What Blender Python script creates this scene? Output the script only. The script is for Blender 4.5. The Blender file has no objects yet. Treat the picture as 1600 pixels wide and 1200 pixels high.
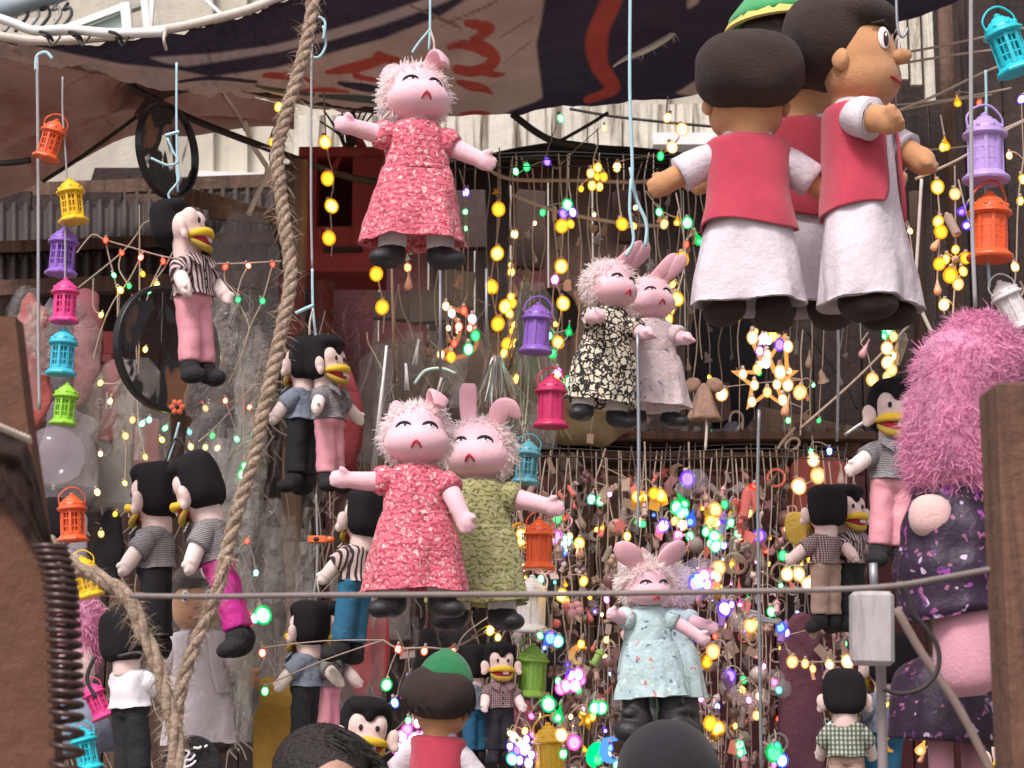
import bpy, bmesh, math, random
import numpy as np
from mathutils import Vector, Matrix, Euler, Quaternion, noise as mnoise
R = math.radians
PI = math.pi
rnd = random.Random(7)
sc = bpy.context.scene
COL = sc.collection

# ---------------------------------------------------------------- camera
CAMZ, PITCH, HF = 1.55, R(10.0), R(30.0)
FPX = 800 / math.tan(HF / 2)
cd = bpy.data.cameras.new('camera')
cam = bpy.data.objects.new('camera', cd)
COL.objects.link(cam)
cam.location = (0, 0, CAMZ)
cam.rotation_euler = (R(90) + PITCH, 0, 0)
cd.sensor_width = 36
cd.angle = HF
cd.clip_start, cd.clip_end = 0.05, 300
cd.dof.use_dof = True
cd.dof.focus_distance = 4.15
cd.dof.aperture_fstop = 10
sc.camera = cam

# ---------------------------------------------------------------- sky and sun
SUN_EL, SUN_AZ = R(52), R(205)      # azimuth measured from +Y clockwise: behind the camera, a little to its left
w = bpy.data.worlds.new('World')
sc.world = w
w.use_nodes = True
wt = w.node_tree
bg = wt.nodes['Background']
sky = wt.nodes.new('ShaderNodeTexSky')
sky.sky_type = 'NISHITA'
sky.sun_disc = False
sky.sun_elevation = SUN_EL
sky.sun_rotation = SUN_AZ
sky.dust_density = 4.0
hs = wt.nodes.new('ShaderNodeHueSaturation')
hs.inputs['Saturation'].default_value = 0.3
wt.links.new(sky.outputs[0], hs.inputs['Color'])
tint = wt.nodes.new('ShaderNodeMix')
tint.data_type = 'RGBA'
tint.blend_type = 'MULTIPLY'
tint.inputs[0].default_value = 1.0
tint.inputs[7].default_value = (1.0, 0.945, 0.985, 1)
wt.links.new(hs.outputs[0], tint.inputs[6])
wt.links.new(tint.outputs[2], bg.inputs['Color'])
bg.inputs['Strength'].default_value = 0.105
sd = bpy.data.lights.new('sun', 'SUN')
sun = bpy.data.objects.new('sun', sd)
COL.objects.link(sun)
sd.energy = 1.5
sd.angle = R(14)
sd.color = (1.0, 0.93, 0.89)
to_sun = Vector((math.sin(SUN_AZ) * math.cos(SUN_EL), math.cos(SUN_AZ) * math.cos(SUN_EL), math.sin(SUN_EL)))
sun.rotation_euler = to_sun.to_track_quat('Z', 'Y').to_euler()
vs = sc.view_settings
vs.view_transform = 'Standard'
vs.look = 'None'
vs.gamma = 1
vs.use_curve_mapping = False
vs.exposure = 0.82
sc.cycles.sample_clamp_indirect = 3.0
sc.cycles.max_bounces = 8
sc.cycles.transparent_max_bounces = 24

# ---------------------------------------------------------------- helpers
FW = Vector((0, math.cos(PITCH), math.sin(PITCH)))
UPV = Vector((0, -math.sin(PITCH), math.cos(PITCH)))


def U(px, py, d):
    """The place at the distance d (along the street) that stands in the direction of a point of the photograph."""
    v = FW + Vector((1, 0, 0)) * ((px - 800) / FPX) + UPV * ((600 - py) / FPX)
    return Vector((0, 0, CAMZ)) + v * (d / v.y)


def PX(d):
    return d / FPX


class MB:
    def __init__(s):
        s.v, s.f = [], []

    def add(s, vs, fs):
        o = len(s.v)
        s.v += [tuple(p) for p in vs]
        s.f += [tuple(i + o for i in f) for f in fs]
        return s

    def ell(s, c, r, rot=None, nu=16, nv=10, p=1.0):
        vs, fs = [], []
        sp = lambda x: math.copysign(abs(x) ** p, x)
        m = Euler(rot).to_matrix() if rot else None
        for j in range(1, nv):
            a = PI * j / nv
            for i in range(nu):
                b = 2 * PI * i / nu
                q = Vector((r[0] * sp(math.sin(a)) * sp(math.cos(b)), r[1] * sp(math.sin(a)) * sp(math.sin(b)), r[2] * sp(math.cos(a))))
                vs.append((m @ q if m else q) + Vector(c))
        t = Vector((0, 0, r[2])); bt = -t
        vs.append((m @ t if m else t) + Vector(c)); vs.append((m @ bt if m else bt) + Vector(c))
        T, B = len(vs) - 2, len(vs) - 1
        for j in range(nv - 2):
            for i in range(nu):
                k = (i + 1) % nu
                fs.append((j * nu + i, (j + 1) * nu + i, (j + 1) * nu + k, j * nu + k))
        for i in range(nu):
            k = (i + 1) % nu
            fs.append((T, i, k)); fs.append((B, (nv - 2) * nu + k, (nv - 2) * nu + i))
        return s.add(vs, fs)

    def tube(s, pts, rad, n=8, cap=True, flat=1.0, up=None):
        pts = [Vector(p) for p in pts]
        m = len(pts)
        if not hasattr(rad, '__len__'):
            rad = [rad] * m
        vs, fs = [], []
        nrm = None
        for i, p in enumerate(pts):
            t = (pts[min(i + 1, m - 1)] - pts[max(i - 1, 0)])
            t = t.normalized() if t.length > 1e-9 else Vector((0, 0, 1))
            if nrm is None:
                a = Vector(up) if up else (Vector((0, 1, 0)) if abs(t.y) < .9 else Vector((1, 0, 0)))
                nrm = (a - t * a.dot(t)).normalized()
            else:
                nrm = (nrm - t * nrm.dot(t))
                nrm = nrm.normalized() if nrm.length > 1e-6 else t.orthogonal().normalized()
            b = t.cross(nrm)
            for k in range(n):
                a = 2 * PI * k / n
                vs.append(p + (nrm * math.cos(a) * flat + b * math.sin(a)) * rad[i])
        for i in range(m - 1):
            for k in range(n):
                l = (k + 1) % n
                fs.append((i * n + k, i * n + l, (i + 1) * n + l, (i + 1) * n + k))
        if cap:
            fs.append(tuple(range(n - 1, -1, -1)))
            fs.append(tuple((m - 1) * n + k for k in range(n)))
        return s.add(vs, fs)

    def lathe(s, prof, n=32, fold=None, c=(0, 0, 0), cap=True):
        vs, fs = [], []
        m = len(prof)
        for j, (z, rx, ry) in enumerate(prof):
            for i in range(n):
                a = 2 * PI * i / n
                q = 1 + (fold(a, j / (m - 1)) if fold else 0)
                vs.append((c[0] + rx * q * math.cos(a), c[1] + ry * q * math.sin(a), c[2] + z))
        for j in range(m - 1):
            for i in range(n):
                k = (i + 1) % n
                fs.append((j * n + i, j * n + k, (j + 1) * n + k, (j + 1) * n + i))
        if cap:
            fs.append(tuple(range(n - 1, -1, -1)))
            fs.append(tuple((m - 1) * n + k for k in range(n)))
        return s.add(vs, fs)

    def box(s, c, sz, rot=None):
        m = Euler(rot).to_matrix() if rot else None
        vs = []
        for x in (-.5, .5):
            for y in (-.5, .5):
                for z in (-.5, .5):
                    q = Vector((x * sz[0], y * sz[1], z * sz[2]))
                    vs.append((m @ q if m else q) + Vector(c))
        return s.add(vs, [(0, 1, 3, 2), (4, 6, 7, 5), (0, 4, 5, 1), (2, 3, 7, 6), (0, 2, 6, 4), (1, 5, 7, 3)])

    def beam(s, a, b, wx, wy, up=(0, 0, 1)):
        a, b = Vector(a), Vector(b)
        t = (b - a).normalized()
        u = Vector(up); u = u - t * u.dot(t)
        u = u.normalized() if u.length > 1e-4 else t.orthogonal().normalized()
        w_ = t.cross(u)
        vs = []
        for p in (a, b):
            for sx, sy in ((-1, -1), (1, -1), (1, 1), (-1, 1)):
                vs.append(p + w_ * sx * wx / 2 + u * sy * wy / 2)
        return s.add(vs, [(3, 2, 1, 0), (4, 5, 6, 7), (0, 1, 5, 4), (1, 2, 6, 5), (2, 3, 7, 6), (3, 0, 4, 7)])

    def prism(s, pts, y0, y1):
        """Outline in x,z given thickness along y."""
        n = len(pts)
        vs = [(x, y0, z) for x, z in pts] + [(x, y1, z) for x, z in pts]
        fs = [tuple(range(n)), tuple(range(2 * n - 1, n - 1, -1))]
        fs += [(i, n + i, n + (i + 1) % n, (i + 1) % n) for i in range(n)]
        return s.add(vs, fs)

    def grid(s, fn, nu, nv):
        vs = [fn(i / nu, j / nv) for j in range(nv + 1) for i in range(nu + 1)]
        w_ = nu + 1
        fs = [(j * w_ + i, j * w_ + i + 1, (j + 1) * w_ + i + 1, (j + 1) * w_ + i) for j in range(nv) for i in range(nu)]
        return s.add(vs, fs)

    def blade(s, p, d, L, wd, bend, n=2):
        """One tuft of pile: a narrow tapering strip."""
        d = Vector(d).normalized(); p = Vector(p)
        sd_ = d.cross(Vector((rnd.uniform(-1, 1), rnd.uniform(-1, 1), rnd.uniform(-1, 1))))
        sd_ = sd_.normalized() if sd_.length > 1e-5 else d.orthogonal()
        vs = []
        for k in range(n + 1):
            t = k / n
            q = p + d * L * t + Vector(bend) * (t * t)
            ww = wd * (1 - .75 * t)
            vs += [q - sd_ * ww, q + sd_ * ww]
        return s.add(vs, [(2 * k, 2 * k + 1, 2 * k + 3, 2 * k + 2) for k in range(n)])

    def wob(s, amp, scale, seed=0.0, zs=.6, keep=None):
        """Uneven handmade sag: pushes the points about by smooth noise."""
        out = []
        for v in s.v:
            k = amp * (keep(v) if keep else 1)
            q = Vector((v[0] * scale + seed, v[1] * scale - seed, v[2] * scale * zs))
            n_ = mnoise.noise_vector(q)
            out.append((v[0] + k * n_[0], v[1] + k * n_[1], v[2] + k * .6 * n_[2]))
        s.v = out
        return s

    def mesh(s, name, smooth=True, sharp=None, bevel=0.0):
        me = bpy.data.meshes.new(name)
        me.from_pydata([tuple(v) for v in s.v], [], s.f)
        bm = bmesh.new(); bm.from_mesh(me)
        bmesh.ops.recalc_face_normals(bm, faces=bm.faces)
        if bevel:
            bmesh.ops.bevel(bm, geom=bm.edges[:], offset=bevel, segments=1, affect='EDGES')
        bm.to_mesh(me); bm.free()
        me.polygons.foreach_set('use_smooth', [smooth] * len(me.polygons))
        if smooth and sharp:
            me.set_sharp_from_angle(angle=R(sharp))
        me.update()
        return me

    def build(s, name, mat, parent=None, smooth=True, sharp=None, bevel=0.0):
        return link(name, s.mesh(name, smooth, sharp, bevel), mat, parent)


def link(name, me, mat, parent=None, loc=None, rot=None):
    o = bpy.data.objects.new(name, me)
    COL.objects.link(o)
    if mat is not None:
        if len(me.materials) == 0:
            me.materials.append(mat)
        elif me.materials[0] is not mat:
            o.material_slots[0].link = 'OBJECT'
            o.material_slots[0].material = mat
    if parent is not None:
        o.parent = parent
    if loc is not None:
        o.location = loc
    if rot is not None:
        o.rotation_euler = rot
    return o


def tag(o, label, cat, group=None, kind=None):
    if label: o['label'] = label
    if cat: o['category'] = cat
    if group: o['group'] = group
    if kind: o['kind'] = kind
    return o


def thing(name, label, cat, loc=(0, 0, 0), group=None):
    o = bpy.data.objects.new(name, None)
    o.empty_display_size = .05
    COL.objects.link(o)
    o.location = loc
    return tag(o, label, cat, group)


BLOBS = {}


def blob(key, mb, voxel, smooth=6):
    """One closed sewn skin grown over a few rounded volumes."""
    if key in BLOBS:
        return BLOBS[key]
    me = mb.mesh('skin')
    ob = bpy.data.objects.new('skin', me)
    COL.objects.link(ob)
    m = ob.modifiers.new('r', 'REMESH'); m.mode = 'VOXEL'; m.voxel_size = voxel
    m2 = ob.modifiers.new('s', 'SMOOTH'); m2.iterations = smooth; m2.factor = .5
    dg = bpy.context.evaluated_depsgraph_get()
    dg.update()
    out = bpy.data.meshes.new_from_object(ob.evaluated_get(dg))
    bpy.data.objects.remove(ob)
    out.polygons.foreach_set('use_smooth', [True] * len(out.polygons))
    BLOBS[key] = out
    return out


def smoothpts(pts, k=4):
    """Catmull-Rom through the points; works on tuples of any length."""
    P = [np.array(p, float) for p in pts]
    out = []
    n = len(P)
    for i in range(n - 1):
        p0, p1, p2, p3 = P[max(i - 1, 0)], P[i], P[i + 1], P[min(i + 2, n - 1)]
        for j in range(k):
            t = j / k
            out.append(.5 * ((2 * p1) + (-p0 + p2) * t + (2 * p0 - 5 * p1 + 4 * p2 - p3) * t * t + (-p0 + 3 * p1 - 3 * p2 + p3) * t ** 3))
    out.append(P[-1])
    return [tuple(p) for p in out]


# ---------------------------------------------------------------- materials
MATS = {}


def nd(nt, typ, ins=None, **props):
    n = nt.nodes.new(typ)
    for k, v in props.items():
        setattr(n, k, v)
    for k, v in (ins or {}).items():
        if isinstance(v, bpy.types.NodeSocket):
            nt.links.new(v, n.inputs[k])
        else:
            n.inputs[k].default_value = v
    return n


def c4(c):
    return (c[0], c[1], c[2], 1)


def mix(nt, fac, a, b, mode='MIX'):
    n = nt.nodes.new('ShaderNodeMix')
    n.data_type = 'RGBA'; n.blend_type = mode
    for sock, v in ((n.inputs[0], fac), (n.inputs[6], a), (n.inputs[7], b)):
        if isinstance(v, bpy.types.NodeSocket):
            nt.links.new(v, sock)
        elif hasattr(v, '__len__'):
            sock.default_value = c4(v)
        else:
            sock.default_value = v
    return n.outputs[2]


def ramp(nt, fac, stops, interp='LINEAR'):
    n = nt.nodes.new('ShaderNodeValToRGB')
    n.color_ramp.interpolation = interp
    e = n.color_ramp.elements
    while len(e) < len(stops):
        e.new(.5)
    for el, (p, c) in zip(e, stops):
        el.position = p
        el.color = c4(c) if hasattr(c, '__len__') else (c, c, c, 1)
    nt.links.new(fac, n.inputs[0])
    return n.outputs[0]


def math_(nt, op, a, b=0.0):
    n = nt.nodes.new('ShaderNodeMath'); n.operation = op
    for i, v in enumerate((a, b)):
        if isinstance(v, bpy.types.NodeSocket): nt.links.new(v, n.inputs[i])
        else: n.inputs[i].default_value = v
    return n.outputs[0]


def mat(name, col, rough=.8, var=.25, vscale=3.0, bump=.0, bscale=60.0, metal=0.0, sheen=0.0, pattern=None, spec=.5, coat=0.0, sss=0.0, stain=None, thru=0.0):
    """Principled material: base colour broken by noise, fine relief, an optional printed pattern."""
    if name in MATS:
        return MATS[name]
    m = bpy.data.materials.new(name); m.use_nodes = True
    nt = m.node_tree
    b = nt.nodes['Principled BSDF']
    co = nd(nt, 'ShaderNodeTexCoord').outputs['Object']
    c = None
    if pattern:
        c = pattern(nt, co)
    if var:
        nz = nd(nt, 'ShaderNodeTexNoise', {'Vector': co, 'Scale': vscale, 'Detail': 6.0, 'Roughness': .65}).outputs[0]
        v = ramp(nt, nz, [(.28, 1 - var), (.72, 1 + var * .6)])
        c = mix(nt, 1.0, c if c is not None else col, v, 'MULTIPLY')
    if stain:
        nz = nd(nt, 'ShaderNodeTexNoise', {'Vector': co, 'Scale': stain[1], 'Detail': 8.0, 'Roughness': .7}).outputs[0]
        c = mix(nt, ramp(nt, nz, [(stain[2], 0.0), (stain[2] + .12, 1.0)]), c if c is not None else col, stain[0])
    if c is None:
        b.inputs['Base Color'].default_value = c4(col)
    else:
        nt.links.new(c, b.inputs['Base Color'])
    b.inputs['Roughness'].default_value = rough
    b.inputs['Metallic'].default_value = metal
    b.inputs['Specular IOR Level'].default_value = spec
    if sheen:
        b.inputs['Sheen Weight'].default_value = sheen
        b.inputs['Sheen Roughness'].default_value = .5
    if coat:
        b.inputs['Coat Weight'].default_value = coat
    if sss:
        b.inputs['Subsurface Weight'].default_value = sss
        b.inputs['Subsurface Radius'].default_value = (.02, .01, .008)
        b.inputs['Subsurface Scale'].default_value = 1
    if bump:
        bz = nd(nt, 'ShaderNodeTexNoise', {'Vector': co, 'Scale': bscale, 'Detail': 5.0, 'Roughness': .6}).outputs[0]
        bp = nd(nt, 'ShaderNodeBump', {'Height': bz, 'Strength': bump, 'Distance': .02})
        nt.links.new(bp.outputs[0], b.inputs['Normal'])
    if thru:
        tr = nd(nt, 'ShaderNodeBsdfTranslucent')
        if c is None: tr.inputs[0].default_value = c4(col)
        else: nt.links.new(c, tr.inputs[0])
        mx = nd(nt, 'ShaderNodeMixShader', {0: thru})
        nt.links.new(b.outputs[0], mx.inputs[1]); nt.links.new(tr.outputs[0], mx.inputs[2])
        nt.links.new(mx.outputs[0], nt.nodes['Material Output'].inputs[0])
    MATS[name] = m
    return m


def emis(name, col, strength, trans=0.0, sample='AUTO'):
    if name in MATS:
        return MATS[name]
    m = bpy.data.materials.new(name); m.use_nodes = True
    nt = m.node_tree
    nt.nodes.remove(nt.nodes['Principled BSDF'])
    out = nt.nodes['Material Output']
    e = nd(nt, 'ShaderNodeEmission', {'Color': c4(col), 'Strength': strength})
    if trans:
        t = nd(nt, 'ShaderNodeBsdfTransparent', {'Color': c4([.5 + .5 * x for x in col])})
        mx = nd(nt, 'ShaderNodeMixShader', {0: trans})
        nt.links.new(e.outputs[0], mx.inputs[1]); nt.links.new(t.outputs[0], mx.inputs[2])
        nt.links.new(mx.outputs[0], out.inputs[0])
    else:
        nt.links.new(e.outputs[0], out.inputs[0])
    m.cycles.emission_sampling = sample
    MATS[name] = m
    return m


def film(name, tint, clear=.75, rough=.12, bump=.6, bscale=14.0):
    """Clear wrinkled plastic: lets most light through and glints where it creases."""
    if name in MATS:
        return MATS[name]
    m = bpy.data.materials.new(name); m.use_nodes = True
    nt = m.node_tree
    b = nt.nodes['Principled BSDF']
    out = nt.nodes['Material Output']
    b.inputs['Base Color'].default_value = c4(tint)
    b.inputs['Roughness'].default_value = rough
    b.inputs['Coat Weight'].default_value = .5
    co = nd(nt, 'ShaderNodeTexCoord').outputs['Object']
    vz = nd(nt, 'ShaderNodeTexNoise', {'Vector': co, 'Scale': bscale, 'Detail': 4.0, 'Distortion': 1.5}).outputs[0]
    bp = nd(nt, 'ShaderNodeBump', {'Height': vz, 'Strength': bump, 'Distance': .03})
    nt.links.new(bp.outputs[0], b.inputs['Normal'])
    t = nd(nt, 'ShaderNodeBsdfTransparent')
    mx = nd(nt, 'ShaderNodeMixShader', {0: clear})
    nt.links.new(b.outputs[0], mx.inputs[1]); nt.links.new(t.outputs[0], mx.inputs[2])
    nt.links.new(mx.outputs[0], out.inputs[0])
    MATS[name] = m
    return m


def floral(base, flower, dark, scale=26.0, size=.34, lines=True):
    """Small all-over flower print with leafy line work."""
    def f(nt, co):
        dz = nd(nt, 'ShaderNodeTexNoise', {'Vector': co, 'Scale': 30.0, 'Detail': 2.0}).outputs['Color']
        dz = nd(nt, 'ShaderNodeVectorMath', {0: dz, 3: .035}, operation='SCALE').outputs[0]
        vec = nd(nt, 'ShaderNodeVectorMath', {0: co, 1: dz}, operation='ADD').outputs[0]
        c = base
        if lines:
            wv = nd(nt, 'ShaderNodeTexWave', {'Vector': co, 'Scale': scale * .55, 'Distortion': 9.0, 'Detail': 2.0, 'Detail Scale': 2.5}, bands_direction='Z').outputs['Fac']
            c = mix(nt, ramp(nt, wv, [(.68, 0.0), (.85, 1.0)]), base, dark)
            vs_ = nd(nt, 'ShaderNodeTexVoronoi', {'Vector': vec, 'Scale': scale * 2.3}).outputs['Distance']
            c = mix(nt, ramp(nt, vs_, [(.2, 1.0), (.36, 0.0)]), c, [.5 * (x + y) for x, y in zip(base, flower)])
        v = nd(nt, 'ShaderNodeTexVoronoi', {'Vector': vec, 'Scale': scale})
        pet = math_(nt, 'ADD', v.outputs['Distance'], math_(nt, 'MULTIPLY', nd(nt, 'ShaderNodeTexNoise', {'Vector': co, 'Scale': scale * 5}).outputs[0], .22))
        c = mix(nt, ramp(nt, pet, [(size + .02, 1.0), (size + .12, 0.0)]), c, flower)
        return mix(nt, ramp(nt, v.outputs['Distance'], [(.07, 1.0), (.12, 0.0)]), c, dark)
    return f


def leafy(base, leaf, scale=24.0):
    """Close-set pale leaf shapes on a dark ground."""
    def f(nt, co):
        dz = nd(nt, 'ShaderNodeTexNoise', {'Vector': co, 'Scale': 30.0, 'Detail': 2.0}).outputs['Color']
        dz = nd(nt, 'ShaderNodeVectorMath', {0: dz, 3: .06}, operation='SCALE').outputs[0]
        vec = nd(nt, 'ShaderNodeVectorMath', {0: co, 1: dz}, operation='ADD').outputs[0]
        v = nd(nt, 'ShaderNodeTexVoronoi', {'Vector': vec, 'Scale': scale}, feature='DISTANCE_TO_EDGE').outputs['Distance']
        return mix(nt, ramp(nt, v, [(.10, 0.0), (.16, 1.0)]), base, leaf)
    return f


def sparse(base, motifs, scale=15.0, keep=.5, size=.3):
    """Scattered small motifs on a plain ground."""
    def f(nt, co):
        dz = nd(nt, 'ShaderNodeTexNoise', {'Vector': co, 'Scale': 30.0, 'Detail': 2.0}).outputs['Color']
        vec = nd(nt, 'ShaderNodeVectorMath', {0: co, 1: nd(nt, 'ShaderNodeVectorMath', {0: dz, 3: .06}, operation='SCALE').outputs[0]}, operation='ADD').outputs[0]
        c = base
        for i, mcol in enumerate(motifs):
            off = nd(nt, 'ShaderNodeVectorMath', {0: vec, 1: (3.1 * i, 1.7 * i, 5.3 * i)}, operation='ADD').outputs[0]
            v = nd(nt, 'ShaderNodeTexVoronoi', {'Vector': off, 'Scale': scale * (1 + .25 * i)})
            on = math_(nt, 'LESS_THAN', nd(nt, 'ShaderNodeSeparateColor', {0: v.outputs['Color']}).outputs[0], keep)
            k = math_(nt, 'MULTIPLY', on, math_(nt, 'LESS_THAN', v.outputs['Distance'], size))
            c = mix(nt, k, c, mcol)
        return c
    return f


def stripes(a, b, scale=30.0, direction='X', dist=.6, th=.5):
    def f(nt, co):
        wv = nd(nt, 'ShaderNodeTexWave', {'Vector': co, 'Scale': scale, 'Distortion': dist, 'Detail': 1.0}, bands_direction=direction).outputs['Fac']
        return mix(nt, ramp(nt, wv, [(th - .05, 0.0), (th + .05, 1.0)]), a, b)
    return f


def checks(a, b, c, scale=24.0):
    def f(nt, co):
        w1 = nd(nt, 'ShaderNodeTexWave', {'Vector': co, 'Scale': scale, 'Distortion': .8}, bands_direction='X').outputs['Fac']
        w2 = nd(nt, 'ShaderNodeTexWave', {'Vector': co, 'Scale': scale, 'Distortion': .8}, bands_direction='Z').outputs['Fac']
        x = mix(nt, ramp(nt, w1, [(.45, 0.0), (.55, 1.0)]), a, b)
        return mix(nt, math_(nt, 'MULTIPLY', ramp(nt, w2, [(.45, 0.0), (.55, 1.0)]), .65), x, c)
    return f


def streaks(a, b, sx=6.0, sz=.5, lo=.45, hi=.65):
    """Vertical run-off streaks on old plaster or timber."""
    def f(nt, co):
        mp = nd(nt, 'ShaderNodeMapping', {'Vector': co, 'Scale': (sx, sx, sz)}).outputs[0]
        nz = nd(nt, 'ShaderNodeTexNoise', {'Vector': mp, 'Scale': 1.0, 'Detail': 7.0, 'Roughness': .7, 'Distortion': .6}).outputs[0]
        return mix(nt, ramp(nt, nz, [(lo, 0.0), (hi, 1.0)]), a, b)
    return f


def vcol(nt, co):
    return nd(nt, 'ShaderNodeVertexColor', layer_name='print').outputs[0]


m_pinkskin = mat('pink_plush', (.88, .54, .60), .9, .10, 12, .25, 220, sheen=.35)
m_pinkear = mat('pink_felt', (.84, .46, .52), .9, .12, 9, .2, 200, sheen=.3)
m_palehair = mat('pale_pink_pile', (.98, .91, .90), .85, .05, 14, 0, sheen=.5, thru=.55)
m_lash = mat('black_thread', (.015, .012, .02), .7, 0)
m_eyewhite = mat('white_felt', (.85, .82, .84), .8, 0)
m_mouthred = mat('red_thread', (.55, .03, .06), .7, 0)
m_sock = mat('white_cotton', (.78, .75, .77), .9, .08, 10, .2, 160)
m_shoe = mat('black_leatherette', (.022, .02, .024), .5, .35, 10, .2, 60)
m_coral = mat('coral_floral_cotton', (.6, .1, .13), .88, .2, 6, .35, 26, sheen=.15, pattern=floral((.70, .15, .20), (.92, .66, .64), (.42, .05, .085), 21, .23))
m_green = mat('olive_floral_cotton', (.3, .3, .1), .88, .2, 6, .35, 26, sheen=.15, pattern=floral((.38, .36, .16), (.56, .54, .34), (.15, .16, .05), 21, .20))
m_blackfl = mat('black_leaf_cotton', (.02, .02, .02), .88, .15, 6, .3, 26, pattern=leafy((.014, .013, .012), (.70, .64, .50), 26))
m_whitefl = mat('white_print_cotton', (.7, .6, .6), .88, .12, 6, .35, 20, pattern=sparse((.72, .60, .60), [(.25, .25, .36), (.5, .32, .34), (.35, .4, .42)], 16, .42, .2))
m_bluefl = mat('pale_blue_print_cotton', (.5, .65, .66), .88, .12, 6, .35, 20, pattern=sparse((.46, .60, .61), [(.58, .2, .22), (.14, .22, .28), (.75, .8, .8)], 14, .4, .2))
m_purplefl = mat('dark_purple_floral_satin', (.03, .01, .04), .55, .2, 5, .4, 18, pattern=sparse((.022, .008, .026), [(.30, .05, .34), (.55, .42, .62), (.10, .025, .13), (.30, .10, .22)], 36, .36, .27))
m_fluff = mat('hot_pink_fluff', (.80, .35, .54), .85, .35, 9, 0, sheen=.35, thru=.3)
m_felt = mat('cream_pink_felt', (.80, .60, .55), .92, .10, 12, .25, 200, sheen=.25)
m_handfelt = mat('pale_cream_plush', (.86, .72, .67), .92, .10, 12, .25, 200, sheen=.25)
m_blackfelt = mat('black_felt', (.011, .009, .012), .92, .3, 10, .3, 180, spec=.3)
m_yellow = mat('yellow_felt', (.80, .52, .03), .85, .15, 10, .2, 150)
m_mustard = mat('mustard_felt', (.48, .33, .05), .9, .2, 10, .2, 150)
m_redfelt = mat('dark_red_felt', (.40, .02, .03), .85, .15, 10)
m_pinksatin = mat('pink_satin', (.72, .31, .36), .5, .10, 7, .2, 14)
m_magenta = mat('magenta_satin', (.55, .02, .26), .55, .15, 7, .4, 12)
m_blacktr = mat('black_twill', (.014, .014, .018), .85, .3, 8, .3, 90)
m_beigetr = mat('beige_cotton', (.42, .29, .22), .85, .15, 8, .3, 30)
m_bluetr = mat('teal_blue_cotton', (.02, .13, .24), .85, .15, 8, .3, 30)
m_greysh = mat('grey_slub_cotton', (.2, .19, .19), .9, .1, 8, .3, 60, pattern=stripes((.10, .095, .10), (.33, .31, .31), 34, 'Z', 5, .5))
m_stripesh = mat('brown_striped_cotton', (.3, .2, .2), .9, .1, 8, .3, 60, pattern=stripes((.035, .02, .02), (.55, .42, .40), 11, 'X', 1.5, .42))
m_plaidsh = mat('beige_checked_cotton', (.4, .3, .28), .9, .1, 8, .3, 60, pattern=checks((.46, .34, .32), (.16, .09, .09), (.06, .03, .04), 20))
m_gingham = mat('green_white_gingham', (.4, .45, .35), .9, .1, 8, .3, 60, pattern=checks((.52, .54, .46), (.14, .17, .12), (.05, .07, .05), 11))
m_denimsh = mat('blue_grey_cotton', (.2, .23, .29), .9, .2, 10, .4, 26)
m_brown = mat('tan_brown_felt', (.56, .28, .13), .92, .14, 10, .25, 200, sheen=.2)
m_afro = mat('dark_brown_felt', (.036, .022, .016), .95, .3, 10, .4, 130, sheen=.05)
m_vest = mat('crimson_felt', (.50, .045, .08), .92, .14, 10, .3, 190, sheen=.25)
m_vestshade = mat('shaded_crimson_felt', (.30, .018, .035), .92, .14, 10, .3, 190, sheen=.2)  # the crimson vest again, with its shadow put into the colour
m_galab = mat('white_poplin', (.64, .58, .62), .85, .07, 5, .4, 12)
m_hatgreen = mat('green_velvet', (.05, .36, .12), .8, .2, 10, .2, 150, sheen=.3)
m_hatdark = mat('dark_green_felt', (.015, .17, .055), .9, .25, 12, .3, 160, sheen=.2)
m_hatyel = mat('pale_yellow_felt', (.66, .56, .16), .85, .15, 10, .2, 150)
m_iris = mat('brown_eye', (.05, .015, .008), .3, 0)
m_wood = mat('old_brown_timber', (.10, .055, .035), .85, .35, 4, .5, 30, pattern=streaks((.13, .072, .048), (.055, .03, .022), 26, 1.6))
m_woodmid = mat('worn_brown_timber', (.2, .12, .08), .85, .35, 4, .5, 30, pattern=streaks((.24, .15, .10), (.10, .06, .04), 26, 1.6))
m_wooddark = mat('black_brown_timber', (.035, .022, .018), .9, .35, 4, .5, 30, pattern=streaks((.042, .026, .021), (.018, .012, .011), 20, 1.5))
m_maroon = mat('maroon_painted_board', (.10, .022, .024), .75, .35, 4, .4, 30, stain=((.05, .03, .026), 7, .55))
m_redpaint = mat('faded_red_paint', (.28, .035, .035), .7, .3, 5, .4, 30, stain=((.12, .07, .05), 9, .6))
m_plaster = mat('old_beige_plaster', (.5, .46, .38), .9, .18, 2.2, .4, 14, pattern=streaks((.56, .52, .43), (.37, .33, .26), 2.2, .35))
m_plaster2 = mat('streaked_pale_cladding', (.6, .56, .46), .9, .15, 3, .4, 14, pattern=streaks((.66, .62, .52), (.20, .16, .12), 16, .9, .47, .60))
m_white = mat('white_paint', (.78, .78, .76), .55, .12, 8)
m_aqua = mat('pale_green_glass_panel', (.42, .55, .50), .3, .15, 3)
m_steel = mat('grey_steel', (.34, .35, .37), .45, .15, 12, metal=.6)
m_darksteel = mat('dark_steel', (.06, .06, .065), .5, .2, 12, metal=.5)
m_cordblue = mat('pale_blue_cord', (.40, .62, .68), .7, .12, 30)
m_cordgrey = mat('grey_cord', (.34, .33, .34), .75, .15, 30)
m_cordwhite = mat('cream_cord', (.62, .54, .48), .75, .15, 30)
m_wire = mat('clear_beige_wire', (.40, .31, .25), .5, .2, 30)
m_wiredark = mat('dark_wire', (.03, .025, .025), .6, .2, 30)
m_jute = mat('jute_rope', (.44, .33, .24), .95, .3, 30, .7, 90, stain=((.24, .17, .11), 14, .6))
m_black = mat('black_fabric', (.014, .013, .016), .85, .3, 8, .5, 40)
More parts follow.
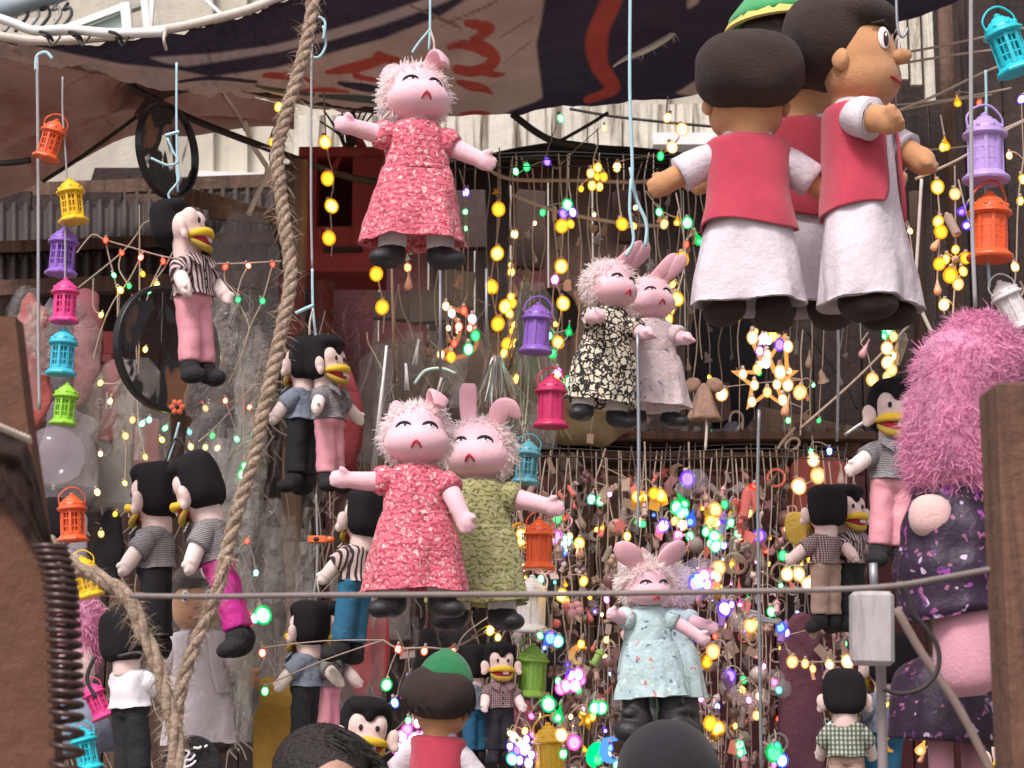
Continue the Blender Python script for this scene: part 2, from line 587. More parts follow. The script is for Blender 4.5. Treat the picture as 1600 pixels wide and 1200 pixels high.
m_film = film('clear_film', (.5, .48, .46), .86)
m_film2 = film('cloudy_film', (.40, .36, .33), .82, .07, 1.0, 22)
m_clear = film('clear_plastic', (.5, .48, .48), .82, .05, .0)
m_tarpblack = mat('dull_black_tarp', (.032, .021, .017), .95, .3, 20, .15, 60, spec=.12)
m_card = mat('grey_card', (.27, .22, .20), .8, .2, 10)
m_peach = mat('peach_plastic', (.72, .36, .22), .35, .1, 10)
m_foam = mat('white_polystyrene', (.44, .41, .41), .9, .2, 14, .15, 300, pattern=streaks((.46, .43, .43), (.34, .31, .31), 34, 6, .45, .62))

# ================================================================ the setting
gm = MB().add([(-14, -14, 0), (14, -14, 0), (14, 22, 0), (-14, 22, 0)], [(0, 1, 2, 3)])
tag(gm.build('ground', mat('dusty_paving', (.20, .17, .14), .95, .3, 1.2, .4, 12), smooth=False), 'dusty grey brown street paving under the stall', None, kind='structure')

# far building: plaster wall, ledge, pilaster, balcony
DB = 9.0
b0 = thing('concrete_building', 'old beige plastered building standing behind the awnings', 'building', (0, DB, 0))
MB().box((0, 1.2, 4), (16, 2, 8)).build('wall', m_plaster, b0, smooth=False)


def onb(px, py, off=0.0):
    p = U(px, py, DB)
    return (p.x, .2 - off, p.z)


a_, b_ = onb(300, 276), onb(445, 281)
MB().beam((a_[0], .1, a_[2]), (b_[0], .1, b_[2]), .24, .05).build('ledge', m_white, b0, smooth=False)
a_, b_ = onb(700, 262), onb(1300, 219)
MB().beam((a_[0] + 1.0, .1, b_[2]), (b_[0] + .3, .1, b_[2]), .26, .06).build('ledge', m_white, b0, smooth=False)
# pale streaked sheeting nailed over the wall above the stall, in separate sheets
for i in range(12):
    x0, x1 = 640 + i * 56, 640 + i * 56 + 54
    p, q = onb(x0, 150), onb(x1, 232)
    MB().box(((p[0] + q[0]) / 2, .13 + .012 * (i % 2), (p[2] + q[2]) / 2), (q[0] - p[0], .03, p[2] - q[2])).build('panel', m_plaster2, b0, smooth=False)
p, q = onb(455, 168), onb(640, 280)
MB().box(((p[0] + q[0]) / 2, .14, (p[2] + q[2]) / 2), (q[0] - p[0], .04, p[2] - q[2])).build('panel', m_plaster2, b0, smooth=False)
for px in (318, 372, 1040):
    p, q = onb(px, -60), onb(px, 280)
    MB().beam((p[0], .16, p[2]), (q[0], .16, q[2]), .05, .05, (0, 1, 0)).build('pipe', m_plaster, b0, smooth=False)

bal = thing('balcony', 'white framed balcony with a pale green panel and curled railing bars', 'balcony', (0, 7.6, 0))


def onbal(px, py):
    p = U(px, py, 7.6)
    return Vector((p.x, 0, p.z))


for a, b, wd, nm in (((95, 48), (196, 10), .028, 'frame_bar'), ((196, 6), (201, 60), .04, 'frame_bar'), ((95, 48), (60, 56), .03, 'frame_bar'),
                     ((226, 0), (232, 60), .03, 'frame_bar'), ((238, -5), (234, 50), .02, 'frame_bar'), ((322, 0), (350, 26), .015, 'frame_bar')):
    MB().beam(onbal(*a), onbal(*b), wd, wd, (0, 1, 0)).build(nm, m_white, bal, smooth=False)
MB().tube([onbal(-30, 26), onbal(60, -2), onbal(120, -22)], .045, 10).build('handrail', mat('blue_grey_paint', (.30, .37, .40), .5, .2, 10), bal)
MB().prism([(onbal(x, y).x, onbal(x, y).z) for x, y in ((98, 58), (192, 16), (192, 60))], .02, .05).build('glass_panel', m_aqua, bal, smooth=False)
MB().prism([(onbal(x, y).x, onbal(x, y).z) for x, y in ((-40, -40), (40, -40), (40, 70), (-40, 70))], .5, .6).build('back_panel', m_plaster, bal, smooth=False)
MB().prism([(onbal(x, y).x, onbal(x, y).z) for x, y in ((70, 40), (190, -4), (230, -4), (196, 8), (92, 50), (60, 52))], .06, .10).build('slope_board', mat('grey_green_board', (.36, .38, .35), .8, .2, 5), bal, smooth=False)
for i in range(6):
    x = 20 + i * 17
    pts = smoothpts([onbal(x - 14, 50), onbal(x - 4, 38), onbal(x + 6, 24), onbal(x + 4, 12), onbal(x - 6, 16), onbal(x + 2, 4)], 4)
    MB().tube(pts, .008, 5).build('railing_bar', m_darksteel if i % 2 else m_steel, bal)

# stall back wall of planks, its dark roof sheet and side wall
DW = 6.8
wall = thing('stall_wall', 'dark plank wall at the back of the stall behind the string lights', 'wall', (0, DW, 0))
xs = -3.0
i = 0
while xs < 3.0:
    wd = rnd.uniform(.13, .19)
    px = 800 + xs / PX(DW)
    top = 246 if px > 430 else 300
    if px > 1150: top = 215
    if px > 1395: top = -80
    z1 = U(800, top, DW).z + rnd.uniform(-.02, .02)
    mid = U(800, 700, DW).z
    if 470 < px < 820 or px > 1020:
        MB().box((xs + wd / 2, rnd.uniform(0, .012), (z1 + mid) / 2), (wd - .006, .025, z1 - mid)).build('plank', m_wooddark if px > 1000 or rnd.random() < .4 else m_maroon, wall, smooth=False)  # past mid wall the recess shade is put into the dark plank colour
        MB().box((xs + wd / 2, rnd.uniform(0, .012), mid / 2), (wd - .006, .025, mid - .004)).build('plank', m_maroon if rnd.random() < .7 else m_wooddark, wall, smooth=False)
    else:
        MB().box((xs + wd / 2, rnd.uniform(0, .012), z1 / 2), (wd - .006, .025, z1)).build('plank', m_wooddark if rnd.random() < .6 else m_wood, wall, smooth=False)
    xs += wd
z = U(800, 246, DW).z
MB().box((0, .5, 1.5), (6.2, .05, 3.0)).build('backing', m_wooddark, wall, smooth=False)


def sag_sheet(name, near, far, m, label, cat, nu=60, nv=16, sag=.05, amp=.02, seed=0.0, kind=None):
    mb = MB()

    def fn(u, v):
        def at(line):
            t = u * (len(line) - 1); k = min(int(t), len(line) - 2)
            return Vector(line[k]).lerp(Vector(line[k + 1]), t - k)
        p = at(near).lerp(at(far), v)
        n_ = mnoise.noise(Vector((p.x * 2.2 + seed, p.y * 1.3, p.z * 3)))
        p.z += -sag * math.sin(PI * v) + amp * n_ + amp * .5 * math.sin(v * 9 + u * 14 + seed)
        return p
    mb.grid(fn, nu, nv)
    o = mb.build(name, m)
    return tag(o, label, cat)


sag_sheet('roof_sheet', smoothpts([U(x, y, 6.55) for x, y in ((430, 262), (520, 258), (640, 262), (800, 226), (870, 222), (930, 232), (1050, 236), (1130, 238), (1250, 226), (1400, 224))], 4),
          smoothpts([U(x, y + 60, 8.0) for x, y in ((430, 262), (520, 258), (640, 262), (800, 226), (870, 222), (930, 232), (1050, 236), (1130, 238), (1250, 226), (1400, 224))], 4),
          m_black, 'black sheet roofing the stall below the pale streaked wall', 'roof sheet')

# corrugated metal awning of the shop at the side
aw = thing('corrugated_awning', 'dark corrugated awning below the brown tarpaulin', 'awning', (0, 0, 0))
for r_, (y0, y1, d0, d1) in enumerate(((312, 388, 6.9, 6.3), (388, 460, 6.3, 6.1))):
    def cor(u, v, y0=y0, y1=y1, d0=d0, d1=d1):
        p = U(-60 + u * 500, y0 + (y1 - y0) * v - 18 * u, d0 + (d1 - d0) * v)
        p.z += .018 * math.sin(u * 2 * PI * 26) + .006 * mnoise.noise(p * 5)
        return p
    MB().grid(cor, 208, 4).build('corrugated_sheet', mat('rusty_dark_sheet', (.05, .038, .032), .7, .4, 5, .3, 30, stain=((.13, .09, .06), 5, .58)), aw)
for y, d, wd in ((300, 6.9, .05), (388, 6.25, .04), (452, 6.05, .05)):
    MB().beam(U(-60, y + 2, d), U(440, y - 16, d), wd, wd, (0, 1, 0)).build('rafter', m_wood, aw, smooth=False)

dk = [(x, y) for x, y in ((60, 292), (140, 288), (148, 262), (222, 262), (222, 330), (60, 330))]
p_ = [(U(x, y, 7.2).x, U(x, y, 7.2).z) for x, y in dk]
tag(MB().prism(p_, 7.2, 7.3).build('shed_roof_edge', m_wooddark, smooth=False), 'dark stepped edge of a shed roof beyond the yellow lantern', 'roof edge')
for k, (a, b, wd, dd, lb) in enumerate((((290, 306), (448, 346), .05, 5.9, 'upper bare plank jutting beside the striped shirt puppet'),
                                        ((326, 332), (452, 340), .045, 5.8, 'lower bare plank jutting beside the striped shirt puppet'),
                                        ((1180, 655), (1345, 692), .085, 6.0, 'brown plank slanting under the lit star'))):
    tag(MB().beam(U(*a, dd), U(*b, dd), .03, wd).build('plank', m_woodmid, smooth=False, bevel=.003), lb, 'plank')

# printed banner and brown tarpaulin
near = smoothpts([U(x, y, d) for x, y, d in ((-60, 52, 4.5), (10, 66, 4.5), (70, 72, 4.5), (150, 66, 4.5), (260, 53, 4.5), (330, 38, 4.5), (400, 18, 4.5), (480, -14, 4.5), (640, -70, 4.5), (900, -130, 4.5), (1200, -150, 4.5), (1520, -120, 4.5))], 6)
far = smoothpts([U(x, y, d) for x, y, d in ((-60, 66, 4.7), (40, 78, 4.8), (110, 94, 5.0), (200, 112, 5.3), (310, 136, 5.6), (400, 152, 5.8), (500, 168, 5.9), (620, 182, 6.0), (800, 176, 6.0), (960, 160, 6.0), (1180, 128, 6.0), (1500, -6, 6.0))], 6)


def lineat(line, u):
    t = u * (len(line) - 1); k = min(int(t), len(line) - 2)
    return Vector(line[k]).lerp(Vector(line[k + 1]), t - k)


def bann(u, v):
    p = lineat(near, u).lerp(lineat(far, v and u), v)
    p.z += -.05 * math.sin(PI * v) * min(1, u * 3) + .024 * math.sin(u * 20 + v * 6) * math.sin(PI * v) + .022 * mnoise.noise(Vector((u * 24, v * 7, 2))) + .009 * mnoise.noise(Vector((u * 70, v * 16, 5)))
    p.y += .010 * mnoise.noise(Vector((u * 18, v * 12, 7)))
    return p


NU, NV = 760, 130
mb = MB().grid(bann, NU, NV)
me = mb.mesh('banner')
co = np.array([v.co[:] for v in me.vertices])
rel = co - np.array([0, 0, CAMZ])
fy = rel @ np.array(FW); fx = rel[:, 0]; fu = rel @ np.array(UPV)
bx = 800 + FPX * fx / fy; by = 600 - FPX * fu / fy     # only to lay the print out on the cloth once


def inpoly(px, py, poly):
    return np.mean([inpoly1(px + i * 1.3, py + j * 1.1, poly) for i in (-1, 0, 1) for j in (-1.5, -.5, .5, 1.5)], axis=0)


def inpoly1(px, py, poly):
    r_ = np.zeros(len(px), bool)
    n = len(poly)
    for i in range(n):
        x0, y0 = poly[i]; x1, y1 = poly[(i + 1) % n]
        c = ((y0 > py) != (y1 > py)) & (px < (x1 - x0) * (py - y0) / (y1 - y0 + 1e-9) + x0)
        r_ ^= c
    return r_


def stroke(px, py, pts, wd):
    r_ = np.full(len(px), 1e9)
    pts = smoothpts([p if len(p) == 3 else (*p, 1.0) for p in pts], 5)
    for (x0, y0, w0), (x1, y1, w1) in zip(pts, pts[1:]):
        dx, dy = x1 - x0, y1 - y0
        t = np.clip(((px - x0) * dx + (py - y0) * dy) / (dx * dx + dy * dy + 1e-9), 0, 1)
        r_ = np.minimum(r_, np.hypot(px - x0 - t * dx, py - y0 - t * dy) / (wd * (w0 + (w1 - w0) * t)))
    return np.clip((.56 - r_) / .12, 0, 1)[:, None]


BEIGE, NAVY, GREYP, RED, DKG = (.36, .255, .225), (.026, .020, .042), (.34, .26, .255), (.30, .045, .035), (.05, .06, .055)
def blend(a, k, c):
    return a * (1 - k[:, None]) + np.array(c) * k[:, None]


pr = np.tile(np.array(BEIGE), (len(co), 1))
pr *= (1 + .18 * np.array([mnoise.noise(Vector((x * .012, y * .03, 0))) for x, y in zip(bx, by)]))[:, None]
pr = blend(pr, inpoly(bx, by, [(-90, 40), (260, 40), (420, 0), (520, -200), (1000, -200), (755, -18), (690, 24), (600, 60), (520, 82), (430, 106), (330, 120), (270, 108), (190, 100), (110, 84)]), NAVY)
pr = blend(pr, inpoly(bx, by, [(232, 90), (330, 84), (420, 72), (500, 52), (580, 28), (660, 0), (760, -60), (790, -40), (690, 6), (600, 38), (520, 62), (440, 80), (350, 95), (290, 104), (256, 98)]), GREYP)
pr = blend(pr, inpoly(bx, by, [(856, -40), (846, 30), (838, 70), (844, 120), (848, 152), (834, 160), (800, 172), (760, 190), (1200, 190), (1080, 150), (1055, 146), (1090, 124), (1600, 100), (1600, -200), (1080, -200), (1076, 14), (1092, 0), (1100, -60)]), NAVY)
pr = blend(pr, inpoly(bx, by, [(1074, 14), (1076, -20), (1102, -22), (1090, 6)]), BEIGE)
for pts, wd, cl in (
        ([(968, -30), (952, 10), (938, 40), (932, 70, 1.1), (936, 100, .9), (948, 120, .8), (958, 136, .7), (945, 146, .5), (918, 156, .4)], 32, RED),
        ([(512, 113, .5), (540, 108), (575, 100, 1.2), (600, 92, 1.0), (622, 94, .6)], 15, RED),
        ([(560, 108, .8), (556, 118), (580, 124, .7), (610, 126, .5)], 10, RED),
        ([(580, 96, .6), (592, 86, 1), (604, 90, .6)], 12, RED),
        ([(730, 36, .7), (750, 40), (765, 44, 1), (752, 56, .9), (738, 66, .8), (760, 76, 1.1), (772, 92, 1.2), (760, 106, 1.1), (736, 112, 1.0), (714, 108, .9)], 17, RED),
        ([(700, 74, .5), (720, 70), (742, 74, 1.1), (756, 82)], 14, RED),
        ([(745, 108), (770, 116, .8), (786, 116, .4)], 14, RED),
        ([(716, 128, .5), (735, 134, 1.0), (755, 138, .8), (768, 146, .3)], 15, RED),
        ([(720, 178, .5), (745, 177, 1), (765, 177, .4)], 9, RED),
        ([(412, 118, .5), (430, 118, .9), (470, 122, .7), (490, 128, .3)], 12, RED),
        ([(400, 134, .4), (440, 142, .8), (490, 148, .5)], 10, DKG),
        ([(530, 130, .5), (565, 136, 1), (600, 142, .7)], 13, NAVY),
        ([(500, 150, .5), (560, 154, 1), (612, 160, .8)], 12, DKG),
        ([(470, 142, .5), (510, 140, .9), (545, 144, .4)], 9, RED),
        ([(640, 8, .5), (690, 30, .8), (720, 44, .5)], 7, (.2, .12, .10)),
        ([(690, 40, .5), (760, 10, .8), (800, -14, .5)], 6, (.2, .12, .10)),
        ([(780, 60, .4), (810, 40, .7), (835, 26, .4)], 5, (.24, .15, .13)),
        ([(786, 100, .4), (815, 76, .7), (835, 60, .4)], 5, (.24, .15, .13)),
        ([(280, 128, .6), (330, 122, .9), (400, 128, .7)], 7, NAVY)):
    k_ = stroke(bx, by, pts, wd)
    pr = pr * (1 - k_) + np.array(cl) * k_
hole = inpoly(bx, by, [(738, 82), (750, 86), (748, 98), (738, 92)])
pr = pr * (1 - hole[:, None]) + np.array(BEIGE) * hole[:, None]
ca = me.color_attributes.new('print', 'FLOAT_COLOR', 'POINT')
ca.data.foreach_set('color', np.hstack([pr, np.ones((len(pr), 1))]).astype(np.float32).ravel())
m_banner = mat('printed_banner_cloth', BEIGE, .8, .22, 3.5, .45, 9, pattern=vcol, thru=.14)
tag(link('banner', me, m_banner), 'sagging printed banner with navy panels and mirrored red lettering', 'banner')
tag(MB().tube([Vector(p) + Vector((0, 0, .012)) for p in near], .012, 6).build('banner_rope', m_cordwhite), 'thick cream edge rope along the top hem of the navy banner', 'rope')
rp = [U(x, y, 4.44) for x, y in ((-20, 22), (20, 36), (55, 48), (105, 46), (180, 52), (260, 50))]
tag(MB().tube(smoothpts(rp, 5), .012, 6).build('awning_pole', m_white), 'white pole lashed along the banner hem in the corner', 'pole')
for x in (72, 118, 180):
    mb_ = MB()
    c = U(x, 57, 4.44)
    mb_.tube([c + Vector((.016 * math.cos(t), .016 * math.sin(t), .02 * math.sin(t * .5) - .01)) for t in np.linspace(0, 6, 12)], .004, 5)
    mb_.tube([c, c + Vector((.02, -.01, -.03)), c + Vector((.035, 0, .0))], .003, 4)
    tag(mb_.build('lashing', m_wiredark), {72: 'dark lashing above the hook cord of the first lantern strand', 118: 'middle dark lashing on the white pole', 180: 'dark lashing nearest the glass balcony panel'}[x], 'lashing')
tag(MB().tube(smoothpts([U(258, 50, 4.42), U(256, 62, 4.40), U(260, 78, 4.42)], 4), .004, 5).build('tie_string', m_cordwhite), 'short cream tie dangling from the navy banner hem', 'string')

tp_near = smoothpts([U(x, y, d) for x, y, d in ((-60, 60, 4.7), (40, 76, 4.75), (110, 92, 4.9), (200, 110, 5.2), (320, 134, 5.7), (460, 168, 6.1))], 5)
tp_far = smoothpts([U(x, y, d) for x, y, d in ((-60, 322, 6.2), (10, 308, 6.2), (80, 276, 6.2), (200, 210, 6.3), (330, 196, 6.4), (460, 178, 6.4))], 5)
mb = MB()


def tarp(u, v):
    p = lineat(tp_near, u).lerp(lineat(tp_far, u), v)
    f = math.sin(PI * v)
    p.z += .05 * f * math.sin(v * 11 + u * 3) + .03 * f * mnoise.noise(Vector((u * 6, v * 10, 1))) - .03 * f
    return p


me = MB().grid(tarp, 80, 60).mesh('tarpaulin')
m_tarp = mat('red_brown_tarpaulin', (.2, .09, .07), .75, .3, 3, .4, 8, pattern=streaks((.25, .145, .115), (.19, .05, .036), .9, 7.0, .46, .60), thru=.2)
tag(link('tarpaulin', me, m_tarp), 'red brown tarpaulin sloping under the banner corner', 'tarpaulin')
gath = MB().lathe([(-.10, .015, .015), (-.06, .05, .05), (0, .02, .02), (.03, .09, .06), (.06, .16, .10)], 28, lambda a, t: .25 * math.sin(a * 7 + t * 5), tuple(U(242, 152, 5.4)))
tag(gath.build('tarpaulin_knot', mat('brown_tarp_plain', (.13, .07, .06), .8, .3, 8, .4, 20)), 'bunched knot of brown tarpaulin above the hanging hoop', 'knot')
CORDS = (((120, 86), (180, 118), (236, 152), (300, 186), (430, 236), (560, 280), (700, 292), 5.5, .011, m_wiredark, 'thick black rope running from the banner corner to the red cabinet'),
         ((66, 284), (120, 250), (190, 200), (234, 166), 5.6, .006, m_wiredark, 'black cord slanting up the lower edge of the brown tarpaulin'),
         ((150, 100), (196, 124), (215, 140), (250, 156), 5.3, .008, m_wiredark, 'short frayed black cord tied over the brown tarpaulin'),
         ((0, 102), (60, 106), (150, 110), 5.1, .004, m_wiredark, 'thin black line stretched across the top of the tarpaulin'),
         ((-20, 256), (20, 254), (48, 250), 5.2, .009, m_wiredark, 'dark stick poking in past the tarpaulin edge'),
         ((260, 114), (330, 126), (430, 150), (610, 176), 5.6, .009, m_wiredark, 'frayed black rope along the lower hem of the banner'),
         ((344, 140), (372, 180), (384, 204), 5.8, .007, mat('brown_strap', (.12, .07, .05), .8), 'brown strap hanging from the tarpaulin beside the white cable'),
         ((382, 190), (394, 225), (410, 250), (418, 268), (404, 300), (388, 336), 5.7, .009, m_white, 'white cable bending down beside the jute rope'),
         ((418, 268), (440, 268), 5.7, .008, m_white, 'short white stub off the bent cable'),
         ((800, 178), (840, 208), (872, 222), (930, 230), 6.0, .012, m_wiredark, 'black rope bundle over the end of the stall roof'),
         ((872, 222), (920, 195), (950, 176), 6.0, .006, m_wiredark, 'thin dark rod propped from the roof edge to the banner hem'),
         ((760, 262), (800, 280), (900, 282), (1000, 284), (1060, 272), 5.6, .006, m_wire, 'pale carrier wire above the amber flower light'),
         ((800, 304), (870, 330), (965, 348), (1040, 354), 5.4, .006, m_wire, 'pale carrier wire under the amber flower light'),
         ((890, 170), (960, 182), (1050, 192), (1140, 200), 6.2, .005, m_wiredark, 'dark wire across the pale sheeting under the banner'),
         ((1380, 88), (1480, 70), (1620, 40), 5.0, .0035, m_wire, 'highest of the wires fanning behind the boy in profile'),
         ((1380, 104), (1490, 86), (1620, 70), 5.0, .0035, m_wire, 'second wire fanning behind the boy in profile'),
         ((1380, 182), (1460, 150), (1540, 112), (1620, 84), 4.9, .004, m_wire, 'steep wire rising behind the turquoise lantern'),
         ((1380, 166), (1480, 156), (1580, 138), 5.1, .0035, m_wire, 'wire passing over the lilac lantern dome'),
         ((1380, 178), (1470, 160), (1550, 148), 5.1, .003, m_wire, 'faint wire just under the one over the lilac dome'),
         ((1430, 280), (1500, 248), (1570, 205), (1620, 180), 4.7, .004, m_wire, 'pale wire sloping up behind the lilac lantern body'),
         ((1560, 206), (1600, 188), (1640, 170), 4.7, .004, m_wire, 'short doubled wire beside the lilac lantern'),
         ((1400, 236), (1480, 232), (1540, 224), 5.2, .003, m_wire, 'thin level wire beside the boy in profile'))
for *pts, d, r_, m, lb in CORDS:
    nm = 'wire' if 'wire' in lb else 'rope'
    tag(MB().tube(smoothpts([U(x, y, d) for x, y in pts], 6), r_, 6).build(nm, m), lb, nm)
# frayed white threads on the navy cloth
mb = MB()
pts = smoothpts([U(x, y, 5.3) for x, y in ((958, 104), (975, 92), (995, 84), (1012, 76), (1030, 66), (1046, 56), (1058, 46), (1070, 34))], 4)
mb.tube(pts, [.003 + .008 * math.sin(i / len(pts) * 3.1) for i in range(len(pts))], 5)
for i in range(40):
    p = Vector(pts[rnd.randrange(6, len(pts))])
    mb.blade(p, (rnd.uniform(-1, 1), -.3, rnd.uniform(-1, .3)), rnd.uniform(.01, .03), .003, (0, 0, -.01))
tag(mb.build('frayed_thread', m_white), 'frayed white rope scrap stuck across the navy cloth', 'rope scrap')

# posts at the far side
for x0, x1, y0, y1, d, m, lb in ((1462, 1486, -40, 640, 6.2, m_wood, 'broad dark brown post behind the hanging wires'),
                                (1494, 1508, -40, 560, 6.3, m_wooddark, 'thin dark post beside the broad brown one'),
                                (452, 482, 252, 830, 5.4, m_woodmid, 'weathered trunk post behind the twisted jute rope'),
                                (1420, 1440, 300, 700, 6.4, m_wood, 'brown slat behind the galabeya of the boy in profile'),
                                (500, 512, 445, 560, 6.2, m_woodmid, 'short brown strut under the red cabinet'),
                                (440, 462, 690, 1010, 5.6, m_wood, 'brown stake below the black trouser puppet')):
    a, b = U((x0 + x1) / 2, y0, d), U((x0 + x1) / 2, y1, d)
    wd = (x1 - x0) * PX(d)
    mb = MB().lathe([(b.z - a.z if False else 0, wd / 2, wd / 2)] + [(k * (a.z - (0 if y1 > 600 else b.z)) / 10, wd / 2 * rnd.uniform(.92, 1.08), wd / 2) for k in range(1, 11)], 10, None, (a.x, d, 0 if y1 > 600 else b.z))
    tag(mb.build('wooden_post', m), lb, 'post')
# pale board at the top far side, dark shed wall behind it
bd = thing('weathered_board', 'pale weathered boards with black drips beside the dark posts', 'board', (0, 6.5, 0))
for i in range(4):
    p, q = U(1376 + i * 22, 12 if i > 1 else 26, 6.5), U(1397 + i * 22, (128, 124, 132, 158)[i], 6.5)
    MB().box(((p.x + q.x) / 2, .006 * i, (p.z + q.z) / 2), (q.x - p.x, .02, p.z - q.z)).build('board', m_plaster2, bd, smooth=False)

# red cabinet frame
cab = thing('red_cabinet', 'open red painted cabinet hung behind the coral dress doll', 'cabinet', (0, 6.0, 0))


def pbox(parent, name, x0, y0, x1, y1, d, thick, m, dy=0.0, bevel=.003):
    p, q = U(x0, y0, d), U(x1, y1, d)
    return MB().box(((p.x + q.x) / 2, dy, (p.z + q.z) / 2), (abs(q.x - p.x), thick, abs(p.z - q.z))).build(name, m, parent, smooth=False, bevel=bevel)


pbox(cab, 'side_panel', 478, 256, 498, 440, 6.0, .25, m_redpaint)
pbox(cab, 'side_panel', 556, 256, 600, 440, 6.0, .25, m_redpaint)
pbox(cab, 'back_panel', 498, 262, 556, 430, 6.0, .02, m_maroon, .12)
pbox(cab, 'top_board', 474, 248, 604, 262, 6.0, .27, m_redpaint)
pbox(cab, 'shelf', 498, 368, 556, 402, 6.0, .24, m_redpaint)
pbox(cab, 'bottom_board', 478, 402, 600, 440, 6.0, .26, m_redpaint, -.01)
pbox(cab, 'handle', 512, 404, 572, 411, 6.0, .02, m_wooddark, -.15)
fl = thing('dried_flower_bundle', 'dark dried twigs and a red stem tied above the red cabinet', 'twigs', U(545, 250, 5.9))
mb = MB()
for i in range(36):
    a = rnd.uniform(0, 6.28)
    mb.tube(smoothpts([(0, 0, .02), (.03 * math.cos(a), .03 * math.sin(a), .08), (.10 * math.cos(a) * rnd.random(), .06 * math.sin(a), .12 + .05 * rnd.random())], 3), .003, 4)
mb.build('twigs', m_wiredark, fl)['kind'] = 'stuff'
MB().tube(smoothpts([(-.04, 0, .11), (.02, 0, .08), (.06, 0, .0), (.08, 0, -.06)], 4), .016, 6).build('stem', m_redpaint, fl)
MB().tube(smoothpts([(-.06, 0, -.06), (-.02, 0, .03), (.03, 0, .07)], 4), .012, 6).build('stem', m_redpaint, fl)

# foreground: timber board, post, black tarpaulin, spring, tight wire
pl = thing('timber_board', 'reddish brown timber board standing at the stall corner behind the spring', 'board', (0, 2.2, 0))
P = [U(x, y, 2.2) for x, y in ((-60, 500), (30, 500), (46, 640), (76, 850), (84, 1000), (96, 1260), (-60, 1260))]
MB().prism([(p.x, p.z) for p in P], -.02, .02).build('board_face', mat('red_brown_board', (.125, .050, .025), .8, .3, 3.5, .35, 30, stain=((.06, .024, .013), 5, .6)), pl, smooth=False)
pst = thing('timber_post', 'thick brown timber post at the street edge of the stall', 'post', (0, 2.25, 0))
p, q = U(1552, 600, 2.25), U(1640, 600, 2.25)
MB().box(((p.x + q.x) / 2, .03, p.z / 2), (q.x - p.x, .09, p.z)).build('shaft', mat('brown_post_timber', (.14, .075, .045), .85, .3, 4, .4, 30, pattern=streaks((.15, .072, .042), (.07, .036, .024), 40, 3)), pst, smooth=False, bevel=.004)
a, b = U(1548, 790, 2.15), U(1640, 800, 2.15)
for k in range(3):
    MB().tube(smoothpts([U(1548, 782 + k * 9, 2.19), U(1580, 784 + k * 10, 2.14), U(1604, 800 + k * 5, 2.14), U(1650, 812 + k * 3, 2.15)], 4), .0035, 6).build('rope_wrap', m_cordgrey, pst)
mb = MB()
TL = [(-30, 660), (10, 676), (40, 690), (56, 740), (66, 790), (84, 850), (100, 880)]
TB = [(-30, 770), (0, 778), (14, 796), (34, 826), (54, 860), (72, 886), (90, 906)]


def tar(u, v):
    def L(line):
        t = u * (len(line) - 1); k = min(int(t), len(line) - 2)
        return [line[k][i] + (line[k + 1][i] - line[k][i]) * (t - k) for i in (0, 1)]
    a, b = L(TL), L(TB)
    p = U(a[0] + (b[0] - a[0]) * v, a[1] + (b[1] - a[1]) * v, 2.165 + .004 * math.sin(v * 12 + u * 5))
    p.y += .004 * math.sin(v * PI * 5 + u * 4) + .006 * mnoise.noise(Vector((u * 9, v * 4, 3)))
    return p


tag(mb.grid(tar, 40, 24).build('black_tarpaulin', m_tarpblack), 'black tarpaulin fold lying over the timber board', 'tarpaulin')
sp = MB()
path = smoothpts([U(x, y, 2.14) for x, y in ((76, 850), (92, 900), (98, 960), (102, 1040), (104, 1120), (106, 1250))], 10)
tot = 25 * 2 * PI
pts = []
N = 25 * 14
for i in range(N):
    t = i / N
    p = Vector(path[min(int(t * (len(path) - 1)), len(path) - 1)]).lerp(Vector(path[min(int(t * (len(path) - 1)) + 1, len(path) - 1)]), (t * (len(path) - 1)) % 1)
    a = t * tot
    pts.append(p + Vector((.0172 * math.cos(a), .0172 * math.sin(a), 0)))
tag(sp.tube(pts, .0034, 7).build('coil_spring', mat('dark_brown_steel', (.075, .042, .036), .3, .3, 20, metal=.35)), 'long dark coil spring hanging against the timber board', 'spring')
sp2 = MB()
for i in range(9):
    sp2.tube(smoothpts([U(-6 + i * 6, 666 + i * 2.5, 2.1), U(-3 + i * 6, 662 + i * 2.5, 2.09), U(i * 6, 672 + i * 2.5, 2.1)], 3), .0022, 5)
tag(sp2.build('whip_stitching', m_cordwhite), 'pale cord stitching along the black tarpaulin hem', 'cord')['kind'] = 'stuff'
tag(MB().tube(smoothpts([U(x, y, d) for x, y, d in ((204, 931, 2.62), (330, 932, 2.6), (480, 930, 2.58), (700, 929, 2.55), (900, 928, 2.52), (1100, 925, 2.5), (1300, 921, 2.46), (1400, 915, 2.42), (1480, 902, 2.36), (1560, 888, 2.3), (1640, 880, 2.28))], 4), .0042, 6).build('tight_wire', mat('grey_brown_cord', (.22, .18, .165), .7, .2, 30)), 'taut grey line crossing in front of the whole display', 'line')

# ================================================================ dolls


